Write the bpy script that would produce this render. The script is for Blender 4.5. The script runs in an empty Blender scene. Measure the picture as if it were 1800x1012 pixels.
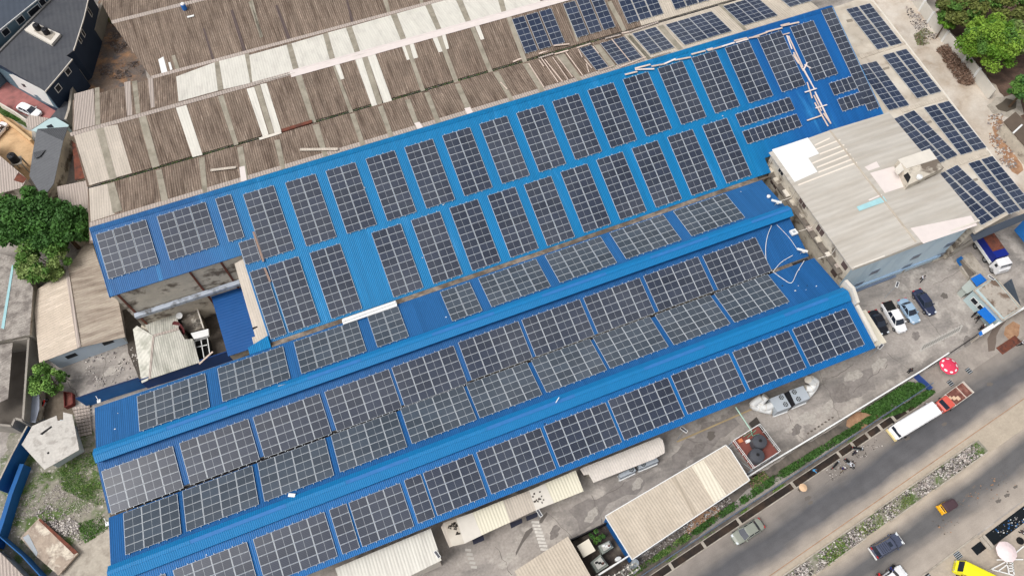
import bpy, bmesh, math, random
from mathutils import Vector, Matrix
random.seed(7)
R = math.radians
# ---------------------------------------------------------------- camera, sky, sun, exposure
S = 1.14                      # survey unit -> metres (one half solar panel is one unit)
CF, CAZ, CTI, CH = 1301.24, 0.376415, 0.499318, 92.0 * S
sc = bpy.context.scene
col = sc.collection
cd = bpy.data.cameras.new('camera'); cam = bpy.data.objects.new('camera', cd); col.objects.link(cam)
cam.location = (0, 0, CH)
cam.rotation_euler = (CTI, 0, -CAZ)
cd.sensor_width = 36.0; cd.lens = 36.0 * CF / 1800.0; cd.clip_end = 2000
sc.camera = cam
w = bpy.data.worlds.new('World'); sc.world = w; w.use_nodes = True
nt = w.node_tree; bg = nt.nodes['Background']
SUN_EL, SUN_AZ = R(58), R(-98)      # azimuth measured from +Y towards +X
sky = nt.nodes.new('ShaderNodeTexSky'); sky.sky_type = 'NISHITA'; sky.sun_disc = False
sky.sun_elevation = SUN_EL; sky.sun_rotation = SUN_AZ; sky.dust_density = 6.0; sky.air_density = 1.0; sky.ozone_density = 0.6
hs = nt.nodes.new('ShaderNodeHueSaturation'); hs.inputs['Saturation'].default_value = 0.22
nt.links.new(sky.outputs[0], hs.inputs['Color']); nt.links.new(hs.outputs[0], bg.inputs['Color'])
bg.inputs['Strength'].default_value = 0.132
sd = bpy.data.lights.new('sun', 'SUN'); sun = bpy.data.objects.new('sun', sd); col.objects.link(sun)
sd.energy = 1.5; sd.angle = R(22); sd.color = (1.0, 0.965, 0.92)
dv = Vector((math.sin(SUN_AZ) * math.cos(SUN_EL), math.cos(SUN_AZ) * math.cos(SUN_EL), math.sin(SUN_EL)))
sun.rotation_euler = (-dv).to_track_quat('-Z', 'Y').to_euler(); sun.location = dv * 200
sc.view_settings.view_transform = 'Standard'; sc.view_settings.look = 'None'
sc.view_settings.exposure = 0.03; sc.view_settings.gamma = 1.0
# ---------------------------------------------------------------- survey: pixel of the photograph -> point on a real plane (metres)
_ca, _sa, _ct, _st = math.cos(CAZ), math.sin(CAZ), math.cos(CTI), math.sin(CTI)
_RT = Vector((_ca, -_sa, 0)); _FH = Vector((_sa, _ca, 0)); _UP = Vector((0, 0, 1))
_DN = -(_FH * _ct + _UP * _st); _FW = _FH * _st - _UP * _ct
def ray(px, py): return _RT * ((px - 900) / CF) + _DN * ((py - 506) / CF) + _FW
def U(px, py, z=0.0):
    d = ray(px, py); k = (z - CH) / d.z
    return Vector((d.x * k, d.y * k, z))
def UY(px, py, y):
    d = ray(px, py); k = y / d.y
    return Vector((d.x * k, y, CH + d.z * k))
def UX(px, py, x):
    d = ray(px, py); k = x / d.x
    return Vector((x, d.y * k, CH + d.z * k))
def PZ(pl, px, py, off=0.0):
    z0, y0, t = pl[0] * S + off, pl[1] * S, pl[2]
    d = ray(px, py); k = (z0 - t * y0 - CH) / (d.z - t * d.y)
    return Vector((d.x * k, d.y * k, CH + d.z * k))
def zp(pl, y): return pl[0] * S + pl[2] * (y - pl[1] * S)      # metres
def T(ox, oy, s=5.0607): return lambda X, Y: (ox + X / s, oy + Y / s)
def lin(v):
    v /= 255.0
    return v / 12.92 if v <= .04045 else ((v + .055) / 1.055) ** 2.4
def c(r, g, b, k=1.0): return (lin(r) * k, lin(g) * k, lin(b) * k, 1)
# ---------------------------------------------------------------- materials
MATS = {}
def M(name, rgb, rough=.7, var=.12, vs=.5, stretch=(1, 1, 1), col2=None, s2=.25, th=.55, soft=.12, st2=(1, 1, 1),
      col3=None, s3=1.0, th3=.62, soft3=.05, st3=(1, 1, 1), wave=None, spec=.3, metal=0.0, fine=0.0, rand=0.0, grad=None, det=6, groove=0.0, sheet=None):
    if name in MATS: return MATS[name]
    m = bpy.data.materials.new(name); m.use_nodes = True; MATS[name] = m
    n, L = m.node_tree.nodes, m.node_tree.links
    b = n['Principled BSDF']; b.inputs['Roughness'].default_value = rough; b.inputs['Metallic'].default_value = metal
    b.inputs['Specular IOR Level'].default_value = spec
    tc = n.new('ShaderNodeTexCoord')
    def noise(scale, strt, detail=det, dist=0.0):
        mp = n.new('ShaderNodeMapping'); mp.inputs['Scale'].default_value = strt
        L.new(tc.outputs['Object'], mp.inputs['Vector'])
        t = n.new('ShaderNodeTexNoise'); t.inputs['Scale'].default_value = scale; t.inputs['Detail'].default_value = detail
        t.inputs['Roughness'].default_value = .62; t.inputs['Distortion'].default_value = dist
        L.new(mp.outputs[0], t.inputs['Vector']); return t.outputs['Fac']
    def ramp(fac, a, z):
        r = n.new('ShaderNodeMapRange'); r.inputs['From Min'].default_value = a; r.inputs['From Max'].default_value = z
        L.new(fac, r.inputs['Value']); return r.outputs['Result']
    def mixc(fac, A, B, mode='MIX'):
        x = n.new('ShaderNodeMix'); x.data_type = 'RGBA'; x.blend_type = mode
        if hasattr(fac, 'links') or hasattr(fac, 'is_output'): L.new(fac, x.inputs[0])
        else: x.inputs[0].default_value = fac
        for s_, i in ((A, 6), (B, 7)):
            if isinstance(s_, tuple): x.inputs[i].default_value = s_
            else: L.new(s_, x.inputs[i])
        return x.outputs[2]
    cur = rgb
    if grad:      # colour change along the building: list of (x metres, colour)
        sp = n.new('ShaderNodeSeparateXYZ'); L.new(tc.outputs['Object'], sp.inputs[0])
        a0, a1 = grad[0][0], grad[-1][0]
        ad = n.new('ShaderNodeMath'); ad.operation = 'MULTIPLY_ADD'; ad.inputs[1].default_value = 5.0
        L.new(noise(.15, (1, 1, 1), 2), ad.inputs[0]); L.new(sp.outputs[grad_axis(grad)], ad.inputs[2])
        fr = ramp(ad.outputs[0], a0 + 2.5, a1 + 2.5)
        cr = n.new('ShaderNodeValToRGB'); L.new(fr, cr.inputs[0])
        el = cr.color_ramp.elements
        while len(el) < len(grad): el.new(.5)
        for e_, g_ in zip(el, grad):
            e_.position = (g_[0] - a0) / (a1 - a0); e_.color = g_[1]
        cur = cr.outputs[0]
    if col2: cur = mixc(ramp(noise(s2, st2, det, .3), th - soft, th + soft), cur, col2)
    if col3: cur = mixc(ramp(noise(s3, st3, 4), th3 - soft3, th3 + soft3), cur, col3)
    if var:
        k = n.new('ShaderNodeMapRange'); k.inputs['From Min'].default_value = .3; k.inputs['From Max'].default_value = .7
        k.inputs['To Min'].default_value = 1 - var; k.inputs['To Max'].default_value = 1 + var
        L.new(noise(vs, stretch), k.inputs['Value'])
        cb = n.new('ShaderNodeCombineColor')
        for i in range(3): L.new(k.outputs[0], cb.inputs[i])
        cur = mixc(1.0, cur, cb.outputs[0], 'MULTIPLY')
    if fine:
        k = n.new('ShaderNodeMapRange'); k.inputs['From Min'].default_value = .25; k.inputs['From Max'].default_value = .75
        k.inputs['To Min'].default_value = 1 - fine; k.inputs['To Max'].default_value = 1 + fine
        L.new(noise(3.0, (1, 1, 1), 8), k.inputs['Value'])
        cb = n.new('ShaderNodeCombineColor')
        for i in range(3): L.new(k.outputs[0], cb.inputs[i])
        cur = mixc(1.0, cur, cb.outputs[0], 'MULTIPLY')
    if sheet:     # individual sheets, each weathered a little differently
        sp2 = n.new('ShaderNodeSeparateXYZ'); L.new(tc.outputs['Object'], sp2.inputs[0]); cbx = n.new('ShaderNodeCombineXYZ')
        for i, q in ((0, sheet[0]), (1, sheet[1])):
            dvd = n.new('ShaderNodeMath'); dvd.operation = 'DIVIDE'; dvd.inputs[1].default_value = q; L.new(sp2.outputs[i], dvd.inputs[0])
            fl = n.new('ShaderNodeMath'); fl.operation = 'FLOOR'; L.new(dvd.outputs[0], fl.inputs[0]); L.new(fl.outputs[0], cbx.inputs[i])
        wn = n.new('ShaderNodeTexWhiteNoise'); wn.noise_dimensions = '2D'; L.new(cbx.outputs[0], wn.inputs['Vector'])
        k = n.new('ShaderNodeMapRange'); k.inputs['To Min'].default_value = 1 - sheet[2]; k.inputs['To Max'].default_value = 1 + sheet[2]; L.new(wn.outputs['Value'], k.inputs['Value'])
        cb = n.new('ShaderNodeCombineColor')
        for i in range(3): L.new(k.outputs[0], cb.inputs[i])
        cur = mixc(1.0, cur, cb.outputs[0], 'MULTIPLY')
    if rand:
        oi = n.new('ShaderNodeObjectInfo')
        k = n.new('ShaderNodeMapRange'); k.inputs['To Min'].default_value = 1 - rand; k.inputs['To Max'].default_value = 1 + rand
        L.new(oi.outputs['Random'], k.inputs['Value'])
        cb = n.new('ShaderNodeCombineColor')
        for i in range(3): L.new(k.outputs[0], cb.inputs[i])
        cur = mixc(1.0, cur, cb.outputs[0], 'MULTIPLY')
    if wave:      # (axis, pitch in metres, depth) real corrugation as bump
        wt = n.new('ShaderNodeTexWave'); wt.wave_type = 'BANDS'; wt.bands_direction = wave[0]; wt.wave_profile = 'SIN'
        wt.inputs['Scale'].default_value = 0.314159 / wave[1]
        L.new(tc.outputs['Object'], wt.inputs['Vector'])
        bp = n.new('ShaderNodeBump'); bp.inputs['Strength'].default_value = 1.0; bp.inputs['Distance'].default_value = wave[2]
        L.new(wt.outputs['Fac'], bp.inputs['Height']); L.new(bp.outputs[0], b.inputs['Normal'])
        if groove:   # troughs darker than the crests
            k = n.new('ShaderNodeMapRange'); k.inputs['To Min'].default_value = 1 - groove; k.inputs['To Max'].default_value = 1 + groove * .4
            L.new(wt.outputs['Fac'], k.inputs['Value'])
            cb = n.new('ShaderNodeCombineColor')
            for i in range(3): L.new(k.outputs[0], cb.inputs[i])
            cur = mixc(1.0, cur, cb.outputs[0], 'MULTIPLY')
    if isinstance(cur, tuple): b.inputs['Base Color'].default_value = cur
    else: L.new(cur, b.inputs['Base Color'])
    return m
def grad_axis(g): return 0
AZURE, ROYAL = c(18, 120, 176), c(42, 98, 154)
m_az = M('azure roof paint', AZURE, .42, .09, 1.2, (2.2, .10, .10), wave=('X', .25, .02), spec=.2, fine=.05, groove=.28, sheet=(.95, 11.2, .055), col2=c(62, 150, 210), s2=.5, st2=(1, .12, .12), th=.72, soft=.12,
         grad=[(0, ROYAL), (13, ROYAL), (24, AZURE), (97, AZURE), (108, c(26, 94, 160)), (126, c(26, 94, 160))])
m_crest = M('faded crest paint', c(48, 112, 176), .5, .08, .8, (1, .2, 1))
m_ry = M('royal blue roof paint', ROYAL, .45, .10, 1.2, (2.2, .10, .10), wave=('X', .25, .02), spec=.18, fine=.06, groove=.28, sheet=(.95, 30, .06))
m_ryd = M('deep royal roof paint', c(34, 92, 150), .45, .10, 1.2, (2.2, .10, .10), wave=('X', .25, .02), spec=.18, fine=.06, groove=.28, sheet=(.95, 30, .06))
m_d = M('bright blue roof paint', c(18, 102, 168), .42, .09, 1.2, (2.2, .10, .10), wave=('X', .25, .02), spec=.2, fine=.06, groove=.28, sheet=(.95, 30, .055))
m_vent = M('ridge vent blue paint', c(16, 118, 178), .42, .05, .6, (1, .15, .15), wave=('X', .25, .02), spec=.35, groove=.14)
m_bluewall = M('blue wall paint', c(24, 92, 156), .6, .12, .6)
m_bluedark = M('dark blue sheet', c(28, 82, 144), .5, .08, .5, wave=('Y', .5, .02))
m_brown = M('weathered brown roof sheets', c(132, 117, 105), .9, .22, .9, (6, .3, 1), col2=c(176, 160, 146), s2=1.1, st2=(5.5, .12, 1), th=.63, soft=.06, wave=('X', .36, .05), spec=.1, groove=.26, fine=.2, sheet=(1.05, 2.6, .10), col3=c(104, 90, 80), s3=.55, th3=.57, soft3=.10, st3=(2.6, .22, 1))
m_beige = M('beige roof sheets', c(192, 182, 168), .8, .08, .4, (4, .3, 1), col2=c(176, 164, 150), s2=.4, st2=(1, .3, 1), th=.62, soft=.1, wave=('X', .42, .03), spec=.15, groove=.06, fine=.08, sheet=(1.05, 2.6, .05))
m_cream = M('cream roof sheets', c(192, 182, 170), .8, .10, .6, (5, .2, 1), wave=('X', .36, .02), spec=.15, groove=.08, fine=.08, sheet=(1.05, 2.6, .05))
m_whites = M('white roof sheets', c(216, 213, 204), .7, .07, .5, (3, .3, 1), fine=.04, col2=c(200, 196, 188), s2=.5, st2=(2, .3, 1), th=.6, wave=('X', .42, .02), spec=.2, groove=.03)
m_pale = M('pale weathered sheets', c(178, 166, 158), .85, .12, .8, (5, .25, 1), wave=('X', .42, .05), groove=.2)
m_sky = M('grey skylight sheet', c(158, 151, 137), .7, .14, .8, (2, .5, 1), col2=c(132, 126, 112), s2=.5, th=.56, soft=.12, fine=.08)
m_gutter = M('silted gutter', c(96, 86, 76), .95, .2, 1, col2=c(150, 138, 126), s2=.6, th=.55, fine=.2)
m_gutterd = M('dark gutter', c(48, 46, 48), .9, .3, 1.5)
m_wood = M('weathered plank', c(206, 188, 176), .85, .12, 1.5, rand=.12)
m_kroof = M('annex concrete roof', c(190, 180, 166), .85, .08, .25, col2=c(158, 146, 132), s2=.35, th=.62, soft=.1, col3=c(205, 198, 186), s3=.2, th3=.55, soft3=.1, wave=('Y', 2.2, .03), groove=.04)
m_wroof = M('office roof sheets', c(190, 185, 177), .8, .05, .3, (1, 3, 1), col2=c(174, 167, 157), s2=.5, st2=(.15, 1.6, 1), th=.55, soft=.15, wave=('Y', .9, .03), groove=.05)
m_white = M('white paint', c(226, 227, 226), .5, .03, 1)
m_offw = M('off white sheet', c(214, 208, 198), .7, .06, .8)
m_pink = M('pinkish white sheet', c(222, 212, 208), .7, .04, .8)
m_teal = M('pale teal sheet', c(158, 200, 206), .6, .08, 1)
m_lblue = M('light blue wall paint', c(208, 228, 240), .75, .07, .25, (1, 1, .4), col2=c(180, 206, 224), s2=.4, st2=(1, 1, .3), th=.6)
m_dirtywall = M('dirty cream wall', c(196, 188, 174), .9, .12, .6, col2=c(112, 102, 92), s2=.35, st2=(1, 1, 1.4), th=.58, soft=.05, fine=.1)
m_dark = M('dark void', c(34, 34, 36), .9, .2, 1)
m_glass = M('window glass', c(30, 34, 42), .45, .1, 1, spec=.25)
m_shutter = M('slate shutter', c(112, 126, 150), .6, .06, 1)
m_alu = M('aluminium frame', c(190, 196, 202), .4, 0, spec=.4)
m_steel = M('galvanised steel', c(165, 172, 178), .5, .08, 2)
m_black = M('black plastic', c(28, 28, 32), .5, .15, 3)
m_tyre = M('tyre rubber', c(26, 26, 28), .85, .1, 4)
m_rust = M('rusty metal', c(116, 68, 54), .9, .25, 1.2, col2=c(80, 56, 50), s2=1.5, th=.55)
m_conc = M('yard concrete', c(160, 153, 147), .92, .13, .35, (1, 1, 1), col2=c(130, 125, 121), s2=.16, st2=(.6, 1.6, 1), th=.54, soft=.08, col3=c(176, 169, 162), s3=.28, th3=.57, soft3=.05, fine=.2, det=9)
m_conc2 = M('pale concrete slab', c(180, 172, 160), .92, .12, .5, col2=c(140, 132, 122), s2=.5, th=.55, fine=.12)
m_dust = M('dusty ground', c(190, 178, 164), .95, .1, .12, col2=c(166, 150, 134), s2=.2, th=.55, soft=.1, col3=c(206, 198, 188), s3=.15, th3=.55, soft3=.1, fine=.08)
m_brownsoil = M('brown soil', c(168, 134, 106), .95, .12, .6, col2=c(140, 104, 80), s2=.7, th=.55, fine=.15)
m_sand = M('sand yard', c(204, 172, 134), .95, .1, .5, col2=c(180, 148, 112), s2=.6, th=.58, fine=.1)
m_waste = M('waste ground', c(118, 102, 90), .95, .2, .5, col2=c(92, 88, 88), s2=.25, th=.5, soft=.1, col3=c(146, 114, 88), s3=.3, th3=.55, soft3=.06, fine=.3)
m_redpave = M('red paving', c(164, 108, 104), .9, .12, .6, col2=c(134, 92, 90), s2=.5, th=.55)
m_weed = M('weedy ground', c(138, 134, 122), .95, .2, .9, col2=c(86, 104, 60), s2=.4, th=.53, soft=.06, col3=c(196, 190, 184), s3=2.2, th3=.62, soft3=.03, fine=.3)
m_mud = M('muddy concrete', c(116, 108, 100), .95, .15, .8, col2=c(84, 80, 76), s2=.6, th=.55, fine=.15)
m_grassbase = M('grass base', c(60, 78, 40), .95, .25, .9, fine=.3)
m_water = M('drain water', c(44, 38, 34), .2, .2, .8, spec=.4, col2=c(70, 56, 46), s2=.5)
m_blackwater = M('black drain water', c(18, 24, 28), .15, .2, .8, spec=.5)
m_bark = M('tree bark', c(92, 76, 62), .95, .25, 3)
m_skin = M('skin', c(92, 62, 48), .7, 0)
m_rubber = M('dark roof metal', c(80, 82, 87), .5, .07, .4, wave=('X', .8, .02), col2=c(68, 70, 76), s2=.4, th=.55)
def solid(name, rgb, rough=.6, **k): return M(name, rgb, rough, k.pop('var', .04), **k)
def glassy(name, base, alt):
    m = M(name, base, .3, .05, 2, spec=.32, rand=.22, wave=('Y', S / 6.0, .0005), groove=0)
    n, L = m.node_tree.nodes, m.node_tree.links
    b = n['Principled BSDF']
    src = b.inputs['Base Color'].links[0].from_socket
    tc = n.new('ShaderNodeTexCoord'); wt = n.new('ShaderNodeTexWave'); wt.bands_direction = 'Y'
    wt.inputs['Scale'].default_value = .314159 / (S / 6.0); L.new(tc.outputs['Object'], wt.inputs[0])
    cr = n.new('ShaderNodeMapRange'); cr.inputs['From Min'].default_value = .72; cr.inputs['From Max'].default_value = .95
    L.new(wt.outputs['Fac'], cr.inputs['Value'])
    mx = n.new('ShaderNodeMix'); mx.data_type = 'RGBA'; mu = n.new('ShaderNodeMath'); mu.operation = 'MULTIPLY'; mu.inputs[1].default_value = .26
    L.new(cr.outputs['Result'], mu.inputs[0]); L.new(mu.outputs[0], mx.inputs[0]); L.new(src, mx.inputs[6]); mx.inputs[7].default_value = alt
    ge = n.new('ShaderNodeNewGeometry'); dn = n.new('ShaderNodeTexNoise'); dn.inputs['Scale'].default_value = .09; dn.inputs['Detail'].default_value = 5; L.new(ge.outputs['Position'], dn.inputs['Vector'])  # sky reflection painted into the glass colour as broad pale patches
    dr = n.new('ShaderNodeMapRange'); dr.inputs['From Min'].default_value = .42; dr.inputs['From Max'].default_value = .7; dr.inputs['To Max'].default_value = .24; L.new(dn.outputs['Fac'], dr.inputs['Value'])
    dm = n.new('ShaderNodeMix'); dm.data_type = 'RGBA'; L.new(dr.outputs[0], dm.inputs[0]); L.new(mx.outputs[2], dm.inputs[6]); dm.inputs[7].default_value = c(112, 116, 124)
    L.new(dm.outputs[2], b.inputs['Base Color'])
    for l in list(b.inputs['Normal'].links): L.remove(l)
    return m
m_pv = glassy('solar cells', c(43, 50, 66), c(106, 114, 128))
m_pv2 = glassy('solar cells sky tint', c(60, 70, 82), c(118, 128, 136))  # rows B and F: greyer sky reflection put into the cell colour
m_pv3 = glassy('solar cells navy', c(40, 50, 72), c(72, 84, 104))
# ---------------------------------------------------------------- mesh builder
class MB:
    def __init__(s): s.v = []; s.f = []; s.k = []
    def add(s, vs, fs, k=0):
        o = len(s.v); s.v += [tuple(p) for p in vs]; s.f += [tuple(i + o for i in f) for f in fs]; s.k += [k] * len(fs); return s
    def box(s, x0, x1, y0, y1, z0, z1, k=0):
        return s.add([(x0, y0, z0), (x1, y0, z0), (x1, y1, z0), (x0, y1, z0), (x0, y0, z1), (x1, y0, z1), (x1, y1, z1), (x0, y1, z1)],
                     [(3, 2, 1, 0), (4, 5, 6, 7), (0, 1, 5, 4), (1, 2, 6, 5), (2, 3, 7, 6), (3, 0, 4, 7)], k)
    def obox(s, p0, p1, wd, h, k=0, z=None):      # bar from p0 to p1, width wd, height h (top at the points)
        p0, p1 = Vector(p0), Vector(p1); d = p1 - p0; q = Vector((-d.y, d.x, 0))
        q = (q.normalized() if q.length > 1e-6 else Vector((1, 0, 0))) * wd / 2; t = Vector((0, 0, h))
        a = [p0 + q - t, p0 - q - t, p1 - q - t, p1 + q - t, p0 + q, p0 - q, p1 - q, p1 + q]
        return s.add(a, [(0, 3, 2, 1), (4, 5, 6, 7), (0, 1, 5, 4), (1, 2, 6, 5), (2, 3, 7, 6), (3, 0, 4, 7)], k)
    def prism(s, pts, h, k=0, kt=None, kb=None):    # pts: top polygon in 3D; extrude down by h (or to z via absolute tuple ('z',value))
        n = len(pts); pts = [Vector(p) for p in pts]
        ar = sum(pts[i].x * pts[(i + 1) % n].y - pts[(i + 1) % n].x * pts[i].y for i in range(n))
        if ar < 0: pts = pts[::-1]
        lo = [Vector((p.x, p.y, h[1])) if isinstance(h, tuple) else p - Vector((0, 0, h)) for p in pts]
        s.add(pts + lo, [tuple(range(n))], kt if kt is not None else k)
        o = len(s.v) - 2 * n
        s.f.append(tuple(o + 2 * n - 1 - i for i in range(n))); s.k.append(k if kb is None else kb)
        for i in range(n):
            j = (i + 1) % n; s.f.append((o + i, o + n + i, o + n + j, o + j)); s.k.append(k)
        return s
    def px_(s, prof, x0, x1, k=0):       # profile (y,z) extruded along x
        n = len(prof)
        ar = sum(prof[i][0] * prof[(i + 1) % n][1] - prof[(i + 1) % n][0] * prof[i][1] for i in range(n))
        if ar < 0: prof = prof[::-1]
        vs = [(x0, y, z) for y, z in prof] + [(x1, y, z) for y, z in prof]
        return s.add(vs, [tuple(range(n))[::-1], tuple(range(n, 2 * n))] + [(i, (i + 1) % n, n + (i + 1) % n, n + i) for i in range(n)], k)
    def cyl(s, p0, p1, r0, r1=None, n=12, k=0, cap=True):
        r1 = r0 if r1 is None else r1; p0, p1 = Vector(p0), Vector(p1); d = (p1 - p0).normalized()
        a = d.orthogonal().normalized(); b = d.cross(a)
        vs = [p + (a * math.cos(2 * math.pi * i / n) + b * math.sin(2 * math.pi * i / n)) * r for p, r in ((p0, r0), (p1, r1)) for i in range(n)]
        fs = [(i, (i + 1) % n, n + (i + 1) % n, n + i) for i in range(n)]
        if cap: fs += [tuple(range(n))[::-1], tuple(range(n, 2 * n))]
        return s.add(vs, fs, k)
    def tube(s, pts, r, n=6, k=0):
        for i in range(len(pts) - 1): s.cyl(pts[i], pts[i + 1], r, r, n, k)
        return s
    def lathe(s, ctr, prof, n=20, k=0, sx=1, sy=1):    # prof: (r,z) bottom to top
        ctr = Vector(ctr); vs = []
        for r, z in prof: vs += [ctr + Vector((r * sx * math.cos(2 * math.pi * i / n), r * sy * math.sin(2 * math.pi * i / n), z)) for i in range(n)]
        fs = []
        for j in range(len(prof) - 1):
            for i in range(n): fs.append((j * n + i, j * n + (i + 1) % n, (j + 1) * n + (i + 1) % n, (j + 1) * n + i))
        fs += [tuple(range(n))[::-1], tuple((len(prof) - 1) * n + i for i in range(n))]
        return s.add(vs, fs, k)
    def loft(s, rings, k=0, caps=True):
        n = len(rings[0]); vs = [p for r in rings for p in r]; fs = []
        for j in range(len(rings) - 1):
            for i in range(n): fs.append((j * n + i, j * n + (i + 1) % n, (j + 1) * n + (i + 1) % n, (j + 1) * n + i))
        if caps: fs += [tuple(range(n))[::-1], tuple((len(rings) - 1) * n + i for i in range(n))]
        return s.add(vs, fs, k)
    def build(s, name, mats, parent=None, label=None, kind=None, cat=None, group=None, smooth=False, fix=True):
        me = bpy.data.meshes.new(name)
        off = Vector(parent['_loc']) if parent is not None and '_loc' in parent else Vector((0, 0, 0))
        me.from_pydata([(x - off.x, y - off.y, z - off.z) for x, y, z in s.v], [], s.f)
        if not isinstance(mats, (list, tuple)): mats = [mats]
        for m in mats: me.materials.append(m)
        me.polygons.foreach_set('material_index', s.k)
        me.update()
        if fix:
            bm = bmesh.new(); bm.from_mesh(me); bmesh.ops.recalc_face_normals(bm, faces=bm.faces); bm.to_mesh(me); bm.free()
        if smooth:
            me.polygons.foreach_set('use_smooth', [True] * len(me.polygons))
        o = bpy.data.objects.new(name, me); col.objects.link(o)
        if parent is not None: o.parent = parent
        if parent is not None and '_loc' in parent: o['_loc'] = tuple(off)
        tag(o, label, cat, group, kind)
        return o
def tag(o, label=None, cat=None, group=None, kind=None):
    if label: o['label'] = label
    if cat: o['category'] = cat
    if group: o['group'] = group
    if kind: o['kind'] = kind
    return o
def thing(name, label, cat, loc=(0, 0, 0), rz=0.0, group=None, world=True):
    o = bpy.data.objects.new(name, None); col.objects.link(o); o.location = loc; o.rotation_euler = (0, 0, rz)
    o.empty_display_size = .3
    if world and not rz: o['_loc'] = tuple(loc)
    return tag(o, label, cat, group)
def struct(name, mb, m): return mb.build(name, m, kind='structure')
def quadsheet(mb, pl, pts, off=.02, th=.015, k=0):
    return mb.prism([PZ(pl, x, y, off) for x, y in pts], th, k)
def jag(pts, step=1.2, amp=.35, z=None):
    out = []
    n = len(pts)
    for i in range(n):
        a, b = Vector(pts[i]), Vector(pts[(i + 1) % n]); L_ = (b - a).length; m = max(1, int(L_ / step))
        for j in range(m):
            p = a.lerp(b, j / m); p += Vector((random.uniform(-amp, amp), random.uniform(-amp, amp), 0)); out.append(p)
    return out
def ground(name, px, z, m, amp=.35, step=1.2):
    pts = [U(x, y, z) for x, y in px]
    if amp: pts = jag(pts, step, amp)
    n = len(pts); ar = sum(pts[i].x * pts[(i + 1) % n].y - pts[(i + 1) % n].x * pts[i].y for i in range(n))
    if ar < 0: pts = pts[::-1]
    from mathutils.geometry import tessellate_polygon
    mb = MB(); tri = tessellate_polygon([pts]); mb.add(pts, [tuple(t) for t in tri])
    o = mb.build(name, m, kind='structure', fix=False)
    me = o.data
    if me.polygons[0].normal.z < 0: me.flip_normals()
    return o
# ================================================================ GROUND AND ROADS
g = MB(); g.add([(-260, -160, 0), (420, -160, 0), (420, 420, 0), (-260, 420, 0)], [(0, 1, 2, 3)])
struct('ground', g, m_conc)
# planes of the big roofs (z0, y0, tan slope) in survey units
PA = (14.061, 65, .3313); PB = (9.293, 40, -.1809); PC = (7.819, 35, .2302); PF = (7.616, 30, -.1815); PD = (7.300, 22, .2174)
PG = (9.82, 77.4, .325); PH = (9.82, 77.4, -.1763); PN = (12.4, 85.3, -.325); PL = (9.05, 95.5, .25)
def roofslab(name, pl, x0, x1, y0, y1, m, par, th=.12, off=0.0):
    mb = MB(); z = lambda y: zp(pl, y * S) + off
    mb.add([(x0*S, y0*S, z(y0)), (x1*S, y0*S, z(y0)), (x1*S, y1*S, z(y1)), (x0*S, y1*S, z(y1)),
            (x0*S, y0*S, z(y0)-th), (x1*S, y0*S, z(y0)-th), (x1*S, y1*S, z(y1)-th), (x0*S, y1*S, z(y1)-th)],
           [(0, 1, 2, 3), (7, 6, 5, 4), (0, 4, 5, 1), (1, 5, 6, 2), (2, 6, 7, 3), (3, 7, 4, 0)])
    return mb.build(name, m, par)
# ---- tall warehouse with the azure roof
wh = thing('warehouse', 'long warehouse with bright azure corrugated roof running along the brown roofed sheds', 'warehouse', (-30*S, 46.5*S, 0))
XR = 77.9
roofslab('roof', PA, -30.25, -13.98, 57.75, 66.42, m_az, wh)
roofslab('roof', PA, -13.98, 57.75, 46.5, 66.42, m_az, wh)
roofslab('roof', PA, 57.75, XR, 48.62, 66.42, m_az, wh)
mb = MB(); yz = lambda y: zp(PA, y * S)
mb.px_([(66.95*S, yz(66.42)-.35), (66.42*S, yz(66.42)+.22), (66.3*S, yz(66.42)+.22), (65.95*S, yz(65.95)+.07), (65.95*S, yz(65.95)+.01), (66.42*S, yz(66.42)+.02)], -30.3*S, XR*S)
mb.build('ridge_cap', m_az, wh)
mb = MB(); mb.px_([(57.9*S, 0), (57.9*S, yz(57.9)-.14), (66.4*S, yz(66.4)-.14), (66.4*S, 0)], -30.0*S, -13.9*S)
mb.build('wall', m_dirtywall, wh)
mb = MB(); mb.px_([(46.8*S, 0), (46.8*S, yz(46.8)-.14), (66.38*S, yz(66.38)-.14), (66.38*S, 0)], -13.85*S, 57.6*S)
mb.px_([(48.9*S, 0), (48.9*S, yz(48.9)-.14), (66.38*S, yz(66.38)-.14), (66.38*S, 0)], 57.65*S, (XR-.2)*S)
mb.build('wall', m_dirtywall, wh)
mb = MB()
for x in (-29.4, -20.6, -16.7):
    mb = MB(); mb.box(x*S-.14, x*S+.14, 57.9*S-.16, 57.9*S-.005, 0, yz(57.9)-.16); mb.build('pilaster', m_rust, wh)
mb = MB()   # right hand edge trim
for (a, b) in ((48.62, 66.42),):
    mb.add([(XR*S, a*S, yz(a)+.05), ((XR+.18)*S, a*S, yz(a)+.05), ((XR+.18)*S, b*S, yz(b)+.05), (XR*S, b*S, yz(b)+.05),
            (XR*S, a*S, yz(a)-.4), ((XR+.18)*S, a*S, yz(a)-.4), ((XR+.18)*S, b*S, yz(b)-.4), (XR*S, b*S, yz(b)-.4)],
           [(0, 1, 2, 3), (7, 6, 5, 4), (0, 4, 5, 1), (1, 5, 6, 2), (2, 6, 7, 3), (3, 7, 4, 0)])
mb.build('verge_trim', m_vent, wh)
mb = MB()
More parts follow.
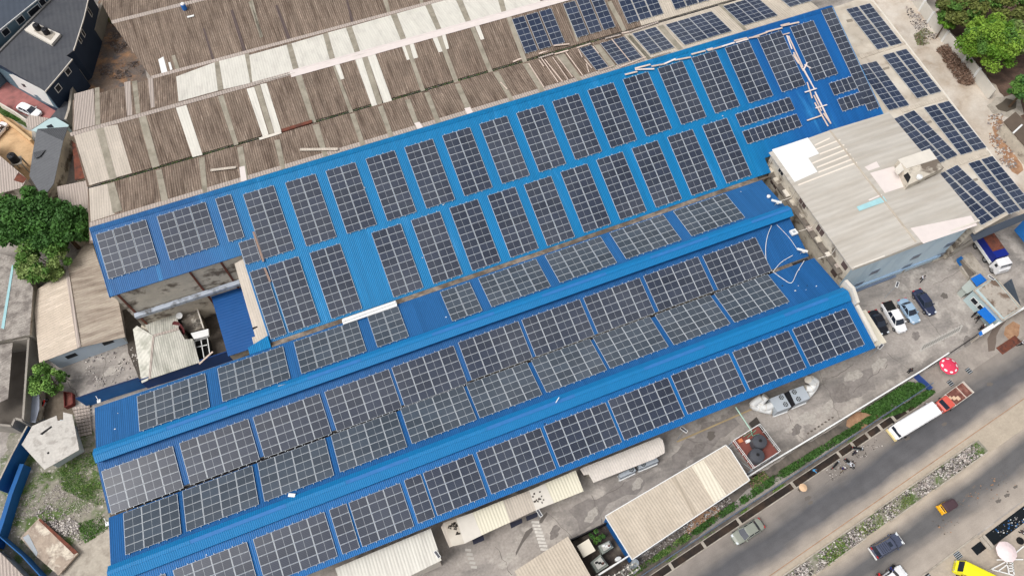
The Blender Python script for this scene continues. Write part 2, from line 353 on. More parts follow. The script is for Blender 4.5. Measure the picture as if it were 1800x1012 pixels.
mb.add([(-30.25*S-.12, 57.75*S, yz(57.75)+.05), (-30.25*S, 57.75*S, yz(57.75)+.05), (-30.25*S, 66.42*S, yz(66.42)+.05), (-30.25*S-.12, 66.42*S, yz(66.42)+.05),
        (-30.25*S-.12, 57.75*S, yz(57.75)-.3), (-30.25*S, 57.75*S, yz(57.75)-.3), (-30.25*S, 66.42*S, yz(66.42)-.3), (-30.25*S-.12, 66.42*S, yz(66.42)-.3)],
       [(0, 1, 2, 3), (7, 6, 5, 4), (0, 4, 5, 1), (1, 5, 6, 2), (2, 6, 7, 3), (3, 7, 4, 0)])
mb.build('verge_trim', m_az, wh)
# cream flashing strip beside the courtyard
mb = MB(); z1, z2 = yz(57.4)-.6, yz(46.9)-.3
mb.prism([(-15.3*S, 57.6*S, z1-.5), (-14.0*S, 57.6*S, z1), (-14.0*S, 46.2*S, z2), (-15.55*S, 46.2*S, z2-.5)], .3)
mb.box(-16.0*S, -14.1*S, 46.2*S, 48.3*S, z2-.9, z2-.35)
for y in (51.0, 49.0): mb.box(-15.5*S, -14.9*S, y*S-.06, y*S+.06, z2+.2, z2+.75, 1)
mb.build('flashing', [m_cream, m_dark], wh)
# ---- twin ridge factory
fa = thing('factory_hall', 'wide factory hall with two raised ridge vents and royal blue roof slopes', 'factory hall', (-35*S, 18.5*S, 0))
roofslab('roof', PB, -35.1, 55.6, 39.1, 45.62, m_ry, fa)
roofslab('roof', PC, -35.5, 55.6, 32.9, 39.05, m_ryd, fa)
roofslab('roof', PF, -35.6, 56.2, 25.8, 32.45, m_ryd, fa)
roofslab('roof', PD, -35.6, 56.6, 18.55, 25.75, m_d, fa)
zb, zc, zf, zd = (lambda y: zp(PB, y*S)), (lambda y: zp(PC, y*S)), (lambda y: zp(PF, y*S)), (lambda y: zp(PD, y*S))
mb = MB(); t = .16
mb.px_([(45.4*S, 0), (45.4*S, zb(45.4)-t), (39.1*S, zb(39.1)-t), (39.0*S, zc(39.0)-t), (32.9*S, zc(32.9)-t), (32.9*S, zc(32.9)-.9), (32.45*S, zf(32.45)-.9), (32.45*S, zf(32.45)-t), (25.8*S, zf(25.8)-t), (25.7*S, zd(25.7)-t), (20.6*S, zd(20.6)-t), (20.6*S, 0)], -34.9*S, 55.4*S)
mb.build('wall', m_dirtywall, fa)
def vent(ya, yc, yb, za, zt, zb_, x0, x1):
    mb = MB(); mb.px_([(ya*S, za), (yc*S+.25, zt-.05), (yc*S+.25, zt), (yc*S-.25, zt), (yc*S-.25, zt-.05), (yb*S, zb_), (yb*S, zb_-.08), (yc*S, zt-.25), (ya*S, za-.08)], x0*S, x1*S)
    o = mb.build('ridge_vent', m_vent, fa)
    x = x0*S+.4; k = 0
    while x < x1*S-2:
        L_ = random.uniform(7, 13); xe = min(x+L_, x1*S-.2); mb = MB()
        mb.px_([(yc*S+.26, zt+.003), (yc*S+.26, zt+.03), (yc*S-.20, zt+.03), (yc*S-.20, zt+.003)], x, xe); mb.build('crest_sheet', m_crest if k % 2 else m_vent, fa); x = xe+.03; k += 1
    mb = MB(); mb.px_([(ya*S-.25, za-.1), (yb*S+.3, zb_-.1), (yb*S+.3, zb_-1.3), (ya*S-.25, za-1.3)], x0*S+.1, x1*S-.1)
    mb.build('vent_louvre', m_bluedark, o) if False else mb.build('vent_wall', m_bluedark, fa)
vent(40.0, 39.2, 38.25, zb(40.0)+.2, zb(39.3)+.45, zb(39.3)-.0, -35.3, 55.8)
vent(26.85, 25.95, 24.85, zf(26.85)+.2, zf(26)+.55, zf(26)+.02, -35.8, 56.4)
mb = MB(); mb.box(-14.4*S, 55.4*S, 45.64*S, 46.46*S, zb(45.6)-.75, zb(45.6)-.38); mb.box(-13.8*S, 57.2*S, 45.64*S, 45.9*S, zb(45.6)-.37, zb(45.6)-.02, 1)
mb.build('gutter', [m_gutter, m_gutter], fa)
mb = MB(); mb.box(-35.5*S, 55.5*S, 32.47*S, 32.88*S, zf(32.5)-.6, zf(32.5)-.3); mb.build('gutter', m_gutterd, fa)
mb = MB(); mb.box(-35.5*S, -33.0*S, 32.5*S, 32.86*S, zf(32.5)-.28, zf(32.5)-.1); mb.build('gutter_silt', m_gutter, fa)
mb = MB(); mb.box(50*S, 53*S, 32.5*S, 32.86*S, zf(32.5)-.28, zf(32.5)-.1); mb.build('gutter_silt', m_gutter, fa)
# blue infill roof where left arm of B meets the inner corner
mb = MB(); mb.prism([(-16.6*S, 45.6*S, zb(45.6)+.1), (-13.9*S, 45.6*S, zb(45.6)+.1), (-13.95*S, 47.3*S, zb(45.6)+.15), (-16.6*S, 46.6*S, zb(45.6)+.1)], .2)
mb.build('eave_patch', m_az, fa)
mb = MB()   # cream parapet on the right gable
mb.px_([(27.4*S, 5), (27.4*S, zf(27)+1.0), (25.9*S, zf(26)+1.2), (24.2*S, zd(24.2)+.8), (24.2*S, 5)], 56.7*S, 57.15*S)
mb.px_([(24.1*S, 3.5), (24.1*S, zd(24)+.35), (19.2*S, zd(19.2)+.35), (19.2*S, 3.5)], 56.7*S, 57.15*S)
mb.build('parapet', m_offw, fa)
# white flashing lying over the silted gutter
mb = MB(); mb.prism([U(601, 562, zb(45)+.45), U(697, 530.5, zb(45)+.45), U(698, 537.5, zb(45)+.4), U(603, 570, zb(45)+.4)], .15)
mb.prism([U(602, 560, zb(45)+.62), U(695, 528, zb(45)+.62), U(696, 532, zb(45)+.6), U(603, 565, zb(45)+.6)], .15)
mb.build('loose_flashing', m_white).update_tag()
tag(bpy.data.objects['loose_flashing'], 'long white folded flashing sheet lying along the silted gutter', 'flashing')
# ---- brown roofed sheds
br = thing('brown_shed', 'long weathered brown corrugated shed with grey skylight strips behind the azure roof', 'shed', (-31.5*S, 66.5*S, 0))
def slope(name, pl, x0l, x0h, x1, y0, y1, m, par):
    mb = MB(); z = lambda y: zp(pl, y*S); th = .12
    a = [(x0l*S, y0*S, z(y0)), (x1*S, y0*S, z(y0)), (x1*S, y1*S, z(y1)), (x0h*S, y1*S, z(y1))]
    mb.prism(a, th); return mb.build(name, m, par)
slope('roof', PH, -31.7, -31.7, 49.0, 66.55, 77.2, m_brown, br); slope('roof', PH, 49.0, 49.0, 79.2, 66.55, 77.2, m_beige, br)
slope('roof', PG, -31.7, -31.6, 52.5, 77.65, 85.3, m_brown, br); slope('roof', PG, 52.5, 52.5, 83.5, 77.65, 85.3, m_beige, br)
slope('roof', PN, -31.6, -32.2, 83.5, 85.3, 95.3, m_brown, br)
zh, zg, zn, zl = (lambda y: zp(PH, y*S)), (lambda y: zp(PG, y*S)), (lambda y: zp(PN, y*S)), (lambda y: zp(PL, y*S))
mb = MB(); mb.px_([(66.6*S, 0), (66.6*S, zh(66.6)-.15), (77.3*S, zh(77.3)-.5), (77.65*S, zg(77.65)-.3), (85.3*S, zg(85.3)-.15), (95.2*S, zn(95.2)-.15), (95.2*S, 0)], -31.2*S, 78.8*S)
mb.build('wall', m_dirtywall, br)
mb = MB(); mb.box(-31.7*S, 79*S, 77.22*S, 77.63*S, zh(77.3)-.45, zh(77.3)-.2); mb.build('gutter', m_gutterd, br)
mb = MB(); mb.px_([(84.95*S, zg(84.95)+.05), (85.3*S, zg(85.3)+.16), (85.65*S, zn(85.65)+.05)], -31.9*S, 90*S); mb.build('ridge_cap', m_pale, br)
mb = MB(); mb.px_([(84.6*S, zg(84.6)+.09), (85.3*S, zg(85.3)+.22), (86.0*S, zn(86.0)+.09)], -1*S, 48*S); mb.build('ridge_cap', m_pink, br)
mb = MB(); mb.px_([(66.97*S, zh(67)+.02), (67.0*S, zh(67)+.04), (70.4*S, zh(70.4)+.04), (70.4*S, zh(70.4)+.02)], -31.6*S, 49*S); mb.build('pale_edge_sheets', m_pale, br)
b2 = thing('brown_shed', 'rear weathered brown shed at the top edge with a blue water drum on its roof', 'shed', (-22*S, 95.6*S, 0))
y2 = 106.5; PL2 = (zp(PL, y2*S)/S, y2, -.25)
slope('roof', PL, -20.6, -24, 90, 95.2, y2, m_brown, b2); slope('roof', PL2, -24, -26, 90, y2, y2+10, m_brown, b2); slope('roof', (PL2[0]-2.5, y2+10, .25), -26, -26, 90, y2+10, y2+20, m_brown, b2)
mb = MB(); mb.px_([(95.6*S, 0), (95.6*S, zl(95.6)-.15), (y2*S, zl(y2)-.15), ((y2+10)*S, zp(PL2, (y2+10)*S)-.15), ((y2+20)*S, zp(PL2, (y2+10)*S)+2), ((y2+20)*S, 0)], -20.4*S, 89.5*S); mb.build('wall', m_dirtywall, b2)
mb = MB(); mb.px_([((y2-.4)*S, zl(y2-.4)+.03), (y2*S, zl(y2)+.15), ((y2+.4)*S, zl(y2-.4)+.03)], -24*S, 90*S); mb.build('ridge_cap', m_pale, b2)
mb = MB(); mb.px_([(95.0*S, zl(95.2)-.02), (95.0*S, zl(95.2)+.06), (95.9*S, zl(95.9)+.05), (95.9*S, zl(95.9)+.02)], -20.7*S, 90*S); mb.build('pale_edge_sheets', m_pale, b2)
z1 = T(0, 0, 2.977); z4 = T(440, 0, 2.977)
def strips(name, pl, lst, m, par, off=.03):
    for q in lst:
        mb = MB(); quadsheet(mb, pl, q, off); mb.build(name, m, par)
# plane G: sheets between white ridge and mossy gutter
Q = lambda f, *p: [f(*a) for a in p]
strips('cream_sheets', PG, [Q(z1, (383, 692), (615, 652), (690, 905), (468, 970)), Q(z1,(383,692),(470,672),(560,945),(468,970))][:1], m_cream, br, .03)
strips('white_sheet', PG, [Q(z1, (920, 565), (975, 550), (1060, 810), (1008, 823)), Q(z4, (-20, 466), (20, 455), (98, 712), (66, 718)), Q(z4, (52, 442), (85, 436), (162, 688), (128, 700)), Q(z4, (545, 305), (582, 296), (665, 553), (637, 560)), Q(z4, (612, 292), (653, 280), (742, 527), (697, 540)),
    Q(z4, (440, 338), (465, 332), (492, 412), (468, 420)), Q(z4, (790, 235), (812, 230), (838, 310), (820, 316)), Q(z4, (830, 225), (852, 220), (878, 302), (855, 308)), Q(z4, (950, 192), (978, 186), (1006, 270), (985, 275)),
    Q(z4, (1000, 178), (1020, 173), (1040, 255), (1024, 260)), Q(z4, (1172, 130), (1195, 125), (1225, 205), (1206, 210))], m_whites, br, .04)
strips('skylight_strip', PG, [Q(z1, (500, 672), (540, 664), (610, 932), (575, 942)), Q(z1, (725, 613), (763, 606), (835, 868), (797, 880)), Q(z1, (1140, 505), (1168, 499), (1248, 755), (1225, 762)), Q(z4, (22, 452), (50, 445), (126, 700), (102, 708)),
    Q(z4, (232, 388), (264, 380), (345, 638), (320, 650)), Q(z4, (430, 340), (440, 336), (540, 590), (520, 597)), Q(z4, (583, 296), (611, 290), (692, 543), (666, 551)), Q(z4, (808, 236), (828, 231), (915, 473), (893, 480)),
    Q(z4, (975, 188), (998, 182), (1090, 428), (1068, 436)), Q(z4, (1150, 143), (1172, 137), (1270, 375), (1247, 381)), Q(z4, (1340, 90), (1365, 84), (1450, 325), (1428, 332))], m_sky, br, .05)
# plane H: between mossy gutter and azure ridge
strips('skylight_strip', PH, [Q(z1, (560, 962), (598, 953), (640, 1100), (590, 1115)), Q(z1, (815, 893), (845, 886), (880, 1045), (845, 1055)), Q(z1, (1040, 828), (1070, 820), (1085, 1003), (1060, 1010)), Q(z1, (1240, 772), (1270, 765), (1300, 940), (1270, 950)),
    Q(z4, (125, 735), (154, 728), (186, 890), (162, 897)), Q(z4, (325, 656), (358, 649), (408, 820), (385, 830)), Q(z4, (520, 598), (545, 592), (605, 768), (583, 775)), Q(z4, (667, 560), (693, 552), (752, 720), (731, 727)),
    Q(z4, (810, 525), (835, 518), (885, 655), (862, 662)), Q(z4, (910, 487), (935, 480), (1000, 650), (976, 656)), Q(z4, (1070, 442), (1096, 436), (1160, 575), (1132, 585)), Q(z4, (1270, 380), (1299, 373), (1383, 530), (1362, 536))], m_sky, br, .05)
t24 = T(880, 0); t25 = T(1100, 0)
strips('skylight_strip', PH, [Q(t24, (345-150, 570), (255, 560), (400, 820), (360, 835)), Q(t24, (480, 500), (560, 470), (735, 720), (700, 730)), Q(t24, (1130, 325), (1165, 315), (1340, 520), (1305, 530)), Q(t24, (830, 405), (880, 395), (1035, 600), (985, 612)),
    Q(t25, (0, 318), (35, 308), (230, 520), (200, 528)), Q(t25, (280, 235), (330, 222), (510, 435), (465, 447)), Q(t25, (820, 45), (865, 35), (1080, 262), (1050, 272))], m_sky, br, .045)
strips('white_sheet', PH, [Q(z4, (858, 645), (885, 638), (905, 668), (876, 676)), Q(z4, (1120, 568), (1150, 560), (1166, 588), (1136, 598)), Q(z1, (1252, 875), (1280, 868), (1292, 948), (1262, 955))], m_pink, br, .06)
strips('cream_sheets', PH, [Q(z1, (466, 985), (560, 962), (600, 1120), (475, 1160)), Q(t24, (1290, 520), (1500, 440), (1520, 480), (1340, 540)), Q(t25, (220, 515), (1050, 270), (1062, 290), (235, 535))], m_cream, br, .03)
strips('skylight_strip', PG, [Q(t24, (945, 20), (985, 10), (1120, 270), (1085, 285)), Q(t24, (565, 75), (585, 65), (700, 370), (680, 375))], m_sky, br, .05)
# plane N: white sheets with grey gaps
strips('white_sheets', PN, [Q(z1, (922, 402), (1123, 327), (1140, 475), (935, 532)), Q(z1, (1146, 320), (1280, 285), (1310, 435), (1170, 468)), Q(z4, (-5, 289), (190, 235), (228, 382), (12, 440)), Q(z4, (216, 228), (380, 180), (420, 328), (257, 370)), Q(z4, (406, 172), (500, 146), (552, 292), (447, 318)), Q(z4, (531, 138), (735, 80), (790, 217), (580, 285)),
    Q(z4, (766, 72), (915, 30), (978, 166), (818, 210)), Q(z4, (946, 22), (1070, -12), (1130, 122), (1002, 158)), Q(z4, (1100, -22), (1275, -70), (1318, 76), (1157, 115)), Q(z4, (1305, -78), (1500, -130), (1520, 20), (1342, 68))], m_whites, br, .04)
strips('skylight_strip', PN, [Q(z1, (495, 462), (520, 456), (525, 650), (500, 655)), Q(z1, (690, 427), (716, 421), (735, 590), (712, 596))] + [Q(z1, (1123, 327), (1146, 320), (1168, 468), (1141, 475)), Q(z1, (1280, 285), (1303, 280), (1336, 428), (1311, 435)), Q(z4, (190, 235), (215, 228), (256, 370), (229, 382)), Q(z4, (380, 180), (405, 172), (446, 318), (421, 327)),
    Q(z4, (500, 146), (530, 138), (579, 285), (553, 292)), Q(z4, (735, 80), (765, 72), (817, 210), (791, 217)), Q(z4, (915, 30), (945, 22), (1001, 158), (979, 166)), Q(z4, (1070, -12), (1099, -22), (1156, 115), (1131, 122)), Q(z4, (1275, -70), (1304, -78), (1341, 68), (1319, 76))], m_sky, br, .02)
strips('cream_sheets', PN, [Q(z1, (650, 432), (682, 424), (692, 602), (665, 607)), Q(z1, (773, 412), (800, 406), (810, 560), (790, 566)), Q(z1, (388, 492), (490, 464), (498, 655), (385, 685))], m_pale, br, .03)
# plane L
strips('white_sheet', PL, [Q(z1, (828, 312), (855, 297), (876, 375), (846, 388)), Q(z1, (880, 328), (891, 325), (902, 364), (891, 369))], m_white, b2, .05)
strips('skylight_strip', PL, [Q(z1, (898, 293), (915, 288), (940, 358), (920, 368)), Q(z1, (1300, 12), (1312, 6), (1376, 192), (1362, 200)), Q(z4, (690, -10), (713, -16), (736, 70), (719, 76)), Q(z4, (880, -10), (900, -16), (906, 26), (894, 32)), Q(z4,(0,5),(12,0),(62,192),(50,198))], m_sky, b2, .04)
strips('dark_sheet', PL, [Q(z1, (1205, 55), (1220, 50), (1290, 270), (1272, 274)), Q(z1, (1060, 150), (1070, 147), (1125, 318), (1112, 322)), Q(z4, (130, 30), (142, 26), (215, 210), (196, 215)), Q(z4, (500, 0), (510, -4), (545, 130), (530, 134))], solid('dark brown sheet', c(92, 80, 78), .9, wave=('X', .42, .05)), b2, .03)
# ---- annex on the right with solar strips
ZK = 8.0 * S
an = thing('annex_building', 'flat pale roofed annex along the dirt track carrying navy solar arrays', 'building', tuple(U(1660, 210, 0)))
kp = [U(*p, ZK) for p in ((1475, 10), (1528, -8), (1600, 85), (1700, 215), (1808, 357), (1716, 409), (1640, 330), (1535, 215), (1470, 100), (1440, 20))]
mb = MB(); mb.prism(kp, .5); mb.build('roof', m_kroof, an)
mb = MB(); cx = sum((p for p in kp), Vector()) / len(kp)
mb.prism([Vector((cx.x + (p.x-cx.x)*.965, cx.y + (p.y-cx.y)*.98, ZK-.52)) for p in kp], ('z', 0)); mb.build('wall', m_dirtywall, an)
mb = MB()
for a, b in (((1528, -8), (1600, 85)), ((1600, 85), (1700, 215)), ((1700, 215), (1808, 357))): mb.obox(U(*a, ZK+.12), U(*b, ZK+.12), .25, .4)
mb.build('parapet', m_offw, an)
for pts in (((1510, 97), (1590, 72), (1594, 77), (1514, 103)), ((1583, 192), (1660, 168), (1664, 173), (1587, 198)), ((1650, 297), (1738, 265), (1742, 270), (1654, 303))):
    mb = MB(); mb.prism([U(*p, ZK+.10) for p in pts], .09); mb.build('roof_joint', m_beige, an)
t26 = T(1520, 0); t27 = T(1520, 180); t10 = T(1300, 0)
for pts in (Q(t10, (950, 178), (1000, 168), (1010, 190), (960, 200)), Q(t26, (160, 608), (215, 592), (222, 608), (170, 625)), Q(t27, (535, 175), (590, 160), (600, 178), (545, 193)), Q(t27, (940, 690), (1000, 672), (1012, 690), (955, 710)), Q(t27, (1130, 915), (1180, 900), (1200, 930), (1150, 945)), Q(t27, (765, 455), (810, 440), (820, 460), (775, 475))):
    mb = MB(); mb.prism([U(*p, ZK+.05) for p in pts], .05); mb.build('roof_patch', solid('grey patch', c(140, 132, 120), .9), an)
mb = MB()
mb.prism([U(1706, 412, ZK-.9), U(1808, 372, ZK-.9), U(1812, 382, ZK-1.6), U(1712, 424, ZK-1.6)], .12); mb.build('awning', solid('slate awning', c(70, 78, 90), .6), an)
# ---- office block
ZW = 10.0 * S; x0, x1, y0, y1 = 58.1*S, 77.7*S, 28.2*S, 48.45*S
of = thing('office_block', 'three storey office block with beige roof and light blue front wall beside the car park', 'office building', (x0, y0, 0))
mb = MB(); mb.box(x0+.3, x1-.3, y0+.3, y1-.2, 0, ZW-.3)
o = mb.build('wall', [m_lblue, m_dirtywall], of)
for p in o.data.polygons:
    if p.normal.x < -.5: p.material_index = 1
xr = 67.6*S
mb = MB(); r_ = []
for y in (y0-.1, y1): r_.append([(x0-.25, y, ZW), (xr, y, ZW+.55), (x1+.2, y, ZW), (x1+.2, y, ZW-.15), (xr, y, ZW+.35), (x0-.25, y, ZW-.15)])
mb.loft(r_); mb.build('roof', m_wroof, of)
mb = MB(); mb.px_([(y0-.12, ZW-.5), (y0-.12, ZW+.28), (y0+.12, ZW+.28), (y0+.12, ZW-.5)], x0, x1)
mb.build('parapet', m_offw, of)
mb = MB(); mb.obox((xr, y0+.2, ZW+.64), (xr, y1, ZW+.64), .28, .08); mb.build('ridge_cap', m_beige, of)
def zr_(p): return ZW + .55 * (1 - abs(p.x - xr) / (xr - x0))
def wpatch(name, pts, m, off=.04, h=.03):
    q = []
    for a in pts:
        z = ZW + .3
        for _ in range(4): z = zr_(U(*a, z)) + off
        q.append(U(*a, z))
    mb = MB(); mb.prism(q, h); return mb.build(name, m, of)
wpatch('white_sheets', ((1357, 263), (1420, 242), (1440, 270), (1421, 278), (1437, 302), (1397, 320)), m_white, .05)
wpatch('pink_sheets', Q(t27, (48, 628), (255, 570), (388, 738), (180, 806)), m_pink, .05)
wpatch('roof_patch', Q(t27, (0, 575), (105, 525), (135, 575), (35, 608)), m_pink, .05)
tW = T(1320, 240)
wpatch('teal_sheet', Q(tW, (940, 625), (1180, 530), (1208, 575), (965, 662)), m_teal, .10)
wpatch('cream_strip', Q(tW, (1045, 560), (1160, 512), (1168, 522), (1055, 572)), m_pink, .09)
wpatch('pink_sheets', ((1600.6, 400.8), (1707, 379), (1718, 396), (1623, 428)), m_pink, .05)
for i, (a, b) in enumerate((((565, 72), (700, 10)), ((580, 108), (795, 22)), ((610, 150), (830, 68)), ((545, 232), (855, 105)), ((585, 270), (885, 150)), ((600, 312), (912, 190)), ((420, 425), (942, 225)))):
    wpatch('light_strip', [tW(*a), tW(*b), tW(b[0]+3, b[1]+12), tW(a[0]+3, a[1]+12)], solid('ivory strip', c(226, 216, 204), .7), .06)
mb = MB()
for a, b in (((1455, 396), (1476, 392)),): pass
# stair head on the roof
zs = ZW + 1.6
mb = MB(); mb.prism([U(*p, zs) for p in Q(t27, (300, 510), (575, 415), (705, 580), (390, 735))], ('z', ZW+.2)); mb.build('stair_head', m_dirtywall, of)
mb = MB(); mb.prism([U(*p, zs+.12) for p in Q(t27, (295, 508), (578, 412), (645, 502), (372, 588))], .1); mb.build('stair_head_lid', m_offw, of)
mb = MB(); mb.prism([U(*p, zs+.02) for p in Q(t27, (345, 650), (385, 622), (410, 665), (385, 720))], .03); mb.build('roof_opening', m_dark, of)
mb = MB(); mb.prism([U(*p, zs+.4) for p in Q(t27, (270, 590), (320, 535), (350, 600), (300, 640))], .3); mb.build('broken_lid', m_offw, of)
mb = MB(); mb.lathe(U(*t27(480, 672), zs+.1), [(.42, 0), (.45, .4), (.1, .55)], 14); mb.build('roof_vent', m_white, of)
# windows on front wall (plane y = y0+.3)
yw = y0 + .3
zq = T(1480, 380)
def fwin(px, py, ww=1.5, hh=1.1):
    p = UY(*zq(px, py), yw)
    mb = MB(); mb.box(p.x-ww/2-.08, p.x+ww/2+.08, yw-.05, yw-.003, p.z-hh/2-.08, p.z+hh/2+.08)
    f = mb.build('window', solid('window trim', c(150, 166, 184), .6), of)
    mb = MB(); mb.box(p.x-ww/2, p.x-.03, yw-.07, yw-.052, p.z-hh/2, p.z+hh/2); mb.box(p.x+.03, p.x+ww/2, yw-.07, yw-.052, p.z-hh/2, p.z+hh/2); mb.build('pane', solid('dusty pane', c(104, 116, 134), .3), f)
for p in ((290, 495), (655, 360), (955, 250), (575, 445), (875, 342), (150, 602)): fwin(*p)
fwin(557, 523, 1.3, .7)
mb = MB(); mb.box(x0+.3, x1-1, yw-.28, yw-.004, UY(*zq(500, 480), yw).z-.12, UY(*zq(500, 480), yw).z); mb.build('ledge', solid('ledge blue', c(150, 176, 200), .7), of)
a = UY(*zq(75, 690), yw); b = UY(*zq(435, 560), yw)
mb = MB(); mb.box(a.x, b.x, yw-.35, yw-.02, 0.3, min(a.z, b.z)); mb.build('shutter_door', m_shutter, of)
mb = MB(); mb.box(a.x-.1, b.x+.1, yw-1.3, yw-.02, min(a.z, b.z)+.02, min(a.z, b.z)+.14); mb.build('door_canopy', m_shutter, of)
mb = MB(); p = UY(*zq(550, 570), yw); mb.box(p.x-3, p.x-2.6, yw-.04, yw-.003, .1, 2.1); mb.box(p.x+3, p.x+6, yw-.3, yw-.02, 0, .35); mb.build('step', m_conc2, of)
xw = x0 + .3
def lwin(px, py, ww=1.2, hh=1.1, m=None):
    p = UX(*tW(px, py), xw)
    mb = MB(); mb.box(xw-.05, xw-.003, p.y-ww/2-.08, p.y+ww/2+.08, p.z-hh/2-.08, p.z+hh/2+.08); f = mb.build('window', m_offw, of)
    mb = MB(); mb.box(xw-.07, xw-.052, p.y-ww/2, p.y-.04, p.z-hh/2, p.z+hh/2); mb.box(xw-.07, xw-.052, p.y+.04, p.y+ww/2, p.z-hh/2, p.z+hh/2); mb.build('pane', m or m_glass, f)
lwin(272, 308)
for q in ((462, 590), (618, 835)): lwin(*q, 1.7, 1.2, solid('louvre brown', c(92, 78, 76), .6))
lwin(208, 415, 1.8, 1.3, solid('louvre brown', c(92, 78, 76), .6))
tX = T(1320, 320, 2.977)
for (X, Y) in ((435, 475), (490, 437)):
    p = UX(*tX(X, Y), xw); mb = MB(); mb.box(xw-.07, xw-.01, p.y-.6, p.y+.6, p.z-.5, p.z+.5); mb.build('window', solid('louvre brown', c(92, 78, 76), .6), of)
mb = MB()      # ledges and leaning sheets on the dirty side wall
mb.box(xw-1.0, xw-.02, y0+1, y1-.5, 8.35, 8.5)
mb.build('side_ledge', m_mud, of)
for i in range(9):
    y = y0 + 2 + i * 2.35 + random.uniform(-.3, .3)
    mb = MB(); mb.box(xw-random.uniform(.5, .95), xw-.05, y, y+random.uniform(.6, 1.4), 8.52, 8.6+random.uniform(0, .35))
    mb.build('loose_sheet', random.choice([m_offw, m_pale, m_dirtywall, m_dirtywall]), of)
for y in (y0+4.2, y0+9.5, y0+15.5, y1-.8):
    mb = MB(); mb.tube([(xw-.1, y, ZW-.3), (xw-.1, y, 8.7), (xw-2.3, y+.2, 8.5)], .06); mb.build('drainpipe', m_offw, of)
# air conditioners standing on the side
# ================================================================ SOLAR ARRAYS
def panel_mesh(name, glass):
    mb = MB(); Lx, Ly, h = 2*S-.03, S-.03, .04
    mb.box(.015, .015+Lx, -.015-Ly, -.015, 0, h, 0)
    b_ = .028; e_ = .05; mid = .015 + Lx/2
    for (xa, xb) in ((.015+e_, mid-.013), (mid+.013, .015+Lx-e_)):
        mb.add([(xa, -.015-Ly+b_, h+.003), (xb, -.015-Ly+b_, h+.003), (xb, -.015-b_, h+.003), (xa, -.015-b_, h+.003)], [(0, 1, 2, 3)], 1)
    me = bpy.data.meshes.new(name); me.from_pydata(mb.v, [], mb.f); me.materials.append(m_alu); me.materials.append(glass)
    me.polygons.foreach_set('material_index', mb.k); me.update(); return me
pmesh = panel_mesh('panel', m_pv); pmesh2 = panel_mesh('panel_sky_tint', m_pv2); pmesh3 = panel_mesh('panel_navy', m_pv3)
rails = {}
def rail_mesh(L):
    if L not in rails:
        mb = MB(); mb.box(-.025, .025, -L-.13, .13, -.055, -.003)
        mb.box(-.045, .045, .06, .14, -.05, .03); mb.box(-.045, .045, -L-.14, -L-.06, -.05, .03)
        me = bpy.data.meshes.new('rail'); me.from_pydata(mb.v, [], mb.f); me.materials.append(m_alu); me.update(); rails[L] = me
    return rails[L]
ORD = ['first', 'second', 'third', 'fourth', 'fifth', 'sixth', 'seventh', 'eighth', 'ninth', 'tenth', 'eleventh', 'twelfth', 'thirteenth', 'fourteenth', 'fifteenth', 'sixteenth', 'seventeenth', 'eighteenth', 'nineteenth', 'twentieth']
def array(origin, ex, tilt, rz, np_, rows, mesh, label, group, gap=0.0, portrait=False, railed=True):
    """np_ panels across, rows down the slope; origin = upper left corner on the roof (metres)"""
    r = bpy.data.objects.new('solar_array', None); col.objects.link(r); r.empty_display_size = .3
    r.matrix_world = Matrix.Translation(origin) @ Matrix.Rotation(rz, 4, 'Z') @ Matrix.Rotation(tilt, 4, 'X') @ Matrix.Diagonal((ex[0], ex[1], 1, 1))
    tag(r, label, 'solar array', group)
    h = .16
    for i in range(np_):
        for j in range(rows):
            o = bpy.data.objects.new('panel', mesh); col.objects.link(o); o.parent = r
            if portrait:
                o.location = (i*S + (S if True else 0), -2*S*j, h); o.rotation_euler = (0, 0, R(-90)); o.location = (i*S+S, -2*S*j, h)
            else: o.location = (i*(2*S+gap), -S*j, h); o.rotation_euler = (random.uniform(-.004, .004), random.uniform(-.003, .003), 0)
    if railed:
        for i in range(np_):
            for f in ((.5,) if portrait else (.42, 1.58)):
                o = bpy.data.objects.new('mounting_rail', rail_mesh(rows*(2*S if portrait else S))); col.objects.link(o); o.parent = r; o.location = (i*((S if portrait else 2*S)+gap)+f*S, 0, h)
    return r
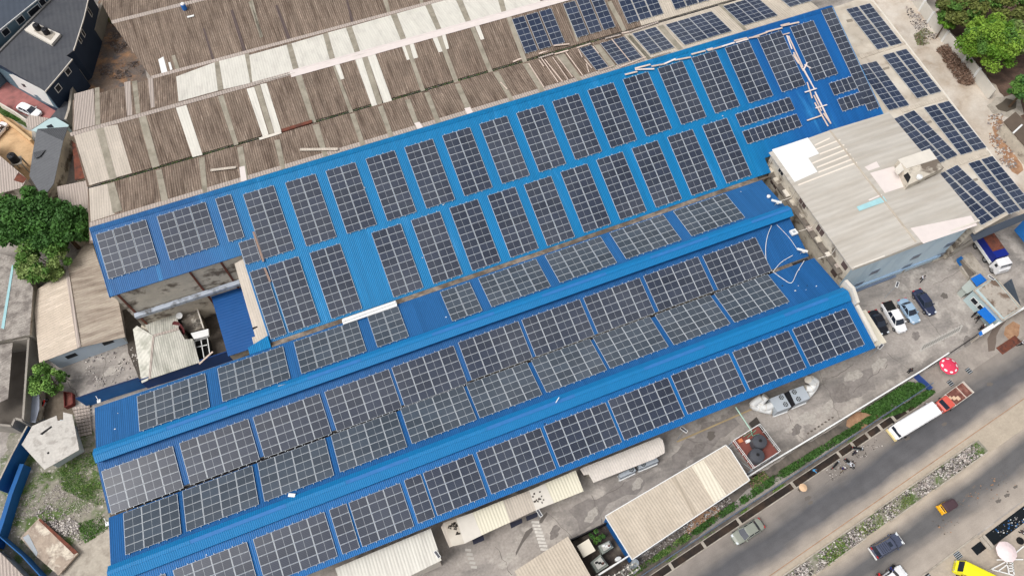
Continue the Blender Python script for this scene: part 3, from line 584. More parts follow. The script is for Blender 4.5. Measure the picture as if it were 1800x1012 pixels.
DATA = [('A',6,6,-29.80,0.48),('A',6,6,-22.34,0.45),('A',2,6,-14.98,0.44),('A',4,9,-11.57,-0.04),('A',4,9,-6.09,-0.18),('A',4,9,-0.73,-0.24),('A',4,9,4.70,-0.25),('A',4,9,10.06,-0.26),('A',4,9,15.41,-0.22),('A',4,9,20.80,-0.19),('A',4,9,26.18,-0.22),('A',4,9,31.59,-0.12),('A',4,9,36.99,-0.07),('A',4,9,42.47,-0.03),('A',4,9,48.00,0.04),('A',4,9,53.44,0.09),('A',4,9,58.92,0.04),('A',4,9,64.39,0.09),('A',4,9,69.96,0.19),('E',2,9,-13.73,-0.02),('E',4,9,-11.44,0.02),('E',4,9,-6.00,-0.04),('E',4,9,2.20,-0.02),('E',4,9,7.59,-0.03),('E',4,9,12.91,-0.04),('E',4,9,18.30,-0.02),('E',4,9,23.52,-0.11),('E',4,9,28.93,-0.02),('E',4,9,34.33,0.06),('E',4,9,39.73,0.06),('E',4,9,45.26,0.06),('E',4,9,50.77,0.09),('B',8,5,-30.17,-0.13),('B',8,5,-20.59,-0.07),('B',8,5,-11.15,-0.02),('B',4,5,-1.71,-0.03),('B',4,5,7.93,-0.05),('B',8,5,13.17,0.01),('B',8,5,22.51,0.06),('B',8,5,31.93,0.12),('B',8,5,41.51,0.11),('C',8,5,-35.17,-0.09),('C',8,5,-26.43,-0.05),('C',8,5,-17.89,-0.08),('C',8,5,-9.28,-0.11),('C',8,5,-0.93,-0.07),('C',8,5,7.70,0.09),('C',8,5,16.13,0.09),('C',8,5,24.61,0.09),('C',8,5,33.15,0.13),('C',8,5,41.75,-0.00),('F',6,5,-33.97,-0.24),('F',8,5,-27.42,-0.19),('F',8,5,-18.81,-0.13),('F',8,5,-10.10,-0.05),('F',8,5,-1.51,0.09),('F',8,5,6.86,0.10),('F',8,5,15.40,0.15),('F',8,5,23.80,0.15),('F',8,5,32.47,0.08),('F',8,5,41.02,0.04),('D',4,5,-34.4,-0.1),('D',8,5,-29.6,-.1),('D',8,5,-20.94,-0.09),('D',2,5,-12.41,-0.11),('D',6,5,-10.17,-0.14),('D',2,5,-3.67,-0.04),('D',6,5,-1.41,-0.03),('D',8,5,5.08,-0.03),('D',8,5,13.52,-0.00),('D',8,5,21.86,0.08),('D',8,5,30.32,0.15),('D',8,5,38.82,0.12),('D',8,5,47.37,0.10)]
YT = dict(A=64.997, E=55.41, B=45.202, C=37.595, F=32.475, D=24.163)
PLN = dict(A=PA, E=PA, B=PB, C=PC, F=PF, D=PD)
ROWN = dict(A='upper row of the azure roof', E='lower row of the azure roof', B='row above the upper ridge vent',
            C='row below the upper ridge vent', F='row below the black gutter', D='lowest row above the yard')
cnt = {}; tot = {}
for d in DATA: tot[d[0]] = tot.get(d[0], 0) + 1
for r_, nx, ny, x, dy in DATA:
    k = cnt.get(r_, 0); cnt[r_] = k + 1
    pl = PLN[r_]; y = (YT[r_] + dy) * S; wide = {1: 'single', 2: 'two', 3: 'three', 4: 'four'}[nx // 2]
    wname = 'one panel wide' if nx == 2 else wide + ' panel wide'
    lab = '%s array, %s from the left in the %s' % (wname, ORD[k], ROWN[r_])
    gap = 0.035 if r_ == 'B' else (.06 if (r_ == 'A' and nx == 6) else (.02 if r_ in 'AE' else 0))
    array(Vector((x*S, y, zp(pl, y))), (1, 1), math.atan(pl[2]), 0, nx // 2, ny, pmesh2 if r_ in 'BF' else pmesh, lab, 'solar arrays on the blue roofs', gap)
def arrP(pl, px, np_, rows, label, mesh=None, gap=0.0, portrait=False, group='solar arrays on the blue roofs', ux=None, uy=None):
    p = PZ(pl, *px)
    return array(p, (1, 1), math.atan(pl[2]), 0, np_, rows, mesh or pmesh, label, group, gap, portrait)
arrP(PA, t10(715, 92), 1, 17, 'very long one panel wide solar array down the right edge of the azure roof')
arrP(PA, T(400, 270)(98, 797), 1, 3, 'tiny three panel solar array above the dark blue courtyard roof')
arrP(PA, t10(788, 748), 4, 1, 'upper four panel solar strip near the long edge array', portrait=True)
arrP(PA, t10(860, 890), 4, 1, 'lower four panel solar strip beside the office roof', portrait=True)
t8 = T(1100, 50); t9 = T(1100, 200)
arrP(PA, t8(967, 770), 9, 1, 'upper nine panel solar strip above the office roof corner', portrait=True)
arrP(PA, t9(1030, 163), 9, 1, 'lower nine panel solar strip above the office roof corner', portrait=True)
GG = 'solar arrays on the old shed roofs'
arrP(PG, t24(98, 178), 3, 6, 'leftmost navy solar array on the brown shed roof', pmesh3, .30, group=GG)
arrP(PG, t24(553, 42), 3, 6, 'second navy solar array on the shed roof, with one faded panel', pmesh3, .30, group=GG)
arrP(PG, (1078.6, -15.2), 3, 6, 'third navy solar array on the upper shed slope at the top edge', pmesh3, .12, group=GG)
arrP(PG, (1161, -39), 3, 6, 'fourth navy solar array on the upper shed slope at the top edge', pmesh3, .12, group=GG)
arrP(PH, t24(700, 443), 1, 6, 'single column solar array framed by planks left of the others by the azure ridge', pmesh3, group=GG)
arrP(PH, t24(885, 397), 2, 6, 'two panel wide array second from the left above the azure ridge', pmesh3, .08, group=GG)
arrP(PH, t24(1168, 310), 2, 6, 'two panel wide array third from the left above the azure ridge', pmesh3, .08, group=GG)
arrP(PH, t25(352, 230), 4, 6, 'four panel wide array on pale sheets above the azure ridge', pmesh3, .06, group=GG)
arrP(PH, t25(862, 65), 3, 6, 'three panel wide array on pale sheets above the azure ridge', pmesh3, .06, group=GG)
arrP(PH, (1350, -18), 3, 6, 'last three panel wide array on pale sheets above the azure ridge corner', pmesh3, .06, group=GG)
def arrK(TL, TR, BL, np_, rows, label, gap=0.0):
    a, b, d = U(*TL, ZK), U(*TR, ZK), U(*BL, ZK)
    ang = math.atan2((a-d).y, (a-d).x) - math.pi/2
    sx = (b-a).length / (np_*2*S + (np_-1)*gap); sy = (d-a).length / (rows*S)
    array(a, (sx, sy), 0, ang, np_, rows, pmesh3, label, 'solar arrays on the annex roof', gap)
arrK(t10(942, 92), t10(1140, 20), t10(1222, 450), 2, 9, 'topmost navy array on the annex roof beside the dirt track', .25)
arrK(t26(155, 500), t26(355, 430), t26(462, 882), 2, 9, 'second navy array from the top along the annex outer edge', .25)
arrK(t27(520, 55), t27(733, -20), t27(850, 475), 2, 9, 'third navy array from the top along the annex outer edge', .25)
arrK(t27(912, 550), t27(1122, 472), t27(1275, 1000), 2, 9, 'lowest navy array along the annex outer edge', .25)
arrK((1505, 117.5), (1537, 105.5), (1562, 195.5), 2, 9, 'inner navy array tucked beneath the right edge of the azure roof', .12)
arrK((1566, 212), t27(443, 85), (1642, 292), 2, 9, 'inner navy array half hidden behind the office roof', .18)
arrK((1639, 313), t27(835, 578), (1724, 397), 2, 9, 'inner navy array touching the lower right corner of the office roof', .18)
mb = MB()
# ================================================================ ROAD CORRIDOR (own frame: a along the kerb, c across towards the far side)
P0 = Vector((23.804, 5.193, 0)); RA = R(8.969); _d = Vector((math.cos(RA), math.sin(RA), 0)); _n = Vector((_d.y, -_d.x, 0))
def RL(a, cc, z=0.0): return P0 + _d * a + _n * cc + Vector((0, 0, z))
def strip(name, a0, a1, c0, c1, z, m, jagg=0.0):
    mb = MB()
    if jagg:
        N = int((a1-a0)/1.0)
        vs = [(a0+(a1-a0)*i/N, -(c0+random.uniform(-jagg, jagg)), z) for i in range(N+1)] + [(a0+(a1-a0)*i/N, -(c1+random.uniform(-jagg, jagg)), z) for i in range(N, -1, -1)]
        fs = [(i, 2*N+1-i, 2*N-i, i+1) for i in range(N)]
        mb.add(vs, fs)
    else: mb.add([(a0, -c1, z), (a1, -c1, z), (a1, -c0, z), (a0, -c0, z)], [(0, 1, 2, 3)])
    o = mb.build(name, m, kind='structure', fix=False); o.location = P0; o.rotation_euler = (0, 0, RA)
    if o.data.polygons[0].normal.z < 0: o.data.flip_normals()
    return o
def roadmat(name, stops, y0, y1):
    m = bpy.data.materials.new(name); m.use_nodes = True; n, L = m.node_tree.nodes, m.node_tree.links
    b = n['Principled BSDF']; b.inputs['Roughness'].default_value = .9; b.inputs['Specular IOR Level'].default_value = .2
    tc = n.new('ShaderNodeTexCoord'); sp = n.new('ShaderNodeSeparateXYZ'); L.new(tc.outputs['Object'], sp.inputs[0])
    mp = n.new('ShaderNodeMapping'); mp.inputs['Scale'].default_value = (.12, .5, 1); L.new(tc.outputs['Object'], mp.inputs[0])
    nz = n.new('ShaderNodeTexNoise'); nz.inputs['Scale'].default_value = .7; nz.inputs['Detail'].default_value = 7; L.new(mp.outputs[0], nz.inputs['Vector'])
    ad = n.new('ShaderNodeMath'); ad.operation = 'MULTIPLY_ADD'; ad.inputs[1].default_value = 3.2; L.new(nz.outputs['Fac'], ad.inputs[0]); L.new(sp.outputs[1], ad.inputs[2])
    mr = n.new('ShaderNodeMapRange'); mr.inputs['From Min'].default_value = -y1+1.6; mr.inputs['From Max'].default_value = -y0+1.6; L.new(ad.outputs[0], mr.inputs['Value'])
    mp2 = n.new('ShaderNodeMapping'); mp2.inputs['Scale'].default_value = (.04, 1.6, 1); L.new(tc.outputs['Object'], mp2.inputs[0]); n4 = n.new('ShaderNodeTexNoise'); n4.inputs['Scale'].default_value = 1.0; n4.inputs['Detail'].default_value = 5; L.new(mp2.outputs[0], n4.inputs['Vector'])
    iv = n.new('ShaderNodeMath'); iv.operation = 'SUBTRACT'; iv.inputs[0].default_value = 1; L.new(mr.outputs[0], iv.inputs[1])
    cr = n.new('ShaderNodeValToRGB'); L.new(iv.outputs[0], cr.inputs[0]); el = cr.color_ramp.elements
    while len(el) < len(stops): el.new(.5)
    for e_, (p, cc) in zip(el, stops): e_.position = p; e_.color = cc
    n2 = n.new('ShaderNodeTexNoise'); n2.inputs['Scale'].default_value = .5; n2.inputs['Detail'].default_value = 9; L.new(tc.outputs['Object'], n2.inputs['Vector'])
    n3 = n.new('ShaderNodeTexNoise'); n3.inputs['Scale'].default_value = 9; n3.inputs['Detail'].default_value = 6; L.new(tc.outputs['Object'], n3.inputs['Vector'])
    sm = n.new('ShaderNodeMath'); sm.operation = 'ADD'; L.new(n2.outputs['Fac'], sm.inputs[0]); L.new(n3.outputs['Fac'], sm.inputs[1]); sm2 = n.new('ShaderNodeMath'); sm2.operation = 'MULTIPLY_ADD'; sm2.inputs[1].default_value = .5; L.new(n4.outputs['Fac'], sm2.inputs[0]); L.new(sm.outputs[0], sm2.inputs[2]); sm = sm2
    k = n.new('ShaderNodeMapRange'); k.inputs['From Min'].default_value = .95; k.inputs['From Max'].default_value = 1.55; k.inputs['To Min'].default_value = .84; k.inputs['To Max'].default_value = 1.16; L.new(sm.outputs[0], k.inputs['Value'])
    cb = n.new('ShaderNodeCombineColor')
    for i in range(3): L.new(k.outputs[0], cb.inputs[i])
    mx = n.new('ShaderNodeMix'); mx.data_type = 'RGBA'; mx.blend_type = 'MULTIPLY'; mx.inputs[0].default_value = 1; L.new(cr.outputs[0], mx.inputs[6]); L.new(cb.outputs[0], mx.inputs[7])
    L.new(mx.outputs[2], b.inputs['Base Color']); return m
dust_, asp_ = c(150, 144, 138), c(90, 90, 93)
mr1 = roadmat('near carriageway asphalt', [(0, c(142, 134, 127)), (.22, c(128, 122, 117)), (.42, asp_), (.70, c(98, 97, 99)), (.86, c(156, 147, 138)), (1, c(178, 166, 152))], 0, 7.3)
mr2 = roadmat('far carriageway asphalt', [(0, c(176, 164, 150)), (.14, c(146, 138, 130)), (.3, c(99, 98, 99)), (.5, c(98, 97, 98)), (.72, c(156, 147, 138)), (1, c(170, 160, 150))], 10.3, 17.4)
strip('road', -60, 140, 0.0, 7.35, .008, mr1); strip('road', -60, 140, 10.3, 17.4, .008, mr2)
strip('verge', -60, 140, 7.35, 10.3, .004, M('median dust', c(176, 164, 148), .95, .1, .4, fine=.12))
strip('pavement', -60, 140, 17.6, 40, .02, M('roadside dust', c(178, 166, 152), .95, .12, .3, col2=c(152, 142, 132), s2=.3, th=.55, fine=.12))
strip('pavement', 45, 140, -3.2, 0, .012, M('gate apron', c(158, 150, 142), .95, .12, .3, col2=c(138, 130, 124), s2=.4, th=.55, fine=.12))
strip('pavement', -60, 45, -1.6, -.95, .05, m_mud)
mb = MB()
def rbox(name, a0, a1, c0, c1, z0, z1, m, **k):
    mb = MB(); mb.box(a0, a1, -c1, -c0, z0, z1); o = mb.build(name, m, **k); o.location = P0; o.rotation_euler = (0, 0, RA); return o
rbox('kerb', -60, 46.5, -.04, .1, 0, .10, m_conc2, kind='structure')
rbox('kerb', -60, 40, 17.38, 17.58, 0, .12, m_conc2, kind='structure')
rbox('kerb', -60, 140, 7.1, 7.2, .009, .03, m_brownsoil, kind='structure')
# median planter: rubble between two low kerb walls
strip('median_bed', -30, 50.3, 8.15, 10.0, .012, m_weed)
for a0, a1 in ((-20, 12), (13.5, 16.5), (17.5, 29.0), (30, 49.6)):
    rbox('median_wall', a0, a1, 7.95, 8.1, 0, .25, m_conc2, label='low kerb wall on the near side of the rubble median', cat='kerb wall', group='near kerb walls of the median')
for a0, a1 in ((-20, 10), (11.5, 15), (17.5, 26.5), (31, 37), (39.5, 50)):
    rbox('median_wall', a0, a1, 10.02, 10.17, 0, .25, m_conc2, label='low broken kerb wall on the far side of the rubble median', cat='kerb wall', group='far kerb walls of the median')
# drain beside the near carriageway with concrete struts
for (a0, a1, nm) in ((-60, 46.3, 'near'),):
    strip('drain', a0, a1, -.92, -.05, .016, m_water)
rbox('drain_wall', -60, 46.3, -1.02, -.92, 0, .14, m_conc2, kind='structure')
dpx = (z4b := T(1360, 760, 7.783)); z5b = T(1540, 650, 7.783)
for i, p in enumerate([(1185, 1003), (1240, 962), (1300, 918)] + [z4b(*q) for q in ((240, 690), (890, 300), (1085, 180), (1290, 50))] + [z5b(*q) for q in ((60, 800), (255, 690), (425, 570))]):
    v = U(*p, 0) - P0; a = v.dot(_d)
    rbox('drain_strut', a-.2, a+.2, -1.0, -.02, .05, .17, m_conc2, label='short concrete strut bridging the roadside drain', cat='strut', group='struts over the roadside drain')
# far drain with black water
strip('drain', 37.9, 39.7, 18.25, 19.35, .03, m_blackwater); strip('drain', 40.8, 120, 18.0, 19.6, .03, m_blackwater)
rbox('drain_slab', 39.75, 40.2, 17.9, 19.8, .03, .2, m_conc2, label='first concrete slab across the black water drain', cat='slab')
rbox('drain_slab', 40.3, 40.75, 17.9, 19.8, .03, .2, m_conc2, label='second concrete slab across the black water drain', cat='slab')
def grate(px, lx, ly, label, nb=4, rot=RA):
    p = U(*px, .02); t = thing('drain_grating', label, 'drain grating', p, rot, world=False)
    mb = MB(); mb.box(-lx/2, lx/2, -ly/2, ly/2, 0, .01); mb.build('opening', m_dark, t)
    for i in range(nb):
        y = -ly/2 + ly*(i+.5)/nb; mb = MB(); mb.box(-lx/2, lx/2, y-.05, y+.05, .012, .05); mb.build('bar', m_steel if nb < 9 else m_rust, t)
grate((1703, 651.5), .8, .9, 'square drain grating on the apron, nearer to the pink umbrella', 3)
grate((1670.7, 673), .8, .9, 'square drain grating on the apron beside the flatbed truck', 3)
grate((1684, 975.5), 1.0, .9, 'drain grating near the yellow bus', 4)
grate((1773, 606), 4.2, 1.3, 'long rusty grating over the drain at the gate', 14, RA)
grate((1630, 1012), .9, .9, 'drain cover at the bottom edge beside the white car', 3)
# ================================================================ GROUND PATCHES
ground('dirt_track', [(1500, -70), (1850, -60), (1850, 470), (1770, 350), (1650, 190), (1560, 70)], .006, m_dust, .4)
ground('forest_floor', [(1640, -60), (1900, -60), (1900, 260), (1800, 215), (1762, 170), (1748, 150), (1690, 80), (1650, 30)], .012, M('brown forest floor', c(112, 90, 78), .95, .2, .6, col2=c(84, 68, 60), s2=.5, th=.5, fine=.2), .5)
ground('soil', [(1755, 205), (1775, 225), (1790, 262), (1800, 300), (1790, 310), (1768, 285), (1750, 255), (1742, 222)], .012, m_brownsoil, .5)
ground('soil', [(1488, 735), (1532, 712), (1548, 722), (1545, 742), (1500, 757), (1487, 748)], .012, m_brownsoil, .3)
ground('soil', [(1768, 575), (1782, 567), (1793, 573), (1790, 592), (1775, 600), (1765, 590)], .018, m_brownsoil, .3)
ground('soil', [(1222, 905), (1262, 885), (1270, 900), (1235, 935), (1200, 940)], .012, m_brownsoil, .3)
ground('waste_ground', [(180, -60), (232, -60), (240, 60), (262, 140), (200, 175), (128, 180), (133, 140), (170, 48)], .006, m_waste, .4)
ground('red_paving', [(-60, 60), (30, 118), (100, 195), (82, 215), (-40, 175), (-60, 150)], .006, m_redpave, 0)
ground('sand_yard', [(-40, 190), (0, 195), (54, 232), (66, 262), (60, 300), (40, 330), (-40, 330)], .006, m_sand, .2)
ground('grass_strip', [(-20, 172), (0, 184), (44, 212), (48, 226), (0, 198), (-20, 190)], .012, m_grassbase, .2)
ground('weedy_yard', [(128, 720), (170, 770), (205, 900), (205, 935), (120, 975), (60, 1035), (-20, 960), (-10, 850), (20, 760), (70, 725)], .006, m_weed, .4)
ground('concrete_slab', [(135, 955), (200, 920), (215, 1100), (60, 1100), (100, 1012)], .014, m_conc2, .05)
ground('dirt', [(60, 640), (120, 700), (135, 720), (120, 740), (70, 735), (62, 690)], .010, M('dark trodden earth', c(112, 102, 90), .95, .2, 1, fine=.2), .3)
ground('courtyard_floor', [(215, 545), (440, 470), (470, 600), (250, 680), (225, 620)], .008, M('dark courtyard floor', c(84, 78, 72), .95, .3, .6, fine=.3), .1)
ground('pen_floor', [(1000, 950), (1068, 916), (1115, 990), (1055, 1030), (1010, 1000)], .006, M('oily dark floor', c(70, 62, 58), .9, .3, 1, col2=c(104, 96, 86), s2=.6, th=.58, fine=.2), .1)
ground('mud', [(1180, 985), (1130, 1015), (1090, 1040), (1060, 1025), (1118, 985), (1235, 900), (1320, 838), (1345, 832)], .005, m_mud, .2)
ground('mud', [(1322, 838), (1440, 766), (1500, 728), (1510, 742), (1440, 795), (1335, 858)], .005, m_mud, .2)
ground('stain', [(1316, 745), (1330, 735), (1345, 752), (1352, 770), (1343, 778), (1330, 762)], .004, M('wet stain', c(70, 64, 60), .5, .2, 1), .25)
ground('stain', [(1735, 595), (1748, 570), (1762, 562), (1768, 565), (1752, 590), (1748, 615), (1738, 618)], .018, solid('damp patch', c(112, 100, 92), .8, fine=.1), .2)
ground('stain', [(905, 970), (925, 935), (935, 925), (938, 932), (920, 955), (908, 975)], .004, solid('dark oil streak', c(104, 98, 94), .8), .15)
ground('stain', [(945, 920), (955, 905), (962, 898), (962, 905), (952, 920)], .004, MATS['dark oil streak'], .1)
ground('patch', [(1455, 690), (1500, 655), (1535, 650), (1540, 680), (1500, 700), (1470, 712)], .004, solid('older concrete', c(136, 130, 126), .95, var=.2, vs=.8, fine=.15), .4)
ground('patch', [(1180, 800), (1240, 745), (1285, 728), (1300, 745), (1240, 795), (1190, 830)], .004, MATS['older concrete'], .5)
ground('patch', [(1000, 900), (1060, 868), (1130, 835), (1140, 850), (1070, 890), (1020, 930)], .004, MATS['older concrete'], .5)
# yellow kerb line along the hall
mb = MB()
for a, b in (((1190, 776), (1330, 715)), ((945, 885), (1010, 858))): mb.obox(U(*a, .03), U(*b, .03), .22, .03)
struct('kerb_line', mb, solid('worn yellow', c(176, 156, 120), .9, var=.2))
def stripes(name, a, b, wpx, n, ang, m):
    A, B = U(*a, .014), U(*b, .014); d = B - A
    for i in range(n):
        p = A + d * (i / (n - 1)); q = Vector((math.cos(ang), math.sin(ang), 0)) * wpx
        mb = MB(); mb.obox(p - q, p + q, .32, .004); mb.build(name, m, kind='structure')
m_paint = solid('worn white paint', c(206, 202, 196), .9, var=.12, vs=2, fine=.15)
stripes('painted_stripe', (941, 917), (957, 965), .55, 9, R(-25), m_paint)
stripes('painted_stripe', (823, 966), (833, 996), .4, 5, R(-25), solid('faded paint', c(178, 174, 168), .9))
stripes('painted_stripe', (1621, 611), (1688, 577), .75, 15, R(30), MATS['faded paint'])
# ================================================================ walls and fences
def wallpx(name, pts, z, wd, m, label, cat='wall', cap=None, capm=None, group=None, zb=0):
    P = [U(*p, z) for p in pts]; t = thing(name, label, cat, (P[0].x, P[0].y, 0), group=group)
    mb = MB()
    for a, b in zip(P, P[1:]): mb.obox(a, b, wd, z-zb)
    mb.build('wall_face', m, t)
    if cap:
        mb = MB()
        for a, b in zip(P, P[1:]): mb.obox(a + Vector((0, 0, cap)), b + Vector((0, 0, cap)), wd + .06, cap - .003)
        mb.build('coping', capm, t)
    return t
wp = [(1052, 1010), (1104, 977), (1210, 905), (1315, 837), (1360, 808.8), (1442, 760), (1540, 700), (1622, 650), (1668, 620)]
wallpx('perimeter_wall', wp, 2.2, .14, m_conc2, 'long white capped perimeter wall between the factory yard and the hedge', cap=.1, capm=m_white)
wallpx('perimeter_wall', [(1722, 590), (1763, 563), (1800, 541), (1850, 510)], 2.4, .25, m_conc2, 'white capped wall running right from the gatehouse', cap=.1, capm=m_white)
mb = MB(); mb.box(0, 1, 0, 1, 0, 1)
# sliding gate: dark rail inside the wall
gt = thing('sliding_gate', 'dark sliding gate frame drawn back inside the wall by the gatehouse', 'gate', (U(1640, 640, 0).x, U(1640, 640, 0).y, 0))
A, B = U(1640, 640, 1.9), U(1722, 585, 1.9)
mb = MB(); mb.obox(A, B, .06, .08); mb.obox(A - Vector((0, 0, 1.6)), B - Vector((0, 0, 1.6)), .06, .08); mb.build('rail', m_black, gt)
for i in range(25):
    p = A.lerp(B, i/24); mb = MB(); mb.box(p.x-.02, p.x+.02, p.y-.02, p.y+.02, .2, 1.85); mb.build('bar', m_black, gt)
# spiked steel fence on the drain side
fe = thing('steel_fence', 'long blue grey spiked steel fence between the hedge and the roadside drain', 'fence', RL(0, -1.5), RA, world=False)
m_fence = solid('blue grey fence paint', c(112, 130, 152), .5, metal=.2)
def fbox(nm, a0, a1, c0, c1, z0, z1):
    mb = MB(); mb.box(a0, a1, -c1, -c0, z0, z1); return mb.build(nm, m_fence, fe)
for zz in (.35, 1.5): fbox('rail', -12, 50, -.03, .03, zz, zz+.05)
for i in range(32): fbox('post', -12+i*2-.05, -12+i*2+.05, -.05, .05, 0, 1.75)
mb = MB()
for i in range(380): 
    a = -12 + i*.163; mb.box(a-.012, a+.012, -.012, .012, .2, 1.72); mb.obox((a, -.10, 1.75), (a+.02, .1, 1.6), .02, .02)
mb.build('spikes', m_fence, fe, kind='stuff')
mb = MB()
P = [U(*p, 1.2) for p in ((1610, 652), (1640, 672), (1636, 690))]
wallpx('blue_fence', [(1612, 655), (1626, 668), (1640, 681)], 1.4, .08, solid('blue rail paint', c(58, 84, 150), .6), 'short blue fence closing the right end of the hedge', 'fence')
# white wall with pilasters along the dirt track
bw = [(1592, -14), (1601, 0), (1630.7, 40), (1656, 73), (1690, 112), (1710, 138), (1737, 175)]
P = [U(*p, 0) for p in bw]; t = thing('white_wall', 'tall white boundary wall with pilasters between the dirt track and the trees', 'wall', P[0])
mb = MB()
for a, b in zip(P, P[1:]): mb.obox(a + Vector((0, 0, 2.5)), b + Vector((0, 0, 2.5)), .2, 2.5)
mb.build('wall_face', solid('grey white plaster', c(206, 202, 194), .9, var=.08), t)
mb = MB()
tot_ = 0
for a, b in zip(P, P[1:]):
    for k in range(max(1, int((b-a).length/3.2))):
        p = a.lerp(b, k/max(1, int((b-a).length/3.2))); mb = MB(); mb.box(p.x-.22, p.x+.22, p.y-.22, p.y+.22, 0, 2.6); mb.build('pilaster', m_white, t)
wallpx('blue_wall', [(133, 700), (185, 682), (243, 664)], 3.4, .12, m_bluewall, 'blue painted wall with spiked top beside the upper left roof corner', cap=.06, capm=solid('navy coping', c(24, 44, 84)))
wallpx('blue_wall', [(243, 668), (300, 650), (402, 616)], 3.2, .12, solid('deep blue wall', c(16, 60, 120)), 'dark blue wall behind the ruined hut', cap=None)
wallpx('blue_wall', [(48, 748), (20, 800), (-8, 858)], 3.2, .15, m_bluewall, 'tall blue wall behind the broken white hut', cap=.06, capm=m_conc2)
wallpx('blue_wall', [(38, 815), (18, 868), (2, 920), (-12, 960)], 1.9, .6, m_bluewall, 'low blue container edge along the weedy yard', 'wall')
wallpx('blue_wall', [(-4, 940), (38, 976), (80, 1022)], 2.0, .12, m_bluewall, 'thin blue wall crossing the lower left corner')
wallpx('compound_wall', [(184, -12), (167.5, 46), (131, 142), (127, 150), (121, 192), (115, 210)], 3.0, .35, solid('grey render', c(136, 134, 128), .9, var=.12), 'tall grey wall between the navy house and the waste ground', cap=.06, capm=m_conc2)
wallpx('compound_wall', [(-6, 178), (25, 196), (48, 212)], 1.8, .2, m_offw, 'low white wall between the red paving and the sand yard')
wallpx('compound_wall', [(-6, 200), (25, 222), (54, 246)], 1.2, .45, solid('tan render', c(206, 174, 134), .9), 'low tan wall across the sand yard')
wallpx('pen_wall', [(1001, 949), (1035, 933), (1066, 918)], 1.8, .15, m_black, 'dark fence along the back of the generator pen', 'fence')
wallpx('pen_wall', [(1045, 1013), (1075, 994), (1112, 972)], 1.6, .15, m_conc2, 'grey wall along the front of the generator pen')
# ================================================================ sheds, awnings, huts
def shed(name, label, cat, px, z, m, mw=None, th=.12, inset=.25, zb=0, edge=None, tilt=None):
    tl = tilt or [0]*len(px)
    P = [U(*p, z+dz) for p, dz in zip(px, tl)]; ctr = sum(P, Vector())/len(P)
    t = thing(name, label, cat, (ctr.x, ctr.y, 0)); mb = MB(); mb.prism(P, th); mb.build('roof', m, t)
    if mw:
        mb = MB(); W = [ctr + (p-ctr)*(1-inset/max(1, (p-ctr).length)*1.2) for p in P]
        for w_, p in zip(W, P): w_.z = p.z - th - .01
        mb.prism(W, ('z', zb)); mb.build('wall', mw, t)
    if edge:
        mb = MB()
        for a, b in zip(P, P[1:]+P[:1]): mb.obox(a+Vector((0, 0, .05)), b+Vector((0, 0, .05)), .12, .12)
        mb.build('edge_trim', edge, t)
    return t
def onshed(t, name, px, z, m, th=.02, tilt=None):
    mb = MB(); mb.prism([U(*p, z) for p in px], th); return mb.build(name, m, t)
RIB2 = lambda nm, rgb, pitch=.5, ax='X', **k: M(nm, rgb, .8, .07, .5, wave=(ax, pitch, .04), groove=.1, **k)
def ribrot(name, rgb, ang, pitch=.45, groove=.12, **k):
    m = M(name, rgb, .8, .08, .5, wave=('X', pitch*.8, .022), groove=groove*.7, fine=k.pop('fine', .10), **k)
    n, L = m.node_tree.nodes, m.node_tree.links
    w_ = [x for x in n if x.type == 'TEX_WAVE'][0]; tc = [x for x in n if x.type == 'TEX_COORD'][0]
    mp = n.new('ShaderNodeMapping'); mp.inputs['Rotation'].default_value = (0, 0, ang); L.new(tc.outputs['Object'], mp.inputs[0]); L.new(mp.outputs[0], w_.inputs['Vector']); return m
m_big = ribrot('tan shed sheets', c(198, 186, 170), -RA, .5, col2=c(182, 170, 154), s2=.25, st2=(1, .1, 1), th=.55)
sh = shed('long_shed', 'long tan roofed shed standing alone in the yard beside the perimeter wall', 'shed', ((1063.7, 906.7), (1275.6, 781.9), (1284, 790), (1317.8, 843.4), (1111, 983)), 4.2, m_big, m_bluewall, edge=m_white)
onshed(sh, 'light_sheet', ((1215.5, 819.5), (1236, 807.5), (1277, 869), (1256, 883)), 4.24, solid('light tan sheet', c(220, 212, 194), .8, wave=('X', .5, .03)))
onshed(sh, 'dark_sheet', ((1181, 840), (1187, 836.5), (1226, 902), (1220, 906)), 4.23, solid('dark tan sheet', c(176, 164, 148), .8, wave=('X', .5, .03)))
shed('yard_shed', 'tan roofed shed cut off by the bottom edge beside the generator pen', 'shed', ((904.5, 1002.9), (998.4, 942), (1039, 1012.5), (1062, 1050), (950, 1095)), 4.0, m_big, m_offw)
ws = shed('white_awning', 'white lean to roof under the lower edge of the blue hall', 'awning', ((589, 998), (757, 928), (776, 984), (716, 1014), (612, 1062)), 4.4, m_whites, m_offw)
aw = thing('awning', 'patched cream and tan lean to roof with black stains along the blue hall', 'awning', (U(900, 900, 0).x, U(900, 900, 0).y, 0))
ta = T(780, 760)
for pts, m in ((((-25, 840), (0, 800), (75, 1010), (50, 1020)), m_cream), (((0, 800), (110, 762), (185, 985), (75, 1010)), m_kroof), (((110, 762), (255, 710), (340, 910), (185, 985)), m_offw), (((255, 710), (528, 600), (590, 795), (340, 910)), solid('yellow ivory sheet', c(222, 216, 196), .8, wave=('X', .42, .03))),
               (((528, 600), (760, 515), (820, 688), (590, 795)), m_cream), (((760, 515), (900, 450), (980, 625), (820, 688)), m_offw), (((900, 450), (1172, 335), (1245, 520), (980, 625)), MATS['yellow ivory sheet'])):
    mb = MB(); mb.prism([U(*ta(*p), 4.3) for p in pts], .1); mb.build('roof_sheet', m, aw)
mb = MB(); mb.prism([U(*ta(*p), 4.15) for p in ((20, 820), (1150, 350), (1190, 470), (90, 940))], ('z', 0)); mb.build('wall', m_offw, aw)
random.seed(3)
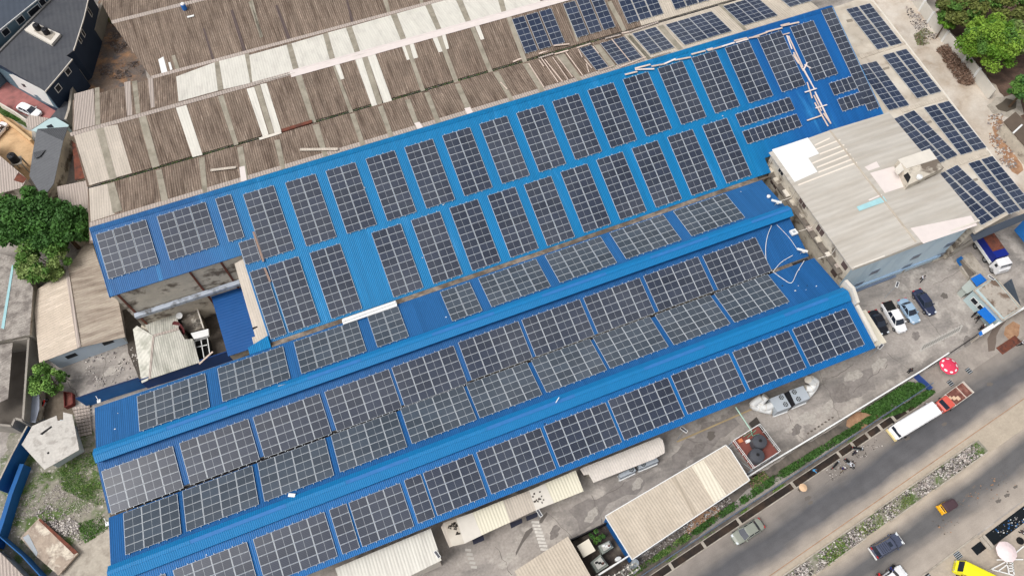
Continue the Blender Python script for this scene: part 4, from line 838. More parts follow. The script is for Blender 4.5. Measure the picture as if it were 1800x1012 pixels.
for cx_, cy_, sx, n_ in ((80, 830, 38, 26), (130, 895, 18, 8), (850, 570, 70, 14)):
    for i in range(n_):
        x, y = ta(cx_+random.uniform(-sx, sx), cy_+random.uniform(-sx, sx)*.8); p = U(x, y, 4.33)
        mb = MB(); mb.prism(jag([p+Vector(v) for v in ((-.12, -.07, 0), (.1, -.09, 0), (.12, .1, 0), (-.08, .12, 0))], .2, .05), .01); mb.build('tar_stain', solid('tar', c(84, 78, 72), .9), aw)
for i, pts in enumerate((((250, 945), (350, 903), (362, 955), (265, 995)), ((588, 802), (695, 760), (700, 800), (600, 850)), ((730, 745), (832, 703), (836, 745), (740, 785)))):
    mb = MB(); mb.prism([U(*ta(*p), 2.4) for p in pts], .08); t = mb.build('tarpaulin', solid('navy tarpaulin', c(40, 42, 58), .7))
    tag(t, 'navy tarpaulin shade below the patched awning, %s of three' % ('leftmost', 'middle one', 'rightmost')[i], 'tarpaulin', 'tarpaulin shades')
tb = T(980, 740)
ra = shed('curved_awning', 'pale rounded lean to roof above the second pair of chillers', 'awning', [tb(*p) for p in ((200, 425), (240, 405), (905, 140), (935, 165), (950, 215), (955, 280), (860, 335), (320, 545), (278, 470), (235, 478))], 3.6, ribrot('blush sheets', c(216, 208, 200), 0, .45), None)
mb = MB(); mb.prism([U(*tb(*p), 3.4) for p in ((250, 425), (880, 170), (900, 200), (290, 450))], ('z', 0)); mb.build('wall', m_dirtywall, ra)
cc_ = thing('canopy', 'plain cream canopy at the right gable of the blue hall beside the black car', 'canopy', (U(1535, 580, 0).x, U(1535, 580, 0).y, 0))
t21 = T(1320, 460)
mb = MB(); mb.prism([U(*t21(*p), 3.4) for p in ((940, 452), (1022, 425), (1208, 715), (1075, 768))], .12); mb.build('roof', solid('cream canopy sheet', c(222, 214, 196), .8, wave=('X', .6, .02)), cc_)
for p in ((950, 460), (1010, 440), (1190, 715), (1085, 755)):
    q = U(*t21(*p), 3.25); mb = MB(); mb.box(q.x-.06, q.x+.06, q.y-.06, q.y+.06, 0, 3.25); mb.build('post', m_steel, cc_)
# left side ------------------------------------------------------
sd_ = thing('gabled_shed', 'beige gabled shed with pale blue end wall left of the courtyard', 'shed', (U(140, 560, 0).x, U(140, 560, 0).y, 0))
zr, ze = 3.9, 3.3
rT, rB = U(117.6, 474, zr), U(139.4, 610.6, zr)
mb = MB(); mb.prism([rT, rB, U(69, 637.4, ze), U(60.5, 548, ze), U(66, 508, ze)], .1); mb.build('roof_slope', ribrot('beige shed sheets', c(196, 182, 166), R(80), .55, col2=c(218, 204, 188), s2=.8, st2=(.2, 2, 1), th=.6), sd_)
mb = MB(); mb.prism([rB+Vector((.02, 0, 0)), rT+Vector((.02, 0, 0)), U(154.5, 421, ze), U(161, 424, ze), U(193, 521.5, ze), U(207, 523, ze), U(220, 592, ze)], .1); mb.build('roof_slope', ribrot('taupe shed sheets', c(176, 164, 150), R(80), .55, col2=c(132, 118, 106), s2=.5, st2=(.2, 1.6, 1), th=.56), sd_)
mb = MB(); mb.obox(rT+Vector((0, 0, .1)), rB+Vector((0, 0, .1)), .5, .08); mb.build('ridge_cap', m_pale, sd_)
ga, gb, gc = U(86, 636, ze-.1), U(209, 591, ze-.1), U(139.4, 609, zr-.1)
yb_ = (gb - ga); inn = Vector((-yb_.y, yb_.x, 0)).normalized()*.35
mb = MB(); back = Vector((inn.x, inn.y, 0))*12
mb.prism([ga+inn, gb+inn, gb+back+Vector((-.5, 0, 0)), ga+back+Vector((1.0, 0, 0))], ('z', 0)); mb.build('wall', solid('pale blue gable', c(196, 210, 222), .8), sd_)
mb = MB(); a_, b_, c_ = ga+inn, gb+inn, gc+inn
mb.add([a_+Vector((0, 0, -.1)), b_+Vector((0, 0, -.1)), c_, a_+Vector((0, 0, -.1))+inn*.2, b_+Vector((0, 0, -.1))+inn*.2, c_+inn*.2], [(0, 1, 2), (5, 4, 3), (0, 3, 4, 1), (1, 4, 5, 2), (2, 5, 3, 0)]); mb.build('gable', MATS['pale blue gable'], sd_)
for f in (.27, .80):
    p = ga.lerp(gb, f) + inn; u_ = yb_.normalized(); o_ = -inn.normalized()*.05
    mb = MB(); mb.add([p-u_*.75+o_+Vector((0, 0, -1.5)), p+u_*.75+o_+Vector((0, 0, -1.5)), p+u_*.75+o_+Vector((0, 0, -.6)), p-u_*.75+o_+Vector((0, 0, -.6)), p-u_*.75+Vector((0, 0, -1.5)), p+u_*.75+Vector((0, 0, -1.5)), p+u_*.75+Vector((0, 0, -.6)), p-u_*.75+Vector((0, 0, -.6))], [(0, 1, 2, 3), (7, 6, 5, 4), (0, 4, 5, 1), (1, 5, 6, 2), (2, 6, 7, 3), (3, 7, 4, 0)]); mb.build('window', m_glass, sd_)
shed('side_roof', 'narrow weathered roof in the tree shade beside the brown shed corner', 'shed', ((100, 328), (154, 317), (158, 402), (112, 420)), 3.6, m_pale, m_dirtywall)
shed('left_hall', 'weathered grey corrugated hall at the left edge below the big tree', 'shed', ((-60, 432), (24, 452), (58, 505), (52, 588), (-60, 612)), 4.2, ribrot('grey corrugated sheets', c(164, 157, 150), R(75), .5, col2=c(122, 115, 110), s2=.5, th=.52, soft=.08, fine=.28), m_dirtywall)
o = bpy.data.objects['left_hall']; onshed(o, 'teal_strip', ((20.7, 465.7), (24.5, 466), (7, 578), (2, 576)), 4.26, m_teal)
rn = thing('roofless_building', 'roofless grey concrete building at the left edge with a deep dark interior', 'ruin', (U(20, 670, 0).x, U(20, 670, 0).y, 0))
mb = MB(); pp = [U(*p, 3.4) for p in ((-40, 606), (50, 594), (40, 738), (26, 735), (20, 748), (-40, 742))]
for a, b in zip(pp, pp[1:]): mb.obox(a, b, .3, 3.4)
mb.build('wall', solid('grey concrete wall', c(150, 144, 136), .9, var=.15, fine=.12), rn)
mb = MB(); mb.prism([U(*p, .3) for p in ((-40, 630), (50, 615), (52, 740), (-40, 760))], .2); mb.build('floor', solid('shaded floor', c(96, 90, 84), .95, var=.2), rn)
mb = MB(); mb.prism([U(*p, 3.5) for p in ((-40, 612), (22, 602), (14, 700), (-40, 725))], .1); mb.build('roof_sheet', MATS['grey corrugated sheets'], rn)
shed('leaning_sheets', 'pale blue grey sheets leaning along the alley beside the small bright tree', 'sheets', ((57, 645), (69, 650), (69, 718), (62, 742), (47, 742), (50, 700)), 1.8, solid('blue grey sheet', c(158, 164, 178), .7, var=.15), m_dirtywall)
# navy houses
def facade(A, B, px, py):
    d = ray(px, py); n_ = Vector((-(B-A).y, (B-A).x, 0)); k = (A - Vector((0, 0, CH))).dot(n_) / d.dot(n_)
    return Vector((0, 0, CH)) + d*k
z2 = T(0, 0, 6.748); z3 = T(0, 110, 6.748)
HZ = 6.9
hp = [(92, -14), (158, -14), (148, 30), (133, 78), (129, 89), (117, 98), (127, 104), (110, 125), (79.3, 161), (72, 156), (-30, 96), (0, 88), (14, 76)]
hs_ = thing('navy_house', 'two storey navy walled house with dark slate roof and white trimmed windows', 'house', (U(60, 90, 0).x, U(60, 90, 0).y, 0))
HP = [U(*p, HZ) for p in hp]; mb = MB(); mb.prism(HP, .15); mb.build('roof', m_rubber, hs_)
m_navy = solid('navy render', c(34, 50, 72), .7, var=.1); m_slate = solid('slate blue render', c(96, 120, 134), .7, var=.1)
hc = sum(HP, Vector())/len(HP); mb = MB(); mb.prism([hc+(p-hc)*.985-Vector((0, 0, .16)) for p in HP], ('z', 0)); mb.build('wall', [m_navy], hs_)
mb = MB()
for a, b in ((HP[1], HP[2]), (HP[2], HP[3]), (HP[3], HP[4]), (HP[6], HP[7]), (HP[7], HP[8])): mb.obox(a+Vector((0, 0, .04)), b+Vector((0, 0, .04)), .14, .2)
mb.build('roof_trim', m_offw, hs_)
def hw(i, j, centers, ww=1.0, hh=1.5):
    A, B = HP[i]*1.0, HP[j]*1.0; A = hc+(A-hc)*.983; B = hc+(B-hc)*.983; u_ = (B-A); u_.z = 0; u_.normalize(); o_ = Vector((-u_.y, u_.x, 0));
    if o_.dot(A-hc) < 0: o_ = -o_
    for X, Y in centers:
        p = facade(A, B, X, Y)
        for w2, h2, d2, m, nm in ((ww/2+.14, hh/2+.14, .05, m_white, 'window'), (ww/2, hh/2, .08, m_glass, 'pane')):
            mb = MB(); q = [p-u_*w2-Vector((0, 0, h2)), p+u_*w2-Vector((0, 0, h2)), p+u_*w2+Vector((0, 0, h2)), p-u_*w2+Vector((0, 0, h2))]
            mb.add([v+o_*d2 for v in q]+[v+o_*(d2-.04) for v in q], [(0, 1, 2, 3), (7, 6, 5, 4), (0, 4, 5, 1), (1, 5, 6, 2), (2, 6, 7, 3), (3, 7, 4, 0)]); f = mb.build(nm, m, hs_ if nm == 'window' else f)
hw(1, 2, [z2(1065, 145)], .6, 1.6); hw(2, 3, [z2(985, 395), z2(945, 470)], .6, 1.2); hw(6, 7, [z2(805, 850)], 1.0, 1.0); hw(7, 8, [z3(690, 305)], 1.0, 1.1)
A, B = hc+(HP[8]-hc)*.983, hc+(HP[10]-hc)*.983
u_ = (B-A); u_.z = 0; u_.normalize(); o_ = Vector((-u_.y, u_.x, 0)); o_ = o_ if o_.dot(A-hc) > 0 else -o_
def panel(nm, q, m, d2=.06):
    P_ = [facade(A, B, *z3(*p)) for p in q]; mb = MB(); n_ = len(P_); mb.add([p+o_*d2 for p in P_]+[p+o_*.01 for p in P_], [tuple(range(n_)), tuple(range(2*n_-1, n_-1, -1))]+[(i, n_+i, n_+(i+1) % n_, (i+1) % n_) for i in range(n_)]); mb.build(nm, m, hs_)
panel('facade', ((0, 65), (535, 345), (690, 545), (560, 500), (190, 330), (0, 110)), m_slate, .03)
panel('white_facade', ((110, 140), (150, 140), (530, 335), (640, 520), (560, 480), (230, 300), (170, 215)), m_white, .07)
panel('window', ((255, 250), (290, 255), (318, 290), (285, 285)), m_glass, .1)
panel('window', ((405, 380), (440, 385), (500, 440), (450, 425)), m_slate, .1)
# terrace slab with two water tanks on the navy house
sl = [U(*z2(*p), HZ+.55) for p in ((395, 262), (715, 405), (610, 528), (288, 355))]
mb = MB(); mb.prism(sl, .5); mb.build('terrace_slab', m_offw, hs_)
mb = MB(); mb.prism([U(*z2(*p), HZ+.57) for p in ((470, 300), (660, 400), (600, 480), (400, 370))], .015); mb.build('terrace_floor', m_conc2, hs_)
def wtank(base, r, h, label, m=None, cone=True):
    t = thing('water_tank', label, 'water tank', base)
    mb = MB(); mb.lathe(base, [(r*.97, 0), (r, .08), (r, h*.3), (r*.97, h*.33), (r, h*.36), (r, h*.62), (r*.97, h*.65), (r, h*.68), (r, h*.86), (r*.9, h*.93), (r*.25, h), (r*.22, h)], 26, sx=1); mb.build('tank_body', m or m_black, t, smooth=False)
    mb = MB(); mb.lathe(base+Vector((0, 0, h)), [(r*.2, -.01), (r*.22, .06), (r*.16, .1), (.02, .11)], 14); mb.build('lid', m_dark, t)
    for k in range(4):
        a = k*math.pi/2+.3; mb = MB(); mb.obox(base+Vector((math.cos(a)*r*.3, math.sin(a)*r*.3, h+.01)), base+Vector((math.cos(a)*r*.93, math.sin(a)*r*.93, h*.93+.03)), .07, .05); mb.build('rib', solid('grey plastic', c(74, 76, 82), .5), t)
    return t
m_tank = solid('dark grey plastic', c(70, 72, 78), .45, var=.12)
for i, (X, Y) in enumerate(((458, 350), (560, 400))):
    p = U(*z2(X, Y), HZ+.6); wtank(p, .58, 1.2, 'black water tank on the navy house terrace, %s one' % ('left', 'right')[i], m_black)
lean = shed('lean_to', 'dark grey lean to roof at the foot of the navy house wall', 'shed', [z3(*p) for p in ((750, 462), (830, 468), (775, 690), (590, 662))], 2.4, m_rubber, m_dirtywall)
h1 = thing('navy_house', 'dark roofed neighbour house cut off by the top left corner', 'house', (U(10, 20, 0).x, U(10, 20, 0).y, 0))
H1 = [U(*p, 8.6) for p in ((-60, 102), (0, 53), (68, -2), (84, -20), (20, -60), (-60, -30))]
mb = MB(); mb.prism(H1, .15); mb.build('roof', solid('slate roof', c(68, 76, 88), .5, var=.08, wave=('X', 1.0, .02)), h1)
hc1 = sum(H1, Vector())/len(H1); mb = MB(); mb.prism([hc1+(p-hc1)*.985-Vector((0, 0, .16)) for p in H1], ('z', 0)); mb.build('wall', m_slate, h1)
A1, B1 = hc1+(H1[0]-hc1)*.983, hc1+(H1[2]-hc1)*.983; A1 = hc1+(H1[1]-hc1)*.983
u1 = (B1-A1); u1.z = 0; u1.normalize(); o1 = Vector((u1.y, -u1.x, 0))
for X, Y, w_ in ((68, 382, 1.3), (242, 240, 1.4), (405, 130, 2.4), (500, 25, 1.1)):
    p = facade(A1, B1, *z2(X, Y))
    for w2, h2, d2, m, nm in ((w_/2+.13, .68, .05, m_white, 'window'), (w_/2, .55, .08, m_glass, 'pane')):
        mb = MB(); q = [p-u1*w2-Vector((0, 0, h2)), p+u1*w2-Vector((0, 0, h2)), p+u1*w2+Vector((0, 0, h2)), p-u1*w2+Vector((0, 0, h2))]
        mb.add([v+o1*d2 for v in q]+[v+o1*(d2-.04) for v in q], [(0, 1, 2, 3), (7, 6, 5, 4), (0, 4, 5, 1), (1, 5, 6, 2), (2, 6, 7, 3), (3, 7, 4, 0)]); f = mb.build(nm, m, h1 if nm == 'window' else f)
mb = MB(); mb.obox(U(-40, 128, HZ+.25), U(92, -4, HZ+.25), .35, .4); mb.build('gutter', solid('grey gutter', c(120, 118, 116), .8, var=.15), hs_)
mb = MB(); mb.obox(H1[1]+Vector((0, 0, .05)), H1[2]+Vector((0, 0, .05)), .12, .2); mb.obox(H1[0]+Vector((0, 0, .05)), H1[1]+Vector((0, 0, .05)), .12, .2); mb.build('roof_trim', m_white, h1)
# teal cottage, grey roof, rust roof, brown roof, tank on a stand
shed('teal_cottage', 'small cottage with pale roof and teal walls behind the dark grey roof', 'house', ((52, 202), (86, 208), (55, 228), (44.5, 211)), 2.9, m_pale, solid('teal render', c(176, 198, 200), .8))
t = shed('teal_cottage', 'teal flat topped block touching the corner of the dark grey roof', 'house', ((55, 229), (86, 209), (97, 206), (121, 220), (119, 224), (64, 232)), 3.0, MATS['teal render'], MATS['teal render'])
onshed(t, 'window', ((81, 222), (90, 218), (95, 224), (84, 225)), 3.03, m_glass, .02)
gz = 4.3
gr_ = thing('dark_grey_roof_house', 'house with dark grey folded sheet roof beside the sand yard', 'house', (U(85, 285, 0).x, U(85, 285, 0).y, 0))
m_gr = ribrot('dark grey sheets', c(102, 104, 108), R(75), .7, groove=.1); m_gr2 = ribrot('darker grey sheets', c(84, 86, 90), R(-20), .35, groove=.3)
ap = U(66, 227, gz+.3); q1 = U(111, 248, gz+.1)
mb = MB(); mb.prism([ap, q1, U(94.4, 323, gz-.2), U(75.8, 348, gz-.5), U(51.6, 309.6, gz-.5), U(58, 264.6, gz-.3), U(63.7, 232.7, gz)], .08); mb.build('roof_slope', m_gr, gr_)
mb = MB(); mb.prism([ap+Vector((0, .02, .01)), U(119.7, 223, gz-.3), q1+Vector((.02, .02, .01))], .08); mb.build('roof_slope', m_gr2, gr_)
mb = MB(); mb.prism([U(*p, gz+.05) for p in ((59, 268), (80, 263), (70, 275), (60, 279))], .05); mb.build('bent_sheet', m_gr2, gr_)
mb = MB(); mb.prism([U(*p, gz-.7) for p in ((67, 229), (117, 226), (109, 250), (92.4, 321), (76, 343), (55, 309), (60, 264))], ('z', 0)); mb.build('wall', m_dirtywall, gr_)
shed('rust_roof_store', 'narrow store with red brown rusted roof against the brown shed', 'shed', ((126, 247), (132, 252), (151.5, 312), (131.8, 317), (129.6, 285)), 2.8, m_rust, m_dirtywall)
shed('brown_roof_house', 'weathered brown roofed house at the left edge with one rusty corner', 'house', ((-40, 240), (0, 274), (47, 314), (38, 330), (-40, 350)), 3.8, m_pale, m_dirtywall)
onshed(bpy.data.objects['brown_roof_house'], 'rusty_sheet', ((32, 303), (47, 314), (40, 322), (24, 317)), 3.84, m_rust)
tp = U(30, 290, 0); stt = thing('tank_stand', 'concrete stand carrying the black tank in the sand yard', 'stand', tp)
sp_ = U(28, 283, 2.6)
mb = MB(); mb.box(sp_.x-.9, sp_.x+.9, sp_.y-.9, sp_.y+.9, 2.4, 2.6); mb.build('platform', m_conc2, stt)
for dx in (-.75, .75):
    for dy in (-.75, .75): mb = MB(); mb.box(sp_.x+dx-.1, sp_.x+dx+.1, sp_.y+dy-.1, sp_.y+dy+.1, 0, 2.39); mb.build('leg', m_conc2, stt)
wtank(Vector((sp_.x, sp_.y, 2.61)), .72, 1.7, 'black water tank on a stand in the sand yard', m_black)
# courtyard between the two blue buildings
zz = UY(300, 528, 57.9*S).z
mb = MB(); mb.box(-29.6*S, -16*S, 57.9*S-.9, 57.9*S-.17, zz-.6, zz); t = mb.build('ledge', solid('stained pale blue ledge', c(180, 188, 200), .9, col2=c(90, 88, 86), s2=.8, th=.58)); tag(t, 'stained pale blue ledge along the dirty courtyard wall', 'ledge')
shed('courtyard_roof', 'plain dark blue flat roof filling the right part of the courtyard', 'roof', ((365.3, 500), (424.5, 481), (459, 606.5), (401, 626)), 5.2, m_bluedark, m_dirtywall, edge=None)
mb = MB(); mb.obox(U(365, 500, 5.32), U(424.5, 481, 5.32), .15, .1); mb.build('edge_trim', m_white, bpy.data.objects['courtyard_roof'])
hb = lambda X, Y: (190+X/4.821, 480+Y/4.821)
ht = thing('ruined_hut', 'ruined hut with mossy pale corrugated hip roof in the courtyard', 'hut', (U(300, 600, 0).x, U(300, 600, 0).y, 0))
m_hut = ribrot('mossy pale sheets', c(196, 194, 184), 0, .4, groove=.3, col2=c(150, 150, 140), s2=.6, st2=(2, .3, 1), th=.58); m_hut2 = ribrot('mossy pale sheets across', c(204, 202, 192), R(60), .8, groove=.12, col2=c(160, 160, 148), s2=.7, th=.58)
rz_, ez_ = 4.3, 3.2
r1, r2 = U(*hb(385, 530), rz_), U(*hb(600, 470), rz_)
mb = MB(); mb.prism([r2, r1, U(*hb(345, 500), rz_-.2), U(*hb(280, 375), ez_), U(*hb(572, 298), ez_)], .06); mb.build('roof_slope', m_hut, ht)
mb = MB(); mb.prism([r1+Vector((-.02, 0, 0)), U(*hb(340, 905), ez_-.1), U(*hb(285, 930), ez_-.3), U(*hb(210, 475), ez_), U(*hb(245, 445), ez_)], .06); mb.build('roof_slope', m_hut2, ht)
mb = MB(); mb.prism([r1+Vector((.02, -.02, 0)), r2+Vector((0, -.02, 0)), U(*hb(650, 560), ez_+.5), U(*hb(718, 555), ez_+.3), U(*hb(775, 755), ez_), U(*hb(360, 893), ez_)], .06); mb.build('roof_slope', m_hut, ht)
mb = MB(); mb.obox(r1+Vector((0, 0, .06)), r2+Vector((0, 0, .06)), .4, .08); mb.obox(r1+Vector((0, 0, .06)), U(*hb(350, 895), ez_+.03), .3, .08); mb.build('ridge_cap', m_pale, ht)
mb = MB(); mb.prism([U(*hb(*p), 3.0) for p in ((300, 400), (560, 330), (740, 740), (370, 860), (250, 520))], ('z', 0)); mb.build('wall', m_dirtywall, ht)
mb = MB(); mb.prism([U(*hb(*p), 2.9) for p in ((600, 335), (750, 288), (805, 465), (690, 500), (640, 470))], ('z', 0)); mb.build('stained_slab', solid('sooty slab', c(128, 120, 110), .95, col2=c(70, 66, 62), s2=.6, th=.5, col3=c(180, 174, 164), s3=.7, th3=.56), ht)
mb = MB()
for a, b in (((600, 335), (750, 288)), ((750, 288), (808, 465))): mb.obox(U(*hb(*a), 3.1), U(*hb(*b), 3.1), .18, .3)
mb.build('parapet', m_offw, ht)
mb = MB(); mb.prism([U(*hb(*p), 3.3) for p in ((700, 508), (848, 470), (852, 528), (728, 558))], .4); mb.build('white_block', m_white, ht)
for pts in (((595, 272), (640, 258), (645, 300), (610, 310)), ((645, 250), (700, 236), (706, 282), (655, 298))):
    mb = MB(); mb.prism([U(*hb(*p), 3.0) for p in pts], .1); mb.build('roof_fragment', m_white, ht)
mb = MB()
for a, b in (((730, 575), (760, 740)), ((785, 560), (812, 715)), ((750, 625), (840, 605)), ((730, 575), (840, 545)), ((840, 545), (862, 690))): mb.obox(U(*hb(*a), 2.6), U(*hb(*b), 2.6), .12, .12)
mb.build('window_frame', m_white, ht)
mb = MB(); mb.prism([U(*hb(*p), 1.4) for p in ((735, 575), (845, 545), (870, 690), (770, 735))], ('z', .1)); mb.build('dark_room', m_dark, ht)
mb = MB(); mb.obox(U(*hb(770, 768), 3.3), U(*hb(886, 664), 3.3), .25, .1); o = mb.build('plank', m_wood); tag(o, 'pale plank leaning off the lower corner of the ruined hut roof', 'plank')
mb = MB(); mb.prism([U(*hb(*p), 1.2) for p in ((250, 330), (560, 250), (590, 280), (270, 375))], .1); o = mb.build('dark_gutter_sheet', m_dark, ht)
def dish(p, r, m, label, tilt, rz):
    t = thing('satellite_dish', label, 'satellite dish', p, rz, world=False)
    mb = MB(); mb.lathe((0, 0, 0), [(r*.1, .0), (r*.5, r*.06), (r*.85, r*.18), (r, r*.27), (r*.98, r*.29), (r*.8, r*.18), (r*.4, r*.07), (.01, .02)], 24)
    o = mb.build('reflector', m, t); o.rotation_euler = (tilt, 0, 0); o.location = (0, 0, .5)
    mb = MB(); mb.tube([(0, 0, -.6), (0, 0, .5)], .04); mb.build('mast', m_steel, t)
    mb = MB(); mb.tube([(0, -r*.9*math.cos(tilt), .5+.1), (0, -.15-math.sin(tilt)*-r*.5, .5+r*.6)], .02); mb.build('feed_arm', m_steel, t)
dish(U(*hb(615, 374), 3.3), .5, m_white, 'small white satellite dish above the ruined hut', R(15), 0)
dish(U(*hb(622, 470), 3.4), 1.25, solid('maroon dish', c(96, 44, 46), .7, var=.15), 'large tilted maroon satellite dish on the ruined hut', R(62), R(-52))
# broken white hut
bh = shed('broken_hut', 'broken white slab roofed hut beside the blue wall in the weedy yard', 'hut', ((38, 781), (57, 748), (99, 730), (101, 739), (111, 738), (111, 724), (127, 728), (139, 790), (78, 825)), 3.0, solid('white stained slab', c(194, 190, 184), .9, var=.08, col2=c(168, 163, 157), s2=.7, th=.57, soft=.05, fine=.14), solid('white blue wall', c(176, 186, 192), .9), th=.1, inset=.9)
for pts in (((62, 742), (79, 735), (80, 737), (63, 744)), ((70, 762), (90, 748), (92, 750), (74, 764)), ((82, 795), (86, 793), (87, 796), (84, 798))):
    onshed(bh, 'crack', pts, 3.02, m_dark, .015)
pl_ = thing('sheet_pile', 'pile of grey corrugated sheets at the left end of the factory hall', 'sheet pile', U(146, 740, 0))
for i in range(9):
    mb = MB(); a = (127+i*1.5, 716+i*5.8); mb.prism([U(a[0], a[1], .35+.03*(i % 2)), U(a[0]+30-i, a[1]-5, .35+.03*(i % 2)), U(a[0]+31-i, a[1]-.5, .3), U(a[0]+1, a[1]+4.5, .3)], .05); mb.build('sheet', m_pale, pl_)
sk = thing('rusty_skip', 'dark red rusty skip beside the sheet pile', 'skip', U(118, 700, 0))
mb = MB(); P_ = [U(*p, .9) for p in ((112, 688), (126, 690), (127, 709), (113, 715))]
for a, b in zip(P_, P_[1:]+P_[:1]): mb.obox(a, b, .1, .9)
mb.build('skip_body', solid('dark red rust', c(112, 52, 48), .8, var=.25), sk)
mb = MB(); mb.prism([p-Vector((0, 0, .4)) for p in P_], .1); mb.build('load', solid('brick rubble', c(120, 72, 64), .9, var=.3, vs=3), sk)
tp_ = thing('old_trailer_bed', 'rusty edged weathered slab bed lying in the weedy yard', 'slab', U(85, 955, 0))
mb = MB(); mb.prism([U(*p, .7) for p in ((68, 910), (137, 972), (102.7, 1010.6), (65, 978), (35.6, 944.6))], .3); mb.build('bed', solid('mottled weathered slab', c(184, 168, 152), .9, var=.1, col2=c(140, 126, 116), s2=.5, th=.53, col3=c(206, 196, 180), s3=.5, th3=.58, fine=.12), tp_)
mb = MB(); mb.prism([U(*p, .74) for p in ((40, 944), (50, 938), (66, 970), (64, 978))], .03); mb.build('grey_sheet', m_steel, tp_)
mb = MB(); mb.prism([U(*p, .74) for p in ((70, 910), (137, 970), (130, 974), (68, 914))], .03); mb.build('rust_edge', m_rust, tp_)
shed('corner_roof', 'pale grey roof cut off by the lower left corner', 'shed', ((-30, 955), (0, 970), (30, 1000), (62, 1034), (-30, 1060)), 2.8, m_pale, m_dirtywall)
# right side small structures
shed('brown_store', 'dark brown flat roofed store at the right edge beside the dirt track', 'store', ((1785, 196.5), (1830, 240), (1830, 290), (1764, 214)), 2.8, solid('dark brown sheet roof', c(96, 84, 74), .8, var=.1), m_dirtywall)
mb = MB(); mb.obox(U(1781, 234, 2.95), U(1797, 219, 2.95), .3, .1); o = mb.build('white_bar', m_white, bpy.data.objects['brown_store'])
ground('pit', [(1750, 186), (1768, 172), (1786, 178), (1786, 190), (1770, 198), (1756, 194)], .03, solid('dark silt', c(92, 84, 74), .95), .2)
ground('pale_slab', [(1735, 185), (1752, 172), (1790, 165), (1800, 200), (1775, 208), (1745, 200)], .02, m_conc2, .2)
mb = MB(); mb.prism([U(*p, 3) for p in ((1783, 404), (1800, 386), (1830, 400), (1830, 450), (1800, 425))], .1); o = mb.build('blue_sheet_roof', m_bluewall); tag(o, 'bright blue sheet roof at the right edge below the annex', 'roof')
# ================================================================ gatehouse and yard equipment
z6 = T(1660, 400, 4.6)
gh = shed('gatehouse', 'pale teal gatehouse with stained flat roof and blue canopy beside the sliding gate', 'gatehouse', [z6(*p) for p in ((240, 502), (410, 395), (622, 645), (475, 748))], 3.4, solid('grey teal render', c(176, 194, 196), .85), MATS['grey teal render'], th=.25, inset=.05)
onshed(gh, 'roof_floor', [z6(*p) for p in ((275, 500), (402, 412), (605, 648), (480, 728))], 3.42, M('stained slab roof', c(170, 162, 152), .95, .12, .8, col2=c(112, 96, 84), s2=.4, th=.52, soft=.05, fine=.15), .01)
P_ = [U(*z6(*p), 3.6) for p in ((240, 502), (410, 395), (622, 645), (475, 748))]
mb = MB()
for a, b in zip(P_, P_[1:]+P_[:1]): mb.obox(a, b, .22, .18)
mb.build('parapet', m_conc2, gh)
A, B = U(*z6(240, 502), 0), U(*z6(475, 748), 0)
A = U(*z6(240, 502), 3.4); B = U(*z6(475, 748), 3.4); A.z = B.z = 0
u_ = (B-A).normalized(); o_ = Vector((u_.y, -u_.x, 0))
if o_.dot(Vector((0, 0, 0))-A) < 0: o_ = -o_
for f in (.22, .45):
    p = A.lerp(B, f) + Vector((0, 0, 1.8))
    for w2, h2, d2, m, nm in ((.62, .55, .06, m_white, 'window'), (.5, .42, .1, m_glass, 'pane')):
        q = [p-u_*w2-Vector((0, 0, h2)), p+u_*w2-Vector((0, 0, h2)), p+u_*w2+Vector((0, 0, h2)), p-u_*w2+Vector((0, 0, h2))]
        mb = MB(); mb.add([v+o_*d2 for v in q]+[v+o_*(d2-.05) for v in q], [(0, 1, 2, 3), (7, 6, 5, 4), (0, 4, 5, 1), (1, 5, 6, 2), (2, 6, 7, 3), (3, 7, 4, 0)]); f_ = mb.build(nm, m, gh if nm == 'window' else f_)
m_bc = solid('bright blue canopy', c(26, 108, 196), .45, wave=('X', .5, .02))
mb = MB(); mb.prism([U(*z6(*p), 2.5) for p in ((265, 680), (332, 636), (422, 742), (370, 778))], .08); mb.build('canopy', m_bc, gh)
shed('kiosk', 'small grey box kiosk beside the blue canopy left of the gatehouse', 'kiosk', [z6(*p) for p in ((138, 482), (205, 420), (265, 490), (185, 532))], 2.0, solid('grey green box', c(172, 180, 174), .8), MATS['grey green box'])
bc = thing('blue_canopy', 'bright blue canopy left of the gatehouse roof', 'canopy', U(*z6(275, 425), 0))
mb = MB(); mb.prism([U(*z6(*p), 2.4) for p in ((215, 410), (290, 370), (345, 425), (265, 475))], .08); mb.build('roof', m_bc, bc)
for p in ((222, 412), (290, 376), (336, 425), (266, 466)):
    q = U(*z6(*p), 2.3); mb = MB(); mb.box(q.x-.04, q.x+.04, q.y-.04, q.y+.04, 0, 2.3); mb.build('post', m_steel, bc)
shed('sign_canopy', 'white sign board canopy with blue end over the gate', 'canopy', [z6(*p) for p in ((300, 830), (392, 774), (412, 802), (312, 862))], 2.9, m_white, None)
onshed(bpy.data.objects['sign_canopy'], 'blue_end', [z6(*p) for p in ((278, 848), (300, 832), (313, 862), (290, 874))], 2.9, m_bc, .1)
pt = thing('planter_trough', 'long concrete trough with blue painted end left of the gatehouse', 'trough', U(*z6(180, 320), 0))
mb = MB(); Q_ = [U(*z6(*p), .6) for p in ((105, 265), (145, 240), (272, 372), (205, 410))]
for a, b in zip(Q_, Q_[1:]+Q_[:1]): mb.obox(a, b, .25, .6)
